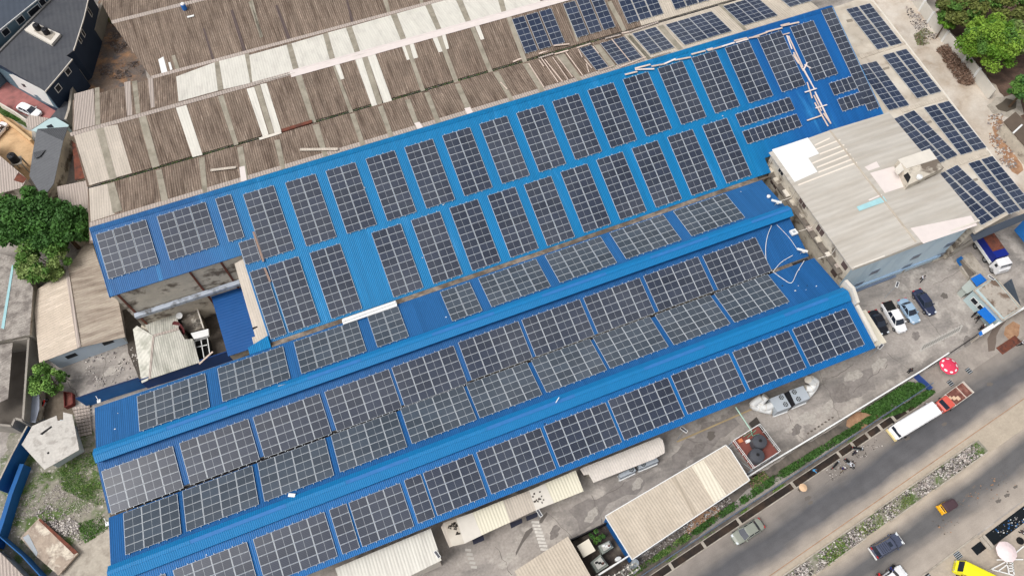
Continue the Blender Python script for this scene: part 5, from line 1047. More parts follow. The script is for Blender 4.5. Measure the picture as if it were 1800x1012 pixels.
mb.build('rim', m_conc2, pt); mb = MB(); mb.obox(Q_[0]+Vector((0, 0, .03)), Q_[1]+Vector((0, 0, .03)), .5, .1); mb.obox(Q_[0]+Vector((0, 0, .035)), Q_[0].lerp(Q_[3], .3)+Vector((0, 0, .035)), .4, .1); mb.build('blue_end', m_bluewall, pt)
mb = MB(); mb.prism([p-Vector((0, 0, .4)) for p in Q_], .1); mb.build('soil', m_mud, pt)
ground('walkway', [z6(*p) for p in ((140, 235), (215, 195), (345, 370), (290, 395))], .03, m_conc2, 0)
st_ = thing('metal_stack', 'stack of dark corrugated metal sheets leaning behind the gatehouse', 'sheet stack', U(1783, 515, 0))
for i in range(4):
    mb = MB(); a = 478+i*17; mb.prism([U(*z6(a, 458-i*12), .8-.1*i), U(*z6(a+15, 448-i*12), .8-.1*i), U(*z6(a+62-i*6+50, 640), .5), U(*z6(a+45-i*6+50, 645), .5)], .08); mb.build('sheet', solid('dark slate sheet', c(66, 74, 84), .5, var=.15), st_)
def lamp(px, z, rz, label):
    p = U(*px, z); t = thing('solar_lamp', label, 'solar lamp', (p.x, p.y, 0), rz, world=False)
    mb = MB(); mb.tube([(0, 0, 0), (0, 0, z)], .035); mb.build('pole', m_steel, t)
    mb = MB(); mb.box(-.22, .22, -.55, .55, z, z+.05); mb.build('frame', m_white, t); mb = MB(); mb.box(-.15, .15, -.48, .48, z+.052, z+.06); mb.build('panel', solid('grey cells', c(84, 84, 90), .4), t)
lamp((948, 901), 4.2, R(10), 'white framed solar lamp at the patched awning edge'); lamp((1202, 755), 5.0, R(30), 'white framed solar lamp at the hall eave above the chillers')
lamp((768.6, 973.9), 4.8, R(18), 'white framed solar lamp beside the white awning'); lamp((1548, 608.6), 4.0, R(-70), 'white framed solar lamp by the cream canopy')
lamp((1577, 500), 4.5, R(-50), 'white framed solar lamp on the office front'); lamp((1742.6, 488), 4.0, R(22), 'white framed solar lamp at the gatehouse corner')
# water tank platform
tq = T(1240, 730, 6.748); ZT = 4.2
pf = thing('tank_platform', 'red floored steel platform with white rails carrying two water tanks', 'platform', (U(1328, 790, 0).x, U(1328, 790, 0).y, 0))
C4 = [U(*tq(*p), ZT) for p in ((320, 312), (622, 122), (865, 440), (560, 636))]
mb = MB(); mb.prism(C4, .12); mb.build('deck', solid('red deck', c(124, 72, 64), .8, var=.15), pf)
for p in C4:
    mb = MB(); mb.box(p.x-.08, p.x+.08, p.y-.08, p.y+.08, 0, ZT-.13); mb.build('leg', m_steel, pf)
for i, (a, b) in enumerate(zip(C4, C4[1:]+C4[:1])):
    mb = MB(); 
    for h in (.5, 1.0): mb.obox(a+Vector((0, 0, h)), b+Vector((0, 0, h)), .06, .05)
    for f in (0.02, .25, .5, .75): p = a.lerp(b, f); mb.box(p.x-.03, p.x+.03, p.y-.03, p.y+.03, ZT, ZT+.95)
    mb.build('guard_rail', m_white, pf)
    mb = MB(); mb.cyl(a-Vector((0, 0, .3)), Vector((b.x, b.y, .3)), .04); mb.build('brace', m_steel, pf)
wtank(U(*tq(650, 300), ZT+1.7)-Vector((0, 0, 1.69)), 1.0, 1.75, 'upper of the two dark grey water tanks on the red platform', m_tank)
wtank(U(*tq(620, 465), ZT+1.7)-Vector((0, 0, 1.69)), 1.0, 1.75, 'lower of the two dark grey water tanks on the red platform', m_tank)
mb = MB(); a, b = U(1293, 715, 5.2), U(1321, 757, 4.4); mb.cyl(a, b, .09); mb.cyl(b, (b.x, b.y, 4.25), .09); o = mb.build('pipe', solid('pale green pipe', c(168, 200, 184), .6)); tag(o, 'pale green pipe running from the blue hall to the tank platform', 'pipe')
pm = thing('pump_skid', 'orange and green pump fittings with a white box on the platform', 'pump', U(*tq(480, 290), ZT+.02))
mb = MB(); p = U(*tq(415, 300), ZT+.1); mb.box(p.x-.3, p.x+.3, p.y-.25, p.y+.25, ZT, ZT+.3); mb.build('motor', solid('orange motor', c(206, 124, 84), .6), pm)
mb = MB(); p = U(*tq(508, 300), ZT+.4); mb.box(p.x-.3, p.x+.3, p.y-.2, p.y+.2, ZT, ZT+.4); mb.build('white_box', m_white, pm)
mb = MB(); mb.tube([U(*tq(450, 250), ZT+.3), U(*tq(540, 190), ZT+.3), U(*tq(560, 240), ZT+.3), U(*tq(640, 215), ZT+.3)], .05); mb.tube([U(*tq(500, 260), ZT+.2), U(*tq(600, 170), ZT+.2)], .05); mb.build('pipework', solid('green pipe', c(110, 160, 136), .6), pm)
# chillers
def chiller(C, z, label, fans, t0):
    P_ = [U(*t0(*p), z) for p in C]; t = thing('chiller', label, 'air conditioner', (P_[0].x, P_[0].y, 0))
    mb = MB(); mb.prism(P_, ('z', .25)); mb.build('casing', solid('grey casing', c(176, 184, 192), .5, var=.04), t)
    for f in fans:
        p = U(*t0(*f), z+.01)
        mb = MB(); mb.lathe(p, [(.42, 0), (.44, .05), (.44, .051)], 22); g_ = mb.build('fan_ring', MATS['grey casing'], t)
        mb = MB(); mb.lathe(p, [(.37, .04), (.37, .06)], 20); mb.build('fan_well', m_dark, t)
        for k in range(6):
            a = k*math.pi/3; d1 = Vector((math.cos(a), math.sin(a), 0)); mb = MB(); mb.obox(p+d1*.08+Vector((0, 0, .09)), p+d1*.33+Vector((0, 0, .09)), .1, .02); mb.build('blade', m_steel, t)
    for i, j in ((0, 3), (1, 2)):
        for q in (P_[i], P_[j]): mb = MB(); mb.box(q.x-.06, q.x+.06, q.y-.06, q.y+.06, 0, .25); mb.build('foot', m_white, t)
    mb = MB(); a, b = P_[3], P_[2]; d_ = Vector((0, 0, 0)); mb.obox(Vector((a.x, a.y, .3)), Vector((b.x, b.y, .3)), .3, .1); mb.build('base_rail', m_white, t)
tc_ = T(1300, 640, 7.783)
chiller(((410, 470), (600, 395), (710, 580), (520, 650)), 2.2, 'left open air chiller with two fans and white ducts', ((570, 452), (628, 548)), tc_)
chiller(((680, 360), (870, 290), (968, 460), (765, 545)), 2.2, 'right open air chiller with two fans next to a black louvre', ((747, 380), (805, 475)), tc_)
mb = MB(); mb.prism([U(*tc_(*p), 2.1) for p in ((615, 395), (675, 362), (765, 550), (720, 575))], ('z', .3)); o = mb.build('louvre_box', m_black); tag(o, 'black louvre box between the two open chillers', 'louvre')
def duct(pts, r, label):
    t = thing('duct', label, 'duct', (U(*tc_(*pts[0][:2]), 0).x, U(*tc_(*pts[0][:2]), 0).y, 0)); P_ = [U(*tc_(x, y), z) for x, y, z in pts]
    import itertools
    # smooth path
    Q_ = []
    for i in range(len(P_)-1):
        p0, p1, p2, p3 = P_[max(0, i-1)], P_[i], P_[i+1], P_[min(len(P_)-1, i+2)]
        for k in range(5):
            s_ = k/5; Q_.append(.5*((2*p1)+(-p0+p2)*s_+(2*p0-5*p1+4*p2-p3)*s_*s_+(-p0+3*p1-3*p2+p3)*s_**3))
    Q_.append(P_[-1]); rings = []; n = 16; up = Vector((0, 0, 1))
    for i, q in enumerate(Q_):
        d_ = (Q_[min(i+1, len(Q_)-1)]-Q_[max(i-1, 0)]).normalized(); a = d_.cross(up); a = a.normalized() if a.length > .1 else Vector((1, 0, 0)); b = a.cross(d_)
        rings.append([q+a*(math.cos(2*math.pi*k/n)*r)+b*(math.sin(2*math.pi*k/n)*r) for k in range(n)])
    mb = MB(); mb.loft(rings); mb.build('duct_bend', m_white, t, smooth=True)
    for i in range(0, len(Q_), 5):
        mb = MB(); d_ = (Q_[min(i+1, len(Q_)-1)]-Q_[max(i-1, 0)]).normalized(); mb.cyl(Q_[i]-d_*.04, Q_[i]+d_*.04, r*1.06, n=16); mb.build('flange', m_offw, t)
duct([(440, 560, 1.6), (340, 590, 1.7), (290, 530, 2.1), (360, 440, 3.0)], .52, 'inner white bent duct between the left chiller and the hall')
duct([(420, 640, .9), (250, 600, 1.4), (180, 550, 2.0), (300, 455, 3.0)], .5, 'outer white bent duct at the far left of the chillers')
duct([(900, 330, 1.7), (980, 330, 1.7), (1010, 260, 2.1), (940, 210, 3.2)], .52, 'white bent duct between the right chiller and the hall')
duct([(940, 430, .9), (1020, 330, 1.2), (1050, 240, 2.0), (980, 190, 3.0)], .42, 'outermost white duct at the far right of the chillers')
tb = T(980, 740)
chiller(((545, 470), (680, 405), (700, 440), (560, 505)), 1.5, 'left chiller half hidden under the rounded awning', ((655, 428),), tb)
chiller(((715, 395), (880, 320), (900, 355), (730, 425)), 1.5, 'right chiller half hidden under the rounded awning', ((762, 380),), tb)
# generator pen
zg_ = T(900, 900, 7.826)
shed('cream_cabinet', 'square cream topped cabinet in the generator pen', 'cabinet', [zg_(*p) for p in ((895, 460), (1055, 360), (1150, 525), (985, 620))], 2.4, solid('cream top', c(220, 212, 196), .8), m_dirtywall)
def gen(C, z, label):
    P_ = [U(*zg_(*p), z) for p in C]; t = thing('generator', label, 'generator', (P_[0].x, P_[0].y, 0)); ctr = sum(P_, Vector())/4
    mb = MB(); mb.prism([p-Vector((0, 0, .5)) for p in P_], ('z', .1)); mb.build('base_box', solid('grey green metal', c(128, 134, 128), .7, var=.12), t)
    mb = MB(); mb.prism([ctr+(p-ctr)*.68 for p in P_], .5); mb.build('housing', solid('light grey metal', c(176, 176, 170), .6, var=.1), t)
    for k in range(3):
        q = ctr+(P_[0]-ctr)*.35*(k-1)+Vector((0, 0, .0)); mb = MB(); mb.box(q.x-.18, q.x+.18, q.y-.12, q.y+.12, z, z+.16); mb.build('vent_cap', random.choice([m_dark, m_white]), t)
    mb = MB(); mb.cyl(ctr+(P_[2]-ctr)*.3, ctr+(P_[2]-ctr)*.3+Vector((0, 0, .9)), .1); mb.build('exhaust', m_rust, t)
gen(((1190, 450), (1345, 375), (1405, 470), (1250, 568)), 2.0, 'upper grey generator in the dark pen'); gen(((1085, 680), (1220, 565), (1335, 720), (1175, 828)), 2.1, 'lower grey generator in the dark pen')
mb = MB(); mb.lathe(U(*zg_(1450, 650), .1), [(.25, 0), (.28, .3), (.28, .8), (.2, .85)], 14, sx=1.6); o = mb.build('jerrycan', m_white); tag(o, 'white plastic drum on the floor of the generator pen', 'drum')
ts = thing('transformer', 'grey lattice frame with insulators at the bottom edge beside the long shed', 'transformer', (U(1100, 1000, 0).x, U(1100, 1000, 0).y, 0))
A, B, Cc, D = [U(*zg_(*p), 5.5) for p in ((1400, 870), (1700, 690), (1760, 760), (1460, 960))]
for a, b in ((A, B), (B, Cc), (Cc, D), (D, A), (A.lerp(B, .33), D.lerp(Cc, .33)), (A.lerp(B, .66), D.lerp(Cc, .66))):
    mb = MB(); mb.obox(a, b, .12, .12); mb.build('beam', solid('pale lattice', c(150, 150, 142), .7), ts)
for f in (0.05, .25, .45, .65, .85):
    for e in (A.lerp(B, f), D.lerp(Cc, f)): mb = MB(); mb.lathe(e, [(.05, 0), (.12, .08), (.05, .16), (.12, .24), (.04, .34)], 10); mb.build('insulator', m_offw, ts)
for q in (A, B, Cc, D): mb = MB(); mb.cyl((q.x, q.y, 0), (q.x, q.y, 5.38), .1); mb.build('pole', m_steel, ts)
mb = MB(); mb.lathe(U(*zg_(1700, 690), 2.2)-Vector((0, 0, 2)), [(.5, 0), (.5, 1.9), (.45, 2.0)], 16); mb.build('transformer_tank', m_steel, ts)
# hatches, pavers
for i in range(8):
    p = U(*tc_(935+i*48, 945-i*31), .02); mb = MB(); mb.box(p.x-.12, p.x+.12, p.y-.1, p.y+.1, 0, .18); o = mb.build('concrete_block', m_mud); tag(o, 'small dark concrete block in the row inside the perimeter wall', 'block', 'row of concrete blocks along the wall')
# ================================================================ roof clutter
def plank(a, b, za, zb_, label, wd=.28, m=None, group=None, nm='plank', cat='plank'):
    mb = MB(); mb.obox(a+Vector((0, 0, .35)), b+Vector((0, 0, .35)), wd, .05); o = mb.build(nm, m or m_wood); tag(o, label, cat, group); return o
gpl = 'loose flashing planks across the azure roof top'
tr8 = T(1100, 50)
row = [((-10, 425), (100, 398)), ((80, 370), (215, 335)), ((80, 380), (250, 374)), ((225, 352), (345, 330)), ((340, 330), (440, 285)), ((430, 297), (575, 270)), ((580, 245), (705, 212)), ((715, 205), (770, 190)), ((725, 213), (850, 175)), ((830, 182), (965, 140)), ((960, 125), (1075, 98)), ((975, 140), (1085, 108)), ((1090, 100), (1180, 85)), ((1130, 92), (1255, 48))]
for i, (a, b) in enumerate(row): plank(PZ(PA, *tr8(*a)), PZ(PA, *tr8(*b)), 0, 0, 'loose pinkish white flashing strip lying above the array tops on the azure roof', .3, random.choice([m_wood, m_pink]), gpl)
row = [((230, 300), (375, 263)), ((360, 243), (440, 222)), ((365, 248), (525, 213))]
for a, b in row: plank(PZ(PA, *t10(*a)), PZ(PA, *t10(*b)), 0, 0, 'loose pinkish white flashing strip lying above the array tops on the azure roof', .3, m_wood, gpl)
g2 = 'plank pile between the right arrays'
for a, b in (((415, 330), (460, 452)), ((430, 335), (558, 612)), ((475, 480), (560, 640)), ((470, 500), (520, 580)), ((560, 620), (660, 805)), ((565, 640), (640, 770)), ((595, 745), (640, 888)), ((575, 835), (680, 800)), ((655, 860), (722, 1000)), ((665, 830), (752, 1005)), ((670, 975), (772, 945)), ((595, 570), (560, 645)), ((570, 590), (630, 620)), ((380, 325), (440, 308))):
    plank(PZ(PA, *t10(*a)), PZ(PA, *t10(*b)), 0, 0, 'pinkish white plank in the tangled pile between the two rightmost tall arrays', .22, random.choice([m_wood, m_pink]), g2)
R4 = T(1320, 0, 2.977)
for a, b in (((290, 638), (370, 610)), ((335, 500), (412, 650)), ((330, 545), (400, 668)), ((375, 600), (415, 655))):
    plank(PZ(PA, *R4(*a)), PZ(PA, *R4(*b)), 0, 0, 'pinkish white plank in the tangled pile between the two rightmost tall arrays', .24, m_wood, g2)
g3 = 'planks scattered on the old shed roofs'
for a, b in (((110, 565), (240, 508)), ((120, 520), (185, 482)), ((340, 492), (470, 440)), ((340, 530), (470, 490)), ((480, 495), (600, 462)), ((470, 420), (610, 405)), ((675, 440), (800, 400)), ((930, 358), (1065, 322)), ((1075, 310), (1140, 296)), ((1140, 298), (1400, 210))):
    plank(PZ(PG if a[1] < 430 and a[0] < 600 else PH, *t24(*a)), PZ(PG if a[1] < 430 and a[0] < 600 else PH, *t24(*b)), 0, 0, 'bleached plank beside the dark gutter of the old shed roofs', .3, random.choice([m_wood, m_pale]), g3)
for a, b in (((250, 580), (385, 790)), ((360, 530), (510, 745)), ((390, 540), (550, 740)), ((460, 520), (600, 725)), ((500, 515), (640, 700)), ((580, 480), (730, 685)), ((340, 545), (385, 605)), ((690, 450), (725, 525)), ((745, 540), (810, 620)), ((760, 580), (785, 660)), ((820, 425), (870, 490)), ((985, 360), (1150, 560)), ((870, 640), (1000, 600)), ((1060, 610), (1290, 520)), ((0, 745), (60, 808))):
    plank(PZ(PH, *t24(*a)), PZ(PH, *t24(*b)), 0, 0, 'bleached plank lying down the slope left of the single column array', .16, m_wood, g3)
for a, b in (((262, 790), (460, 787)),): plank(PZ(PH, *z4(*a)), PZ(PH, *z4(*b)), 0, 0, 'long cream plank lying level on the brown slope left of centre', .5, m_cream)
plank(PZ(PH, *z1(1105, 898)), PZ(PH, *z1(1238, 882)), 0, 0, 'short cream plank on the brown slope above the fourth azure array', .45, m_cream)
plank(PZ(PG, *z4(50, 735)), PZ(PG, *z4(165, 700)), 0, 0, 'pale folded sheet at the gutter beside the rusty channel', .5, m_offw)
mb = MB(); a, b = PZ(PG, *z4(165, 690)), PZ(PG, *z4(325, 640)); mb.obox(a+Vector((0, 0, .3)), b+Vector((0, 0, .3)), .6, .2); o = mb.build('rusty_channel', m_rust); tag(o, 'dark red rusty channel lying over the mossy gutter', 'channel')
plank(PZ(PA, *T(400, 270)(235, 705)), PZ(PA, *T(400, 270)(325, 970)), 0, 0, 'stack of brown planks beside the fourth azure array', .3, solid('brown planks', c(150, 128, 116), .9))
plank(PZ(PA, *T(400, 420)(335, 265)), PZ(PA, *T(400, 420)(385, 390)), 0, 0, 'short stack of brown planks between the two lower left arrays', .3, MATS['brown planks'])
plank(PZ(PB, *T(420, 620)(355, 303)), PZ(PB, *T(420, 620)(505, 268)), 0, 0, 'thin stick on the vent above the royal blue slope', .12)
plank(PZ(PF, *T(420, 812)(445, 295)), PZ(PF, *T(420, 812)(505, 300)), 0, 0, 'small white scrap sheet below the lower left arrays', .45, m_white, cat='scrap', nm='scrap')
plank(U(*T(900, 620)(388, 450), 10.3), U(*T(900, 620)(418, 400), 10.3), 0, 0, 'short white stick on the lower ridge vent', .1, m_white)
# white hoses and roof kit near the office
def hose(px, pl, label, r=.045):
    P_ = [PZ(pl, x, y, .12) for x, y in px]; Q_ = []
    for i in range(len(P_)-1):
        p0, p1, p2, p3 = P_[max(0, i-1)], P_[i], P_[i+1], P_[min(len(P_)-1, i+2)]
        for k in range(5):
            s_ = k/5; Q_.append(.5*((2*p1)+(-p0+p2)*s_+(2*p0-5*p1+4*p2-p3)*s_*s_+(-p0+3*p1-3*p2+p3)*s_**3))
    Q_.append(P_[-1]); mb = MB(); mb.tube(Q_, r); o = mb.build('cable', m_white); tag(o, label, 'cable')
t19 = T(1140, 380)
hose([t19(*p) for p in ((1095, 82), (1060, 170), (1042, 280), (1050, 400), (1100, 490))], PC, 'white cable curving down beside the last upper array')
hose([t19(*p) for p in ((1110, 492), (1180, 410), (1282, 348))], PC, 'white cable arcing towards the office over the royal blue slope')
hose([t19(*p) for p in ((1110, 495), (1200, 560), (1272, 592), (1320, 500), (1385, 395))], PF, 'white cable bent in a V below the black gutter')
hose([t19(*p) for p in ((1140, 75), (1250, 190), (1320, 290))], PC, 'thin white wire crossing to the roof aerial', .03)
def roofkit(px, pl, label):
    p = PZ(pl, *px, .1); t = thing('camera_unit', label, 'roof unit', p)
    mb = MB(); mb.box(p.x-.5, p.x+.5, p.y-.45, p.y+.45, p.z, p.z+.35); mb.build('case', m_white, t)
    mb = MB(); mb.box(p.x-.22, p.x+.22, p.y-.2, p.y+.2, p.z+.352, p.z+.4); mb.build('grille', m_steel, t)
roofkit((1394.5, 409.5), PC, 'white square roof unit on the royal blue slope near the office')
def aerial(px, pl, label, z=1.2):
    p = PZ(pl, *px, .1); t = thing('aerial', label, 'aerial', p)
    mb = MB(); mb.tube([p, p+Vector((0, 0, z))], .05); mb.build('mast', m_steel, t)
    mb = MB(); mb.obox(p+Vector((-.7, .5, z)), p+Vector((.5, -.5, z)), .3, .2); mb.build('sector_panel', m_white, t)
    mb = MB(); mb.lathe(p+Vector((.1, -.2, z*.6)), [(.2, 0), (.28, .2), (.2, .4)], 12); mb.build('radio', m_offw, t)
aerial((1407, 446), PC, 'white roof aerial beside the black gutter near the office'); aerial((1362, 361), PB, 'white roof aerial on the upper royal blue slope near the office')
mb = MB(); p = PZ(PB, 1350.5, 346.5, .1); mb.lathe(p, [(.25, 0), (.3, .3), (.1, .45)], 12); o = mb.build('roof_cowl', m_white); tag(o, 'small white roof cowl near the top corner of the royal blue slope', 'roof cowl')
for px_, lab in (((173.5, 704.5), 'small white flood lamp above the upper left corner of the hall'), ((188, 920), 'small white flood lamp on the left gable of the hall')):
    p = U(*px_, 9.2 if px_[1] < 800 else 7.6); mb = MB(); mb.box(p.x-.22, p.x+.22, p.y-.25, p.y+.25, p.z-.2, p.z); mb.obox(p, p+Vector((-.3, .9, 0)), .06, .05); o = mb.build('flood_lamp', m_white); tag(o, lab, 'flood lamp')
# drum on the rear roof
p = PZ(PL, *z1(968, 50)); t = thing('water_drum', 'small blue and white water drum on the rear brown roof', 'drum', p)
mb = MB(); mb.lathe(p, [(.35, 0), (.42, .1), (.42, 1.0), (.35, 1.1)], 16); mb.build('drum_body', solid('drum blue', c(40, 110, 190), .5), t)
mb = MB(); mb.lathe(p+Vector((0, 0, 1.1)), [(.36, 0), (.36, .15), (.2, .22)], 16); mb.build('lid', m_white, t)
mb = MB(); p = PZ(PL, *z1(998, 88), .05); mb.box(p.x-.6, p.x+.6, p.y-.2, p.y+.2, p.z, p.z+.1); o = mb.build('scrap', m_white); tag(o, 'white scrap board on the rear brown roof ridge', 'scrap')
# ================================================================ VEHICLES (x forward, z up, origin on the ground)
m_head = solid('head lamp lens', c(220, 226, 232), .2); m_tail = solid('tail lamp red', c(170, 30, 34), .3); m_wind = solid('dark tinted glass', c(34, 42, 56), .08, spec=.8); m_trim = solid('black trim', c(24, 24, 26), .6); m_rim = solid('alloy rim', c(150, 152, 156), .35, metal=.6)
def ring(x, w_, zl_, zt, bul=1.03): return [Vector((x, y, z)) for y, z in ((-w_*.9, zl_), (w_*.9, zl_), (w_, zl_+.12), (w_*bul, (zl_+zt)/2), (w_*.96, zt-.08), (w_*.8, zt-.01), (0, zt+.02), (-w_*.8, zt-.01), (-w_*.96, zt-.08), (-w_*bul, (zl_+zt)/2), (-w_, zl_+.12))]
def wheel(t, x, y, r=.33, wd=.22):
    s_ = 1 if y > 0 else -1; wh_ = bpy.data.objects.new('wheel', None)
    mb = MB(); mb.cyl((x, y-wd/2, r), (x, y+wd/2, r), r, n=20); w0 = mb.build('wheel', m_tyre, t)
    mb = MB(); mb.cyl((x, y+s_*wd/2, r), (x, y+s_*(wd/2+.012), r), r*.62, n=14); mb.build('rim', m_rim, w0)
def small(t, nm, m, *b):
    mb = MB(); mb.box(*b); return mb.build(nm, m, t)
def frustum(b, tp): mb = MB(); mb.loft([[Vector(p) for p in b], [Vector(p) for p in tp]]); return mb
def place(front, rear, z): 
    f, r = U(*front, z), U(*rear, z); m_ = (f+r)/2; return Vector((m_.x, m_.y, .012)), math.atan2((f-r).y, (f-r).x), (f-r).length
def car(front, rear, paint, label, L=None, W=1.78, H=1.45, kind='sedan', cat='car', group=None, z=.8, roofm=None, gx=None):
    loc, rz, l_ = place(front, rear, z); L = L or l_; t = thing('parked_car' if group and 'park' in group else 'car', label, cat, loc, rz, group, world=False)
    h, w_ = L/2, W/2; hb_ = .92 if kind == 'sedan' else 1.08
    rings = [ring(-h, w_*.72, .42, hb_-.16), ring(-h+.12, w_*.88, .3, hb_-.03), ring(-h+.5, w_*.97, .24, hb_+.02), ring(-h*.4, w_, .22, hb_+.02), ring(h*.25, w_, .22, hb_-.02), ring(h-.95, w_*.98, .24, hb_-.08), ring(h-.4, w_*.92, .26, hb_-.16), ring(h-.1, w_*.8, .32, hb_-.26), ring(h, w_*.62, .4, hb_-.34)]
    mb = MB(); mb.loft(rings); mb.build('body', paint, t, smooth=False)
    if kind == 'sedan': xb0, xb1, xt0, xt1 = -h+.75, h-1.25, -h+1.35, h-2.05
    elif kind == 'suv': xb0, xb1, xt0, xt1 = -h+.12, h-1.2, -h+.35, h-1.85
    else: xb0, xb1, xt0, xt1 = -h+1.75, h-1.15, -h+1.95, h-1.85
    wb, wt = w_*.9, w_*.70
    mb = frustum([(xb0, -wb, hb_-.05), (xb1, -wb, hb_-.08), (xb1+.12, 0, hb_-.08), (xb1, wb, hb_-.08), (xb0, wb, hb_-.05), (xb0-.08, 0, hb_-.05)], [(xt0, -wt, H-.03), (xt1, -wt, H-.03), (xt1+.1, 0, H-.03), (xt1, wt, H-.03), (xt0, wt, H-.03), (xt0-.05, 0, H-.03)])
    mb.build('windows', m_wind, t)
    mb = MB(); mb.loft([[Vector((x, y, z_)) for x, y in ((xt0-.08, -wt*.9), (xt0, -wt*1.03), (xt1, -wt*1.03), (xt1+.12, -wt*.8), (xt1+.16, 0), (xt1+.12, wt*.8), (xt1, wt*1.03), (xt0, wt*1.03), (xt0-.08, wt*.9))] for z_ in (H-.035, H)] + [[Vector((x, y, H+.035)) for x, y in ((xt0+.05, -wt*.75), (xt0+.1, -wt*.85), (xt1-.1, -wt*.85), (xt1, -wt*.7), (xt1, 0), (xt1, wt*.7), (xt1-.1, wt*.85), (xt0+.1, wt*.85), (xt0+.05, wt*.75))]]); mb.build('roof', roofm or paint, t)
    for s_ in (-1, 1):
        for (p, q) in (((xb0, s_*wb*1.005, hb_-.03), (xt0, s_*wt*1.02, H-.02)), ((xb1, s_*wb*1.005, hb_-.06), (xt1, s_*wt*1.02, H-.02)), (((xb0+xb1)/2-.1, s_*wb*1.01, hb_-.04), ((xt0+xt1)/2-.1, s_*wt*1.03, H-.02))):
            mb = MB(); mb.cyl(p, q, .045, n=6); mb.build('pillar', paint, t)
        mb = MB(); mb.box(h-.45, h-.08, s_*w_*.62-.16, s_*w_*.62+.16, hb_-.36, hb_-.20); mb.build('headlight', m_head, t)
        mb = MB(); mb.box(-h-.0, -h+.22, s_*w_*.66-.17, s_*w_*.66+.17, hb_-.25, hb_-.04); mb.build('tail_light', m_tail, t)
        mb = MB(); mb.box(xb1-.28, xb1-.12, s_*(w_+.1)-.1, s_*(w_+.1)+.1, hb_-.03, hb_+.12); mb.build('mirror', paint, t)
        wheel(t, h-.85, s_*(w_-.08)); wheel(t, -h+.85, s_*(w_-.08))
    small(t, 'bumper', paint, h-.06, h+.05, -w_*.6, w_*.6, .3, .48); small(t, 'grille', m_trim, h-.05, h+.03, -w_*.4, w_*.4, .5, .58)
    small(t, 'number_plate', m_offw, -h-.06, -h-.03, -.25, .25, .5, .62)
    small(t, 'sunroof', m_wind, xt1-.75, xt1-.25, -wt*.5, wt*.5, H+.036, H+.045) if gx else None
    return t, h, w_, hb_
zq = T(1480, 380)
pw = solid('white car paint', c(232, 232, 234), .25, spec=.5); pn = solid('navy car paint', c(46, 54, 80), .2, spec=.6); pb = solid('light blue car paint', c(150, 176, 200), .25, spec=.5); pk = solid('black car paint', c(24, 26, 34), .15, spec=.6); po = solid('olive grey car paint', c(138, 142, 132), .3, spec=.5); ps = solid('slate car paint', c(78, 84, 104), .25, spec=.5)
GC = 'cars parked in the yard'
car(zq(815, 868), zq(662, 652), pn, 'navy sedan parked rightmost in the yard row', group=GC); car(zq(672, 940), zq(532, 735), pb, 'light blue sedan parked between the white pickup and the navy car', group=GC)
tt, h, w_, hb_ = car((1587.7, 582.5), (1557, 531), pw, 'white pickup with black bed cover parked in the yard row', kind='pickup', H=1.72, W=1.85, group=GC, cat='pickup')
small(tt, 'bed_cover', m_trim, -h+.08, -h+1.65, -w_*.86, w_*.86, hb_-.02, hb_+.10)
car(t21(1200, 640), t21(1078, 432), pk, 'black sedan parked beside the cream canopy', group=GC)
car((1289.8, 948.7), (1339.4, 917.5), po, 'olive grey sedan driving alone on the near carriageway')
tt, h, w_, hb_ = car((1585, 943.7), (1538, 970.9), ps, 'dark slate off road car with chrome bumpers on the far carriageway', kind='suv', H=1.9, W=1.85, cat='off road car', gx=1, z=1.2)
small(tt, 'chrome_bumper', m_white, h+.02, h+.14, -w_*.95, w_*.95, .4, .62); small(tt, 'chrome_bumper', m_white, -h-.14, -h-.02, -w_*.95, w_*.95, .4, .6)
for k in range(5): small(tt, 'roof_rack_bar', m_trim, -h+.6+k*.3, -h+.64+k*.3, -.6, .6, 1.94, 1.98)
car((68, 200.5), (32, 184), pw, 'white car parked on red paving beside the navy house')
car((-22, 248), (10, 214), pw, 'white car cut off by the left edge in the sand yard', L=4.6)
car((1586, 1003), (1549, 1030), pw, 'white car cut off by the bottom edge of the photograph', L=4.6, H=1.5)
# white bus
loc, rz, l_ = place((1575, 759), (1641.5, 719), 1.8); b = thing('bus', 'long white bus with cream bumper parked beside the drain', 'bus', loc, rz, world=False); h = 3.75
def boxloft(x0, x1, w0, z0, z1, rr=.12): return [[Vector((x, y, z)) for y, z in ((-w0, z0), (w0, z0), (w0, z1-rr*1.5), (w0-rr, z1-.02), (0, z1+.04), (-w0+rr, z1-.02), (-w0, z1-rr*1.5))] for x in (x0, x1)]
mb = MB(); r_ = boxloft(-h, h-1.15, 1.05, .35, 2.6); r_ += [[Vector((p.x+.55, p.y*.96, min(p.z, 2.45))) for p in r_[1]], [Vector((p.x+.95, p.y*.93, .35+(p.z-.35)*.42)) for p in r_[1]], [Vector((p.x+1.15, p.y*.8, .4+(p.z-.35)*.3)) for p in r_[1]]]
mb.loft(r_); mb.build('body', pw, b)
mb = MB(); mb.add([(h-.62, -.85, 2.42), (h-.62, .85, 2.42), (h-.22, .85, 1.42), (h-.22, -.85, 1.42), (h-.66, -.85, 2.36), (h-.66, .85, 2.36), (h-.26, .85, 1.36), (h-.26, -.85, 1.36)], [(0, 1, 2, 3), (7, 6, 5, 4), (0, 4, 5, 1), (1, 5, 6, 2), (2, 6, 7, 3), (3, 7, 4, 0)]); mb.build('windscreen', m_wind, b)
small(b, 'bumper', solid('cream yellow bumper', c(226, 206, 150), .5), h-.05, h+.14, -1.0, 1.0, .35, .75)
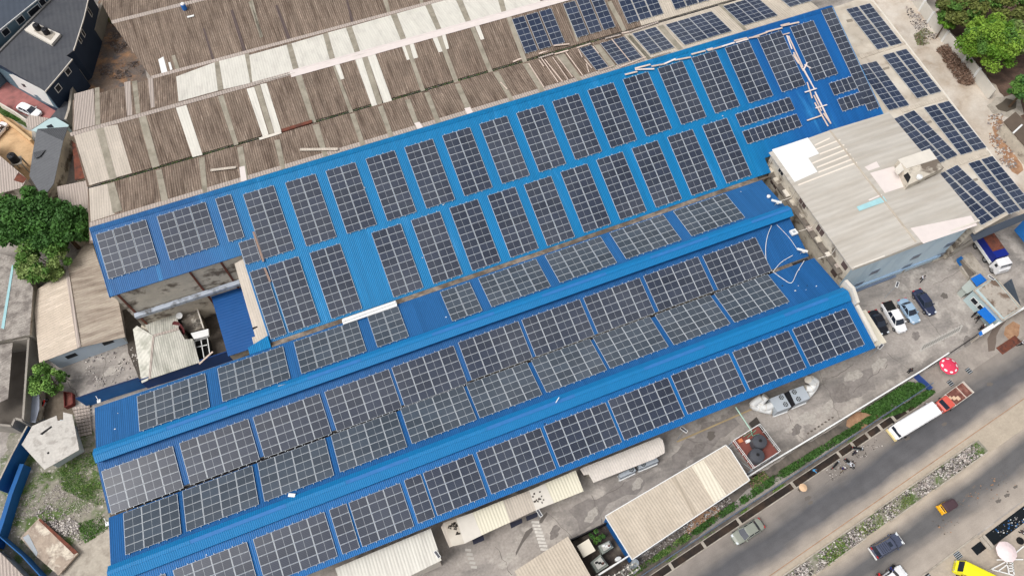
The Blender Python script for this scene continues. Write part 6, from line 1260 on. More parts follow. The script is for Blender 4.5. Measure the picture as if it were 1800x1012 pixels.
for s_ in (-1, 1):
    for k in range(5): small(b, 'window', m_wind, -h+.5+k*1.1, -h+1.4+k*1.1, s_*1.055-.01, s_*1.055+.01, 1.4, 2.1)
    for x in (h-1.3, -h+1.4): wheel(b, x, s_*.98, .4, .26)
    small(b, 'headlight', m_head, h-.03, h+.06, s_*.7-.15, s_*.7+.15, .8, .98); small(b, 'mirror', m_trim, h-.9, h-.75, s_*1.25-.08, s_*1.25+.08, 1.6, 1.95)
# red flatbed truck
loc, rz, l_ = place((1654, 715), (1698, 683), 1.2); b = thing('flatbed_truck', 'red cabbed truck with rusty open bed waiting behind the white bus', 'truck', loc, rz, world=False); h = 2.65
pr = solid('red cab paint', c(206, 92, 80), .4, var=.05); m_bed = solid('rusty bed floor', c(112, 72, 64), .9, var=.25, vs=2, col2=c(150, 110, 98), s2=1, th=.6)
mb = MB(); r_ = boxloft(h-1.5, h-.55, .92, .4, 2.0); r_ += [[Vector((p.x+.35, p.y*.97, .4+(p.z-.4)*.62)) for p in r_[1]], [Vector((p.x+.62, p.y*.9, .4+(p.z-.4)*.5)) for p in r_[1]]]; mb.loft(r_); mb.build('cab', pr, b)
mb = MB(); mb.add([(h-.54, -.78, 1.95), (h-.54, .78, 1.95), (h-.2, .78, 1.36), (h-.2, -.78, 1.36), (h-.5, -.78, 1.99), (h-.5, .78, 1.99), (h-.16, .78, 1.40), (h-.16, -.78, 1.40)], [(0, 1, 2, 3), (7, 6, 5, 4), (0, 4, 5, 1), (1, 5, 6, 2), (2, 6, 7, 3), (3, 7, 4, 0)]); mb.build('windscreen', m_wind, b)
small(b, 'bed_floor', m_bed, -h-.5, h-1.6, -.98, .98, .75, .9)
for bx in ((-h-.5, h-1.6, .98, 1.04, .75, 1.3), (-h-.5, h-1.6, -1.04, -.98, .75, 1.3), (-h-.56, -h-.5, -1.04, 1.04, .75, 1.3), (h-1.6, h-1.54, -1.04, 1.04, .75, 1.6)): small(b, 'bed_side', m_offw, *bx)
small(b, 'bed_divider', m_wood, -h+.85, -h+.92, -.96, .96, .9, 1.1); small(b, 'bed_divider', m_white, h-2.1, h-1.62, -.97, .97, .91, 1.2)
for k in range(3): small(b, 'cardboard', solid('cardboard', c(214, 184, 156), .8), h-2.6-k*.5, h-2.3-k*.5+.2, -.5+k*.3, 0+k*.35, .91, 1.0)
for s_ in (-1, 1):
    for x in (h-.8, -h+.5): wheel(b, x, s_*.85, .38, .24)
    small(b, 'headlight', m_head, h+.04, h+.1, s_*.6-.12, s_*.6+.12, .75, .92); small(b, 'mirror', m_trim, h-.6, h-.5, s_*1.08-.06, s_*1.08+.06, 1.4, 1.7)
# yellow tricycle
loc, rz, l_ = place((1681, 881), (1653, 896), .8); b = thing('tricycle', 'yellow three wheeled taxi with maroon canopy on the far carriageway', 'tricycle', loc, rz, world=False)
py = solid('yellow paint', c(232, 176, 40), .4); pm_ = solid('maroon canopy', c(74, 56, 62), .6)
mb = MB(); mb.loft([[Vector((x, y*w0, z)) for y, z in ((-.95, .25), (.95, .25), (1, .6), (.9, zt), (-.9, zt), (-1, .6))] for x, w0, zt in ((-1.3, .62, .95), (-1.1, .66, 1.05), (0, .66, .8), (.7, .5, .8), (1.15, .28, .75), (1.3, .12, .6))]); mb.build('body', py, b)
mb = MB(); mb.loft([[Vector((x, y*w0, z)) for y, z in ((-1, z0), (1, z0), (.95, z0+.18), (.6, z0+.26), (-.6, z0+.26), (-.95, z0+.18))] for x, w0, z0 in ((-1.15, .62, 1.4), (-.9, .66, 1.46), (.5, .62, 1.46), (.8, .5, 1.42))]); mb.build('canopy', pm_, b)
mb = MB(); mb.box(-1.22, -1.12, -.6, .6, 1.0, 1.4); mb.build('rear_panel', py, b); small(b, 'rear_window', m_wind, -1.235, -1.222, -.4, .4, 1.08, 1.34); small(b, 'bumper', py, -1.42, -1.3, -.66, .66, .35, .6)
mb = MB(); mb.add([(.72, -.5, 1.45), (.72, .5, 1.45), (1.0, .4, .85), (1.0, -.4, .85), (.76, -.5, 1.47), (.76, .5, 1.47), (1.04, .4, .87), (1.04, -.4, .87)], [(0, 1, 2, 3), (7, 6, 5, 4), (0, 4, 5, 1), (1, 5, 6, 2), (2, 6, 7, 3), (3, 7, 4, 0)]); mb.build('windscreen', m_wind, b)
wheel(b, 1.0, .01, .22, .12); wheel(b, -.85, .58, .22, .14); wheel(b, -.85, -.58, .22, .14)
for s_ in (-1, 1): mb = MB(); mb.tube([(-1.1, s_*.6, 1.0), (-1.1, s_*.6, 1.42)], .03); mb.tube([(.7, s_*.48, .8), (.72, s_*.48, 1.44)], .03); mb.build('post', py, b)
# yellow bus
loc, rz, l_ = place((1690, 995), (1745, 1022), 1.6); b = thing('minibus', 'bright yellow minibus cut off by the bottom edge beside the pale umbrella', 'minibus', loc, rz, world=False); h = 2.4; py2 = solid('bright yellow paint', c(236, 226, 40), .4)
mb = MB(); r_ = boxloft(-h, h-1.0, .9, .35, 2.1); r_ += [[Vector((p.x+.45, p.y*.95, min(p.z, 2.0))) for p in r_[1]], [Vector((p.x+.8, p.y*.92, .35+(p.z-.35)*.45)) for p in r_[1]], [Vector((p.x+1.05, p.y*.85, .35+(p.z-.35)*.38)) for p in r_[1]]]; mb.loft(r_); mb.build('body', py2, b)
mb = MB(); mb.add([(h-.56, -.7, 1.98), (h-.56, .7, 1.98), (h-.2, .7, 1.22), (h-.2, -.7, 1.22), (h-.52, -.7, 2.02), (h-.52, .7, 2.02), (h-.16, .7, 1.26), (h-.16, -.7, 1.26)], [(0, 1, 2, 3), (7, 6, 5, 4), (0, 4, 5, 1), (1, 5, 6, 2), (2, 6, 7, 3), (3, 7, 4, 0)]); mb.build('windscreen', m_wind, b)
for s_ in (-1, 1):
    for x in (h-.9, -h+.9): wheel(b, x, s_*.82, .34, .22)
    for k in range(3): small(b, 'window', m_wind, -h+.4+k*1.2, -h+1.4+k*1.2, s_*.905-.01, s_*.905+.01, 1.2, 1.75)
    small(b, 'mirror', m_trim, h-.8, h-.7, s_*1.05-.06, s_*1.05+.06, 1.3, 1.55); small(b, 'headlight', m_head, h+.0, h+.06, s_*.6-.12, s_*.6+.12, .7, .88)
# blue lorry with white cab
loc, rz, l_ = place((1762, 469), (1722, 412), 1.5); b = thing('lorry', 'lorry with royal blue box side and white cab beside the annex', 'lorry', loc, rz, world=False); h = 3.9
m_lb = solid('lorry blue', c(20, 40, 130), .4)
small(b, 'cargo_box', m_lb, -h, h-1.9, -1.15, 1.15, 1.0, 2.9); small(b, 'cargo_top', m_rust, -h+.1, h-3.1, -1.1, 1.1, 2.905, 2.97)
small(b, 'side_board', m_white, -h, h-1.9, -1.26, -1.16, .95, 1.5)
mb = MB(); r_ = boxloft(h-1.75, h-.5, 1.15, .5, 2.6); r_ += [[Vector((p.x+.3, p.y*.97, .5+(p.z-.5)*.6)) for p in r_[1]], [Vector((p.x+.5, p.y*.9, .5+(p.z-.5)*.55)) for p in r_[1]]]; mb.loft(r_); mb.build('cab', pw, b)
small(b, 'windscreen', m_wind, h-.52, h-.3, -.95, .95, 1.75, 2.45); small(b, 'chassis', m_trim, -h+.1, h-.3, -.5, .5, .6, .99)
for s_ in (-1, 1):
    for x in (h-.9, -h+.9, -h+2.1, h-3): wheel(b, x, s_*1.0, .48, .3)
    small(b, 'side_window', m_wind, h-1.3, h-.8, s_*1.156-.01, s_*1.156+.01, 1.6, 2.2); small(b, 'headlight', m_head, h-.02, h+.04, s_*.8-.15, s_*.8+.15, .9, 1.1)
# ================================================================ motorcycles, umbrellas, people
def motorbike(px, rz, label, paint=None):
    p = U(*px, .0); p.z = .012; t = thing('motorcycle', label, 'motorcycle', p, rz, world=False); paint = paint or m_trim
    for x in (-.62, .62):
        mb = MB(); mb.cyl((x, -.05, .3), (x, .05, .3), .3, n=18); w0 = mb.build('wheel', m_tyre, t); mb = MB(); mb.cyl((x, -.055, .3), (x, .055, .3), .18, n=12); mb.build('rim', m_rim, w0)
    mb = MB(); mb.loft([[Vector((x, y*w0, z)) for y, z in ((-1, z0), (1, z0), (1.1, z0+.12), (.6, z0+.2), (-.6, z0+.2), (-1.1, z0+.12))] for x, w0, z0 in ((-.75, .06, .65), (-.4, .12, .62), (.0, .13, .62), (.3, .14, .68), (.5, .06, .7))]); mb.build('fuel_tank', paint, t)
    mb = MB(); mb.box(-.8, .1, -.12, .12, .82, .9); mb.build('seat', m_trim, t); mb = MB(); mb.box(-.3, .25, -.13, .13, .25, .62); mb.build('engine', m_steel, t)
    mb = MB(); mb.tube([(.62, 0, .3), (.45, 0, .95)], .03); mb.tube([(.42, -.35, 1.0), (.48, 0, .97), (.42, .35, 1.0)], .02); mb.build('handlebar', m_steel, t)
    small(t, 'headlight', m_head, .52, .6, -.08, .08, .78, .92); small(t, 'tail_light', m_tail, -.86, -.8, -.06, .06, .7, .78)
def skin(name, edges, rad, m, parent, sub=1):
    names = list(rad.keys()); me = bpy.data.meshes.new(name); me.from_pydata([rad[k][0] for k in names], [(names.index(a), names.index(b)) for a, b in edges], [])
    me.materials.append(m); o = bpy.data.objects.new(name, me); col.objects.link(o); o.parent = parent
    md = o.modifiers.new('skin', 'SKIN'); md.use_smooth_shade = True
    for i, k in enumerate(names):
        r_ = rad[k][1]; me.skin_vertices[0].data[i].radius = (r_, r_); me.skin_vertices[0].data[i].use_root = (i == 0)
    if sub: s_ = o.modifiers.new('sub', 'SUBSURF'); s_.levels = sub; s_.render_levels = sub
    return o
def person(px, rz, label, shirt, legs_, pose='stand', head=None, zg=.0, hat=None):
    p = U(*px, zg); p.z = zg+.015; t = thing('person', label, 'person', p, rz, world=False)
    V = Vector; lift = 0
    J = dict(pel=V((0, 0, .95)), bel=V((0, 0, 1.1)), che=V((.01, 0, 1.32)), nek=V((.01, 0, 1.5)), hed=V((.03, 0, 1.62)), top=V((.03, 0, 1.72)),
             sl=V((0, .19, 1.42)), el=V((-.02, .27, 1.15)), wl=V((.08, .27, .9)), sr=V((0, -.19, 1.42)), er=V((-.02, -.27, 1.15)), wr=V((.08, -.27, .9)),
             hl=V((0, .1, .9)), kl=V((.04, .11, .5)), al=V((0, .11, .08)), tl=V((.16, .12, .05)), hr=V((0, -.1, .9)), kr=V((.02, -.11, .5)), ar=V((-.05, -.11, .08)), tr=V((.11, -.12, .05)))
    if pose == 'walk': J['kl'] = V((.18, .11, .52)); J['al'] = V((.28, .11, .1)); J['tl'] = V((.44, .11, .06)); J['ar'] = V((-.3, -.11, .12)); J['tr'] = V((-.15, -.11, .05)); J['kr'] = V((-.08, -.11, .5)); J['wl'] = V((-.16, .3, .95)); J['wr'] = V((.25, -.28, 1.0)); J['er'] = V((.05, -.28, 1.15))
    if pose in ('ride', 'sit'):
        dz = -.08 if pose == 'ride' else -.5
        for k in ('pel', 'bel', 'che', 'nek', 'hed', 'top', 'sl', 'el', 'wl', 'sr', 'er', 'wr', 'hl', 'hr'): J[k] = J[k]+V((0, 0, dz))
        for s_, k, a, e in ((1, 'kl', 'al', 'tl'), (-1, 'kr', 'ar', 'tr')): J[k] = V((.38, .2*s_, J['hl'].z-.05)); J[a] = V((.3, .2*s_, J['hl'].z-.48 if pose == 'ride' else .08)); J[e] = J[a]+V((.16, 0, -.03))
        J['el'] = J['sl']+V((.18, .08, -.2)); J['er'] = J['sr']+V((.18, -.08, -.2)); J['wl'] = J['el']+V((.24, -.02, 0)); J['wr'] = J['er']+V((.24, .02, 0))
    if pose == 'bend':
        for k, f in (('bel', .1), ('che', .3), ('nek', .45), ('hed', .55), ('top', .62), ('sl', .38), ('sr', .38)): J[k] = J[k]+V((f, 0, -f*.6))
        J['el'] = J['sl']+V((.1, .05, -.28)); J['er'] = J['sr']+V((.1, -.05, -.28)); J['wl'] = J['el']+V((.12, 0, -.24)); J['wr'] = J['er']+V((.12, 0, -.24))
    Rr = dict(pel=.13, bel=.12, che=.14, nek=.055, hed=.095, top=.07, sl=.06, el=.045, wl=.03, sr=.06, er=.045, wr=.03, hl=.085, kl=.06, al=.042, tl=.035, hr=.085, kr=.06, ar=.042, tr=.035)
    rad = {k: (J[k], Rr[k]) for k in J}; E_ = [('pel', 'bel'), ('bel', 'che'), ('che', 'nek'), ('nek', 'hed'), ('hed', 'top'), ('che', 'sl'), ('sl', 'el'), ('el', 'wl'), ('che', 'sr'), ('sr', 'er'), ('er', 'wr'), ('pel', 'hl'), ('hl', 'kl'), ('kl', 'al'), ('al', 'tl'), ('pel', 'hr'), ('hr', 'kr'), ('kr', 'ar'), ('ar', 'tr')]
    for s_, w1, e1 in (('l', 'wl', 'el'), ('r', 'wr', 'er')):
        d_ = (J[w1]-J[e1]).normalized(); sd = V((0, 1, 0)).cross(d_); sd = sd.normalized() if sd.length > .1 else V((1, 0, 0)); pm2 = J[w1]+d_*.07; rad['p'+s_] = (pm2, .032); E_.append((w1, 'p'+s_))
        for i, l in enumerate((.07, .085, .08, .065)): rad['f%s%d' % (s_, i)] = (pm2+sd*(.024*(i-1.5))+d_*l+V((0, 0, -.01)), .009); E_.append(('p'+s_, 'f%s%d' % (s_, i)))
        rad['t'+s_+'h'] = (J[w1]+d_*.05-sd*.055, .011); E_.append((w1, 't'+s_+'h'))
    skin('body', E_, rad, m_skin, t)
    T_ = {k: (J[k], Rr[k]+.022) for k in ('bel', 'pel', 'che', 'sl', 'el', 'sr', 'er')}; skin('shirt', [('pel', 'bel'), ('bel', 'che'), ('che', 'sl'), ('sl', 'el'), ('che', 'sr'), ('sr', 'er')], T_, shirt, t)
    L_ = {k: (J[k], Rr[k]+.018) for k in ('pel', 'hl', 'kl', 'al', 'hr', 'kr', 'ar')}; skin('trousers', [('pel', 'hl'), ('hl', 'kl'), ('kl', 'al'), ('pel', 'hr'), ('hr', 'kr'), ('kr', 'ar')], L_, legs_, t)
    mb = MB(); mb.lathe(J['hed']+V((-.01, 0, .0)), [(.098, .01), (.112, .06), (.10, .12), (.05, .155), (.01, .16)], 14); mb.build('helmet' if head else 'hair', head or m_trim, t, smooth=True)
    for a in ('tl', 'tr'): q = J[a]; mb = MB(); mb.loft([[q+V((x, y*w0, z)) for y, z in ((-1, -.05), (1, -.05), (.8, h0), (-.8, h0))] for x, w0, h0 in ((-.2, .04, .06), (-.05, .05, .05), (.08, .045, .02))]); mb.build('shoe', m_trim, t)
    if hat: mb = MB(); mb.lathe(J['hed'], [(.55, .10), (.56, .12), (.3, .22), (.1, .3), (.02, .33)], 24); mb.build('straw_tray', hat, t)
cw, cbk, cbl, cnv = solid('white cloth', c(220, 222, 228), .8), solid('black cloth', c(30, 30, 36), .9), solid('bright blue cloth', c(70, 150, 200), .8), solid('navy cloth', c(36, 48, 110), .8)
cdk, crd, ckh = solid('charcoal cloth', c(52, 52, 62), .9), solid('red cloth', c(190, 40, 50), .8), solid('khaki cloth', c(120, 108, 92), .9)
person((1617, 494), R(35), 'person in white shirt and black trousers walking below the office wall', cw, cbk, 'walk')
person((1708, 556), R(-60), 'person in black clothes standing nearest the gatehouse window', cbk, cbk); person((1714, 563), R(-130), 'person in black striding under the gatehouse canopy', cbk, cbk, 'walk')
person((1721, 579), R(160), 'guard with white cap and dark clothes at the gate', cdk, cbk, 'stand', m_white)
person((1425, 829), R(-40), 'person in bright blue shirt bending over the roadside drain', cbl, cdk, 'bend')
person((1477, 827), R(40), 'person in navy shirt with white cap walking beside the motorcycles', cnv, ckh, 'walk', m_white)
person((1491, 816), R(-70), 'person in white shirt riding the motorcycle by the drain', cw, cw, 'ride', None)
person((1498, 798), R(-40), 'person with white cap standing behind the motorcycle riders', cdk, cdk, 'stand', m_white)
person((1595, 655), R(20), 'person in dark clothes leaning over the perimeter wall top', cdk, cbk, 'stand'); person((1791, 607), R(150), 'person in white shirt beside the long rusty grating', cw, cbk, 'walk')
person((1561, 1001), R(200), 'person in navy shirt on a motorcycle near the bottom edge', cnv, cdk, 'ride'); person((1540, 1012), R(200), 'person in red shirt at the bottom edge', crd, cbk, 'walk')
person((1404, 862), R(30), 'person hidden beneath a round straw tray at the drain edge', ckh, ckh, 'stand', None, 0, solid('straw', c(214, 180, 146), .9, var=.08, vs=6))
person((1623, 716), R(200), 'person in white standing in the gap beside the white bus', cw, cdk, 'stand'); person((1797, 938), R(100), 'person in white shirt sitting at the right edge', cw, cdk, 'sit')
motorbike((1466, 818), R(20), 'black motorcycle parked left of the riders beside the drain'); motorbike((1491, 816), R(-70), 'black motorcycle under the rider in white'); motorbike((1505, 790), R(-30), 'black motorcycle parked at the right end of the group')
motorbike((1561, 1001), R(200), 'motorcycle under the rider at the bottom edge'); motorbike((81, 711), R(60), 'bright red motorcycle lying low beneath the small bright tree', solid('signal red', c(226, 50, 40), .4))
def umbrella(px, z, r, m, label, spots=None, n=8):
    p = U(*px, z); t = thing('umbrella', label, 'umbrella', (p.x, p.y, 0)); b_ = Vector((p.x, p.y, 0))
    mb = MB(); mb.tube([b_, b_+Vector((0, 0, z))], .03); mb.build('pole', m_steel, t); mb = MB(); mb.lathe(b_, [(.25, 0), (.25, .08), (.05, .1)], 14); mb.build('base', m_conc2, t)
    vs = [b_+Vector((0, 0, z))]; N = n*4
    for j, (rr, zz) in enumerate(((.5, .12), (1.0, .42))):
        for i in range(N):
            a = 2*math.pi*i/N; sc_ = 1-.04*abs(math.sin(a*n/2)) if j else 1; vs.append(b_+Vector((r*rr*sc_*math.cos(a), r*rr*sc_*math.sin(a), z-zz*r*.75+(.03 if j and i % 4 == 2 else 0))))
    fs = [(0, 1+i, 1+(i+1) % N) for i in range(N)] + [(1+i, 1+N+i, 1+N+(i+1) % N, 1+(i+1) % N) for i in range(N)]
    m2 = len(vs); vs2 = [v-Vector((0, 0, .02)) for v in vs]; mb = MB(); mb.add(vs+vs2, fs+[tuple(m2+i for i in f[::-1]) for f in fs]+[(1+N+i, 1+N+(i+1) % N, m2+1+N+(i+1) % N, m2+1+N+i) for i in range(N)]); mb.build('canopy', m, t)
    for k in range(n):
        a = 2*math.pi*(k+.5)/n
        if spots:
            q = b_+Vector((r*.76*math.cos(a), r*.76*math.sin(a), z-.27*r*.75+.035)); rd = Vector((math.cos(a), math.sin(a), -.45)); tg = Vector((-math.sin(a), math.cos(a), 0)); mb = MB(); mb.add([q+tg*(.19*r*math.cos(u2))+rd*(.10*r*math.sin(u2)) for u2 in [i*math.pi/4 for i in range(8)]], [tuple(range(8))]); mb.build('printed_patch', spots, t, fix=False)
umbrella((1670.7, 641), 2.5, 1.4, solid('pink red fabric', c(216, 62, 92), .8), 'pink red umbrella with white printed patches on the gate apron', m_white)
umbrella((1772.5, 968), 2.4, 1.35, solid('blush fabric', c(232, 214, 214), .8), 'pale blush umbrella in the lower right corner')
sf = thing('steel_truss', 'white painted triangular steel truss lying in the lower right corner', 'steel truss', (U(1765, 995, 0).x, U(1765, 995, 0).y, 0)); zb2 = T(1620, 860, 6.656)
for a, b in (((820, 930), (980, 845)), ((830, 935), (1080, 1000)), ((985, 835), (1060, 835)), ((1060, 835), (1085, 990)), ((1000, 840), (1025, 980)), ((900, 950), (1010, 870)), ((1030, 860), (1075, 860)), ((1030, 890), (1075, 890)), ((1030, 920), (1080, 920)), ((1030, 950), (1083, 950)), ((880, 820), (1190, 815)), ((1100, 740), (1198, 660))):
    mb = MB(); mb.obox(U(*zb2(*a), .9), U(*zb2(*b), .9), .14, .1); mb.build('bar', m_white, sf)
for p in ((820, 930), (1085, 990), (1060, 835)): q = U(*zb2(*p), .8); mb = MB(); mb.box(q.x-.05, q.x+.05, q.y-.05, q.y+.05, 0, .8); mb.build('leg', m_white, sf)
mb = MB(); q = U(*zb2(1148, 600), .05); mb.lathe(q, [(.45, 0), (.5, .12), (.45, .25), (.3, .25), (.28, .1)], 20); o = mb.build('tyre', m_tyre); tag(o, 'old tyre lying above the pale umbrella', 'tyre')
# ================================================================ PLANTS AND LOOSE STUFF
def leafmat(nm, rgb, var=.35): return M(nm, rgb, .65, var, 1.2, spec=.25)
LG = dict(dk=leafmat('dark green leaves', c(66, 104, 50)), md=leafmat('green leaves', c(86, 122, 54)), lt=leafmat('light green leaves', c(126, 146, 84)), lime=leafmat('lime leaves', c(122, 154, 56)), lime2=leafmat('bright green leaves', c(92, 130, 40)),
          ol=leafmat('olive leaves', c(100, 108, 56)), rs=leafmat('dull leaves', c(104, 112, 56)), gr=leafmat('hedge leaves', c(70, 106, 48)), tw=leafmat('dry twigs', c(134, 110, 94)))
def leaf(mb, p, s_, k, up=.5):
    n_ = Vector((random.gauss(0, 1), random.gauss(0, 1), random.gauss(0, 1)+up*2)).normalized(); a = n_.orthogonal().normalized(); a = (Matrix.Rotation(random.uniform(0, 6.28), 3, n_) @ a); b_ = n_.cross(a); s2 = s_*random.uniform(.6, 1.25)
    mb.add([p-a*s2, p-b_*s2*.55, p+a*s2, p+b_*s2*.55], [(0, 1, 2, 3)], k)
def tree(px, zc_, R_, hz, label, mats, n=4500, ls=.28, clumps=38, name='tree', trunk_r=.25, group=None):
    c0 = U(*px, zc_); t = thing(name, label, 'tree', (c0.x, c0.y, 0), group=group); b_ = Vector((c0.x, c0.y, 0))
    mb = MB(); fk = b_+Vector((0, 0, max(.8, zc_-hz*.8))); mb.cyl(b_, fk, trunk_r, trunk_r*.7, 10)
    mb2 = MB(); cl = []
    for i in range(clumps):
        th_, ph = random.uniform(0, 6.283), math.acos(random.uniform(-.35, 1)); rr = random.uniform(.55, 1.0)
        q = c0+Vector((R_*rr*math.sin(ph)*math.cos(th_), R_*rr*math.sin(ph)*math.sin(th_), hz*rr*math.cos(ph))); cl.append((q, random.uniform(.2, .42)*R_*.75, random.randrange(len(mats))))
    for i in range(min(9, clumps)): q = cl[i][0]; mid = fk.lerp(q, .5)+Vector((0, 0, -.2)); mb.cyl(fk, mid, trunk_r*.45, trunk_r*.28, 6); mb.cyl(mid, q, trunk_r*.28, trunk_r*.1, 6)
    mb.build('trunk', m_bark, t)
    for q, cr_, k in cl:
        for j in range(n//clumps):
            v = Vector((random.gauss(0, 1), random.gauss(0, 1), random.gauss(0, 1))).normalized()*cr_*random.random()**.4; v.z *= .7; leaf(mb2, q+v, ls, k)
    mb2.build('crown', mats, t, fix=False)
D_ = [LG['dk'], leafmat('mid dark leaves', c(74, 116, 52)), LG['dk']]; random.seed(11)
tree((46, 384), 6, 5.2, 3.4, 'big dark green tree at the left edge, left half of the dense crown', D_, 20000, .3, 120, trunk_r=.4)
tree((104, 400), 6, 4.7, 3.2, 'dense dark green tree beside the brown shed corner', D_, 18000, .3, 110, trunk_r=.4)
tree((78, 456), 5.0, 4.0, 2.6, 'paler green tree below the dense dark crowns', [LG['lt'], LG['md'], LG['md']], 11000, .25, 70)
tree((85, 667), 2.6, 2.7, 2.0, 'small bright green tree in the dirt yard', [leafmat('fresh green leaves', c(130, 168, 84)), LG['md']], 4200, .19, 34, trunk_r=.12)
tree((116, 664), 1.0, .7, .6, 'tiny dark shrub right of the small bright tree', [LG['dk']], 500, .12, 8, 'shrub', .05)
tree((1743, 76), 6.5, 5.3, 3.2, 'large lime green tree behind the white boundary wall', [LG['lime'], LG['lime2'], LG['md'], LG['lime']], 24000, .24, 95, trunk_r=.4)
tree((1692, 14), 6, 4.2, 2.6, 'olive green tree at the top edge behind the white wall', [LG['ol'], LG['md'], LG['rs']], 14000, .3, 70)
tree((1664, 38), 4, 2.0, 1.6, 'small green tree pressed against the white wall', [LG['md'], LG['lime2']], 2600, .22, 20, trunk_r=.15)
tree((1775, 6), 7, 4.0, 2.6, 'russet tinged tree in the top right corner', [LG['rs'], LG['ol'], LG['md']], 12000, .3, 66)
tree((1806, 70), 6, 4.0, 2.6, 'green tree at the right edge behind the lime tree', [LG['md'], LG['lt']], 11000, .3, 60)
tree((1722, -20), 7, 4.2, 2.6, 'dark tree cut off by the top edge between the olive and russet trees', [LG['dk'], LG['ol']], 11000, .3, 60)
tree((1800, 158), 4.5, 2.6, 2.0, 'dark green tree at the right edge above the brown store', [LG['dk'], LG['md']], 7000, .28, 46)
tree((1703, 106), 2.2, .7, .7, 'small leafy shrub growing over the white wall', [LG['md']], 400, .15, 8, 'shrub', .04)
tree((1050, 942), 1.2, 1.1, .9, 'round dark shrub in the generator pen', [LG['dk'], LG['md']], 900, .15, 12, 'shrub', .06)
tree((1640, -30), 5, 3.2, 2.2, 'dark tree above the top edge beside the dirt track', [LG['dk'], LG['md']], 3500, .28, 26)
def cover(name, poly_rl=None, poly_px=None, n=3000, ls=.14, mats=None, h=.4, dens=None, label='', cat='ground cover', up=.4):
    mb = MB(); pts = [RL(a, cc) for a, cc in poly_rl] if poly_rl else [U(x, y) for x, y in poly_px]
    xs, ys = [p.x for p in pts], [p.y for p in pts]
    def inside(x, y):
        r_ = False; m_ = len(pts)
        for i in range(m_):
            a, b_ = pts[i], pts[(i+1) % m_]
            if (a.y > y) != (b_.y > y) and x < (b_.x-a.x)*(y-a.y)/(b_.y-a.y)+a.x: r_ = not r_
        return r_
    cs = [(random.uniform(min(xs), max(xs)), random.uniform(min(ys), max(ys)), random.uniform(.4, 1.2)) for _ in range(max(8, n//60))]
    k = 0; tr_ = 0
    while k < n and tr_ < n*25:
        tr_ += 1; cx_, cy_, cr_ = random.choice(cs); x, y = random.gauss(cx_, cr_*.6), random.gauss(cy_, cr_*.6)
        if not inside(x, y): continue
        leaf(mb, Vector((x, y, random.random()**.7*h*min(1, cr_))), ls, random.randrange(len(mats)), up); k += 1
    o = mb.build(name, mats, kind='stuff', fix=False); tag(o, label, cat); return o
HG = [LG['gr'], leafmat('deep hedge leaves', c(54, 86, 38)), LG['gr']]
cover('hedge_plants', [(6, -2.75), (22, -3.0), (38, -2.6), (44, -2.2), (44, -1.65), (20, -2.0), (6, -2.0)], n=9000, ls=.15, mats=HG, h=.55, label='bright green hedge plants growing along the steel fence', cat='hedge')
cover('hedge_plants', [(38.5, -3.7), (47.8, -3.6), (50.5, -1.5), (44.5, -1.5), (40, -2.2)], n=7500, ls=.17, mats=HG, h=.6, label='dense green bed behind the fence above the white bus', cat='hedge')
cover('hedge_plants', [(40.5, -1.3), (50, -1.2), (50.2, -.3), (46, -.1), (43.5, -.6)], n=3500, ls=.17, mats=HG, h=.5, label='green growth spilling over the drain end by the white bus', cat='hedge')
cover('verge_plants', [(-4, -2.6), (6, -2.9), (6, -2.0), (-4, -2.0)], n=1800, ls=.13, mats=[LG['md'], LG['gr'], LG['lt']], h=.35, label='thin green weeds along the fence near the long shed', cat='weeds')
cover('verge_plants', [(17.5, -4.2), (20.5, -4.2), (20.5, -3.0), (17.5, -2.8)], n=900, ls=.14, mats=[LG['tw'], LG['md']], h=.3, label='dull bushy weeds between the wall and the hedge near the tanks', cat='weeds')
cover('verge_plants', [(-6, -1.4), (44, -1.3), (44, -1.05), (-6, -1.1)], n=1500, ls=.09, mats=[LG['md'], LG['lt']], h=.15, label='sparse grass along the drain edge', cat='grass')
cover('yard_weeds', None, [(95, 825), (140, 800), (168, 790), (180, 840), (185, 890), (150, 880), (110, 860)], n=6000, ls=.09, mats=[LG['md'], LG['lt'], LG['gr']], h=.2, label='patchy green weeds beside the left gable of the hall', cat='weeds')
cover('yard_weeds', None, [(135, 920), (185, 905), (190, 930), (150, 955)], n=1500, ls=.10, mats=[LG['md'], LG['gr']], h=.2, label='green weeds beside the rubble in the left yard', cat='weeds')
cover('yard_weeds', None, [(40, 830), (90, 830), (80, 870), (20, 930), (15, 900)], n=1500, ls=.09, mats=[LG['lt'], LG['md']], h=.12, label='thin weeds along the low blue container edge', cat='weeds')
cover('grass_strip_blades', None, [(0, 186), (44, 214), (48, 226), (0, 196)], n=1200, ls=.12, mats=[LG['md'], LG['gr']], h=.2, label='grass between the low white wall and tan wall', cat='grass')
cover('median_plants', [(19.5, 8.2), (23.5, 8.2), (23.5, 10), (19.5, 10.2)], n=900, ls=.14, mats=[LG['md'], LG['lt'], LG['ol']], h=.35, label='spiky green weeds in the middle of the median', cat='weeds')
cover('median_plants', [(45.5, 8.3), (49.8, 8.3), (49.8, 9.9), (45.5, 9.9)], n=900, ls=.10, mats=[LG['gr'], LG['md'], LG['ol']], h=.12, label='green grass at the right end of the median', cat='grass')
cover('median_plants', [(24, 8.3), (36, 8.3), (36, 9.9), (24, 9.9)], n=900, ls=.12, mats=[LG['ol'], LG['lt']], h=.2, label='dry weeds among the median rubble', cat='weeds')
cover('brush_pile', None, [(1644, 88), (1668, 78), (1684, 96), (1710, 138), (1712, 150), (1698, 152), (1680, 145), (1655, 105)], n=6000, ls=.16, mats=[LG['tw'], leafmat('brown twigs', c(118, 92, 78)), leafmat('grey twigs', c(140, 118, 104))], h=.9, up=0, label='heap of dry brown brushwood beside the white wall', cat='brushwood')
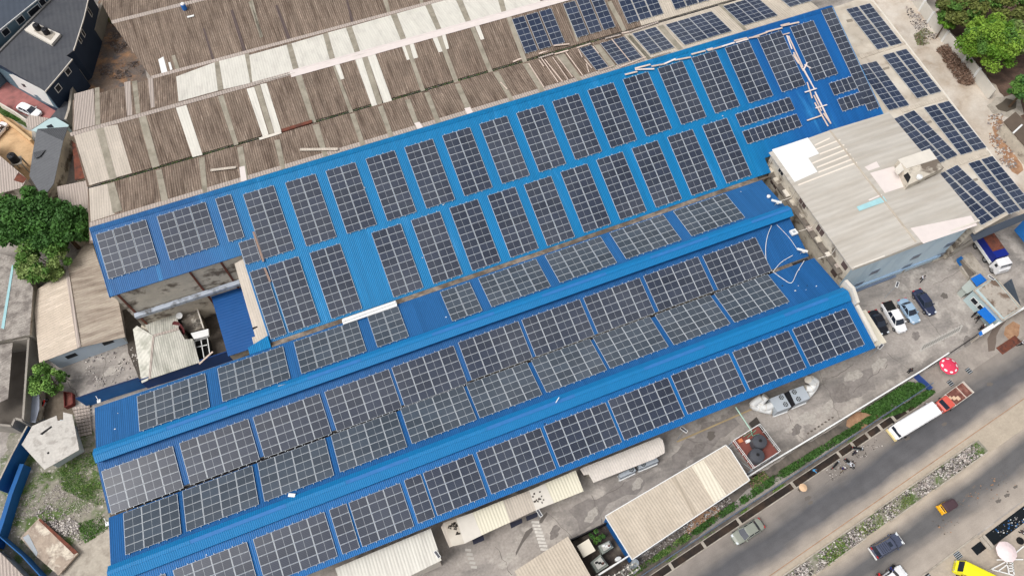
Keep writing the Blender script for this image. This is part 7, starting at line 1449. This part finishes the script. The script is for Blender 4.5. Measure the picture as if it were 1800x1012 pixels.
cover('brush_pile', None, [(1605, 62), (1625, 50), (1640, 60), (1632, 82), (1612, 80)], n=1500, ls=.13, mats=[leafmat('grey green rubble weeds', c(122, 120, 104)), LG['tw'], LG['lt']], h=.3, up=0, label='grey green heap of weeds and waste on the dirt track', cat='waste heap')
cover('charred_brush', None, [(195, 40), (228, 38), (232, 60), (228, 90), (205, 95), (190, 80)], n=2000, ls=.13, mats=[leafmat('charred twigs', c(88, 82, 82)), leafmat('ash twigs', c(126, 120, 120)), LG['tw']], h=.35, up=0, label='grey burnt brush heap on the waste ground, upper one', cat='burnt brush')
cover('charred_brush', None, [(170, 115), (215, 112), (250, 108), (255, 130), (215, 140), (180, 140)], n=1700, ls=.12, mats=[MATS['charred twigs'], MATS['ash twigs'], LG['tw']], h=.3, up=0, label='grey burnt brush heap on the waste ground, lower one', cat='burnt brush')
cover('dry_brush', None, [(180, 20), (225, 10), (232, 35), (195, 45)], n=1800, ls=.14, mats=[LG['tw'], LG['rs']], h=.3, up=0, label='dry brown brush at the top of the waste ground', cat='brushwood')
from mathutils import noise as mnoise
def rubble(name, poly_rl=None, poly_px=None, n=500, s0=.06, s1=.2, mats=None, label='', h=.1, clump=True):
    mb = MB(); pts = [RL(a, cc) for a, cc in poly_rl] if poly_rl else [U(x, y) for x, y in poly_px]
    xs, ys = [p.x for p in pts], [p.y for p in pts]; k = tr_ = 0
    while k < n and tr_ < n*20:
        tr_ += 1; x, y = random.uniform(min(xs), max(xs)), random.uniform(min(ys), max(ys)); r_ = False
        for i in range(len(pts)):
            a, b_ = pts[i], pts[(i+1) % len(pts)]
            if (a.y > y) != (b_.y > y) and x < (b_.x-a.x)*(y-a.y)/(b_.y-a.y)+a.x: r_ = not r_
        if not r_: continue
        if clump and mnoise.noise(Vector((x*.45, y*.45, len(label)))) < random.uniform(-.35, .3): continue
        s_ = random.uniform(s0, s1)*(1 if random.random() < .85 else 1.5); q = Vector((x, y, random.uniform(0, h))); a0 = random.uniform(0, 6.28)
        ring_ = [q+Vector((math.cos(a0+i*1.57)*s_*random.uniform(.6, 1.2), math.sin(a0+i*1.57)*s_*random.uniform(.5, 1.1), 0)) for i in range(4)]
        top_ = [q+(p-q)*random.uniform(.4, .9)+Vector((0, 0, s_*random.uniform(.5, 1))) for p in ring_]; mb.loft([ring_, top_], k=random.randrange(len(mats))); k += 1
    o = mb.build(name, mats, kind='stuff'); tag(o, label, 'rubble')
RB = [solid('pale rubble', c(202, 196, 190), .9, var=.1), solid('grey rubble', c(146, 140, 138), .9, var=.1), solid('dusty rubble', c(164, 154, 148), .9, var=.1), solid('dark rubble', c(84, 80, 76), .9)]
rubble('rubble', [(-8, 8.25), (49, 8.25), (49, 9.95), (-8, 9.95)], n=4200, s0=.05, s1=.19, mats=RB, label='broken concrete rubble filling the central median', h=.15)
rubble('rubble', None, [(20, 880), (90, 850), (140, 860), (185, 900), (190, 925), (140, 960), (70, 905), (20, 935)], 2600, .02, .09, [RB[0], RB[1], RB[2]], 'pale stones scattered over the weedy yard', .03)
rubble('rubble', None, [(60, 905), (85, 885), (140, 920), (140, 950), (110, 940)], 500, .06, .2, [RB[0], RB[1]], 'pale broken plaster beside the old slab bed', .08)
rubble('rubble', None, [(1735, 205), (1760, 200), (1790, 255), (1785, 300), (1762, 290), (1740, 250)], 700, .05, .22, [m_brownsoil, RB[1], RB[0]], 'brown and grey rubble beside the annex corner', .08)
rubble('rubble', None, [(1590, 10), (1640, 40), (1650, 75), (1625, 75), (1600, 40)], 500, .05, .18, RB, 'grey rubble at the foot of the white wall', .08)
rubble('rubble', [(-8, -3.9), (14, -3.9), (14, -2.7), (-8, -2.7)], n=900, s0=.04, s1=.14, mats=RB, label='pale gravel between the long shed and the steel fence', h=.05)
rubble('rubble', [(41, 18.1), (60, 18.1), (60, 19.5), (41, 19.5)], n=160, s0=.04, s1=.16, mats=[m_white, RB[1], m_bluewall], label='floating litter in the black water drain', h=.05)
rubble('rubble', None, [(235, 540), (370, 500), (380, 520), (250, 560)], 300, .05, .2, [RB[3], RB[1]], 'dark debris on the courtyard edge', .2)
rubble('rubble', None, [(150, 620), (240, 600), (250, 660), (150, 690)], 150, .05, .2, [RB[0], RB[1]], 'broken slabs scattered on the left concrete yard', .05)
rubble('litter', [(28, .2), (46, .2), (46, 1.6), (28, 1.9)], n=220, s0=.03, s1=.11, mats=[RB[3], m_mud, RB[0]], label='dark litter and clods along the kerb near the motorcycles', h=.01)
rubble('litter', [(36, 13), (50, 13), (50, 15.5), (36, 15.5)], n=90, s0=.03, s1=.12, mats=[m_mud, m_brownsoil], label='brown clods on the far side of the far carriageway', h=.01)
# cracks, repair patches and wet marks on concrete and asphalt
random.seed(21)
m_crack = solid('crack filler', c(106, 100, 95), .95); m_patchd = solid('dark repair patch', c(126, 120, 116), .95, var=.15, vs=1.5, fine=.2); m_patchl = solid('pale repair patch', c(170, 164, 157), .95, var=.12, vs=1.5, fine=.2)
def crack(a, b, w_=.06, amp=.5, z=.006):
    A, B = U(*a, z), U(*b, z); n_ = max(3, int((B-A).length/.8)); P_ = [A.lerp(B, i/n_)+Vector((random.uniform(-amp, amp)*.5, random.uniform(-amp, amp)*.5, 0))*(0 if i in (0, n_) else 1) for i in range(n_+1)]
    mb = MB()
    for p, q in zip(P_, P_[1:]): mb.obox(p+Vector((0, 0, .004)), q+Vector((0, 0, .004)), w_*random.uniform(.5, 1.4), .004)
    mb.build('crack', m_crack, kind='structure')
for a, b in (((1040, 870), (1065, 930)), ((1065, 868), (1160, 812)), ((1200, 770), (1290, 790)), ((1400, 700), (1500, 640)), ((1440, 650), (1475, 735)), ((1560, 620), (1600, 650)), ((1600, 520), (1660, 600)), ((1640, 500), (1700, 470)), ((960, 900), (1010, 950)), ((870, 960), (900, 1010)), ((150, 650), (230, 640)), ((110, 660), (140, 700)), ((190, 620), (175, 680)), ((1380, 720), (1420, 790)), ((1500, 690), (1560, 640))): crack(a, b)
for a, b, z_ in (((1450, 850), (1500, 815), .012),): crack(a, b, .04, .12, z_)
def blot(px, r, m, z, n_=9, el=1.6):
    p = U(*px, z); a0 = random.uniform(0, 3); vs = []
    for i in range(n_*3):
        a = 2*math.pi*i/(n_*3); rr = r*(.85+.2*math.sin(a*2+r*9)+.12*math.sin(a*5+r*31)+random.uniform(-.05, .05)); v = Vector((math.cos(a)*rr*el, math.sin(a)*rr, 0)); v.rotate(Matrix.Rotation(RA+.1*a0, 3, 'Z')); vs.append(p+v)
    mb = MB(); mb.add([p]+vs, [(0, 1+i, 1+(i+1) % len(vs)) for i in range(len(vs))]); mb.build('stain', m, kind='structure', fix=False)
for px_, r_, m_ in (((1480, 690), 1.3, m_patchd), ((1455, 715), .8, m_patchl), ((1500, 660), 1.0, m_patchl), ((1420, 735), 1.1, m_patchl), ((1400, 755), .7, m_patchd), ((1545, 640), .9, m_patchl), ((1640, 540), .8, m_patchl), ((1610, 590), .6, m_patchd), ((1660, 520), .5, m_crack), ((1700, 600), .7, m_patchd), ((1225, 790), .9, m_patchd), ((1120, 850), .7, m_patchl), ((1040, 905), .8, m_patchl), ((975, 935), .7, m_patchd), ((890, 985), .8, m_patchl), ((1250, 765), .6, m_crack), ((1375, 705), .6, m_crack), ((200, 650), 1.0, m_patchl), ((165, 665), .8, m_patchd), ((215, 630), .7, m_patchl), ((1680, 650), .5, m_patchd), ((1730, 620), .6, m_patchd)): blot(px_, r_, m_, .0075)
for px_, r_ in (((1420, 875), .35), ((1425, 883), .25), ((1595, 770), .3), ((1570, 780), .22), ((1520, 800), .25), ((1712, 855), .2), ((1700, 870), .25), ((1740, 675), .35), ((1660, 745), .3), ((1340, 890), .2), ((1770, 870), .3), ((1785, 855), .25), ((1755, 880), .3)): blot(px_, r_, m_crack, .013)
# grime streaks and small debris on the azure roof
for i in range(46):
    pl, x0_, x1_, ya_, yb_, zz_ = random.choice(((PA, -12, 56, 47, 66, 0), (PB, -34, 54, 41, 45, 0), (PD, -34, 55, 18.9, 24.4, 0), (PF, 48, 54, 28, 32, 0)))
    x = random.uniform(x0_, x1_)*S; y = random.uniform(ya_, yb_)*S; z_ = zp(pl, y)
    s_ = random.uniform(.05, .14); mb = MB(); mb.prism([Vector((x-s_, y-s_*.5, z_+.06)), Vector((x+s_, y-s_*.7, z_+.06)), Vector((x+s_*.8, y+s_*.6, z_+.06)), Vector((x-s_*.7, y+s_*.5, z_+.06))], .05)
    o = mb.build('paper_scrap', random.choice([m_white, m_dark, m_offw])); tag(o, 'tiny scrap lying on the blue corrugated roofs', 'scrap', 'tiny scraps on the blue roofs')
# moss in the old gutter
for (x0_, x1_, n_) in ((-30, 0, 1500), (0, 45, 1800)):
    mb = MB()
    for i in range(n_): leaf(mb, Vector((random.uniform(x0_, x1_)*S, random.uniform(77.1, 77.75)*S, zh(77.3)-.2+random.random()*.15)), .10, random.randrange(2))
    o = mb.build('gutter_moss', [LG['dk'], LG['ol']], kind='stuff', fix=False); tag(o, 'green moss growing in the %s half of the old roof gutter' % ('left' if x0_ < 0 else 'right'), 'moss')
for o in bpy.data.objects:
    if '_loc' in o: del o['_loc']
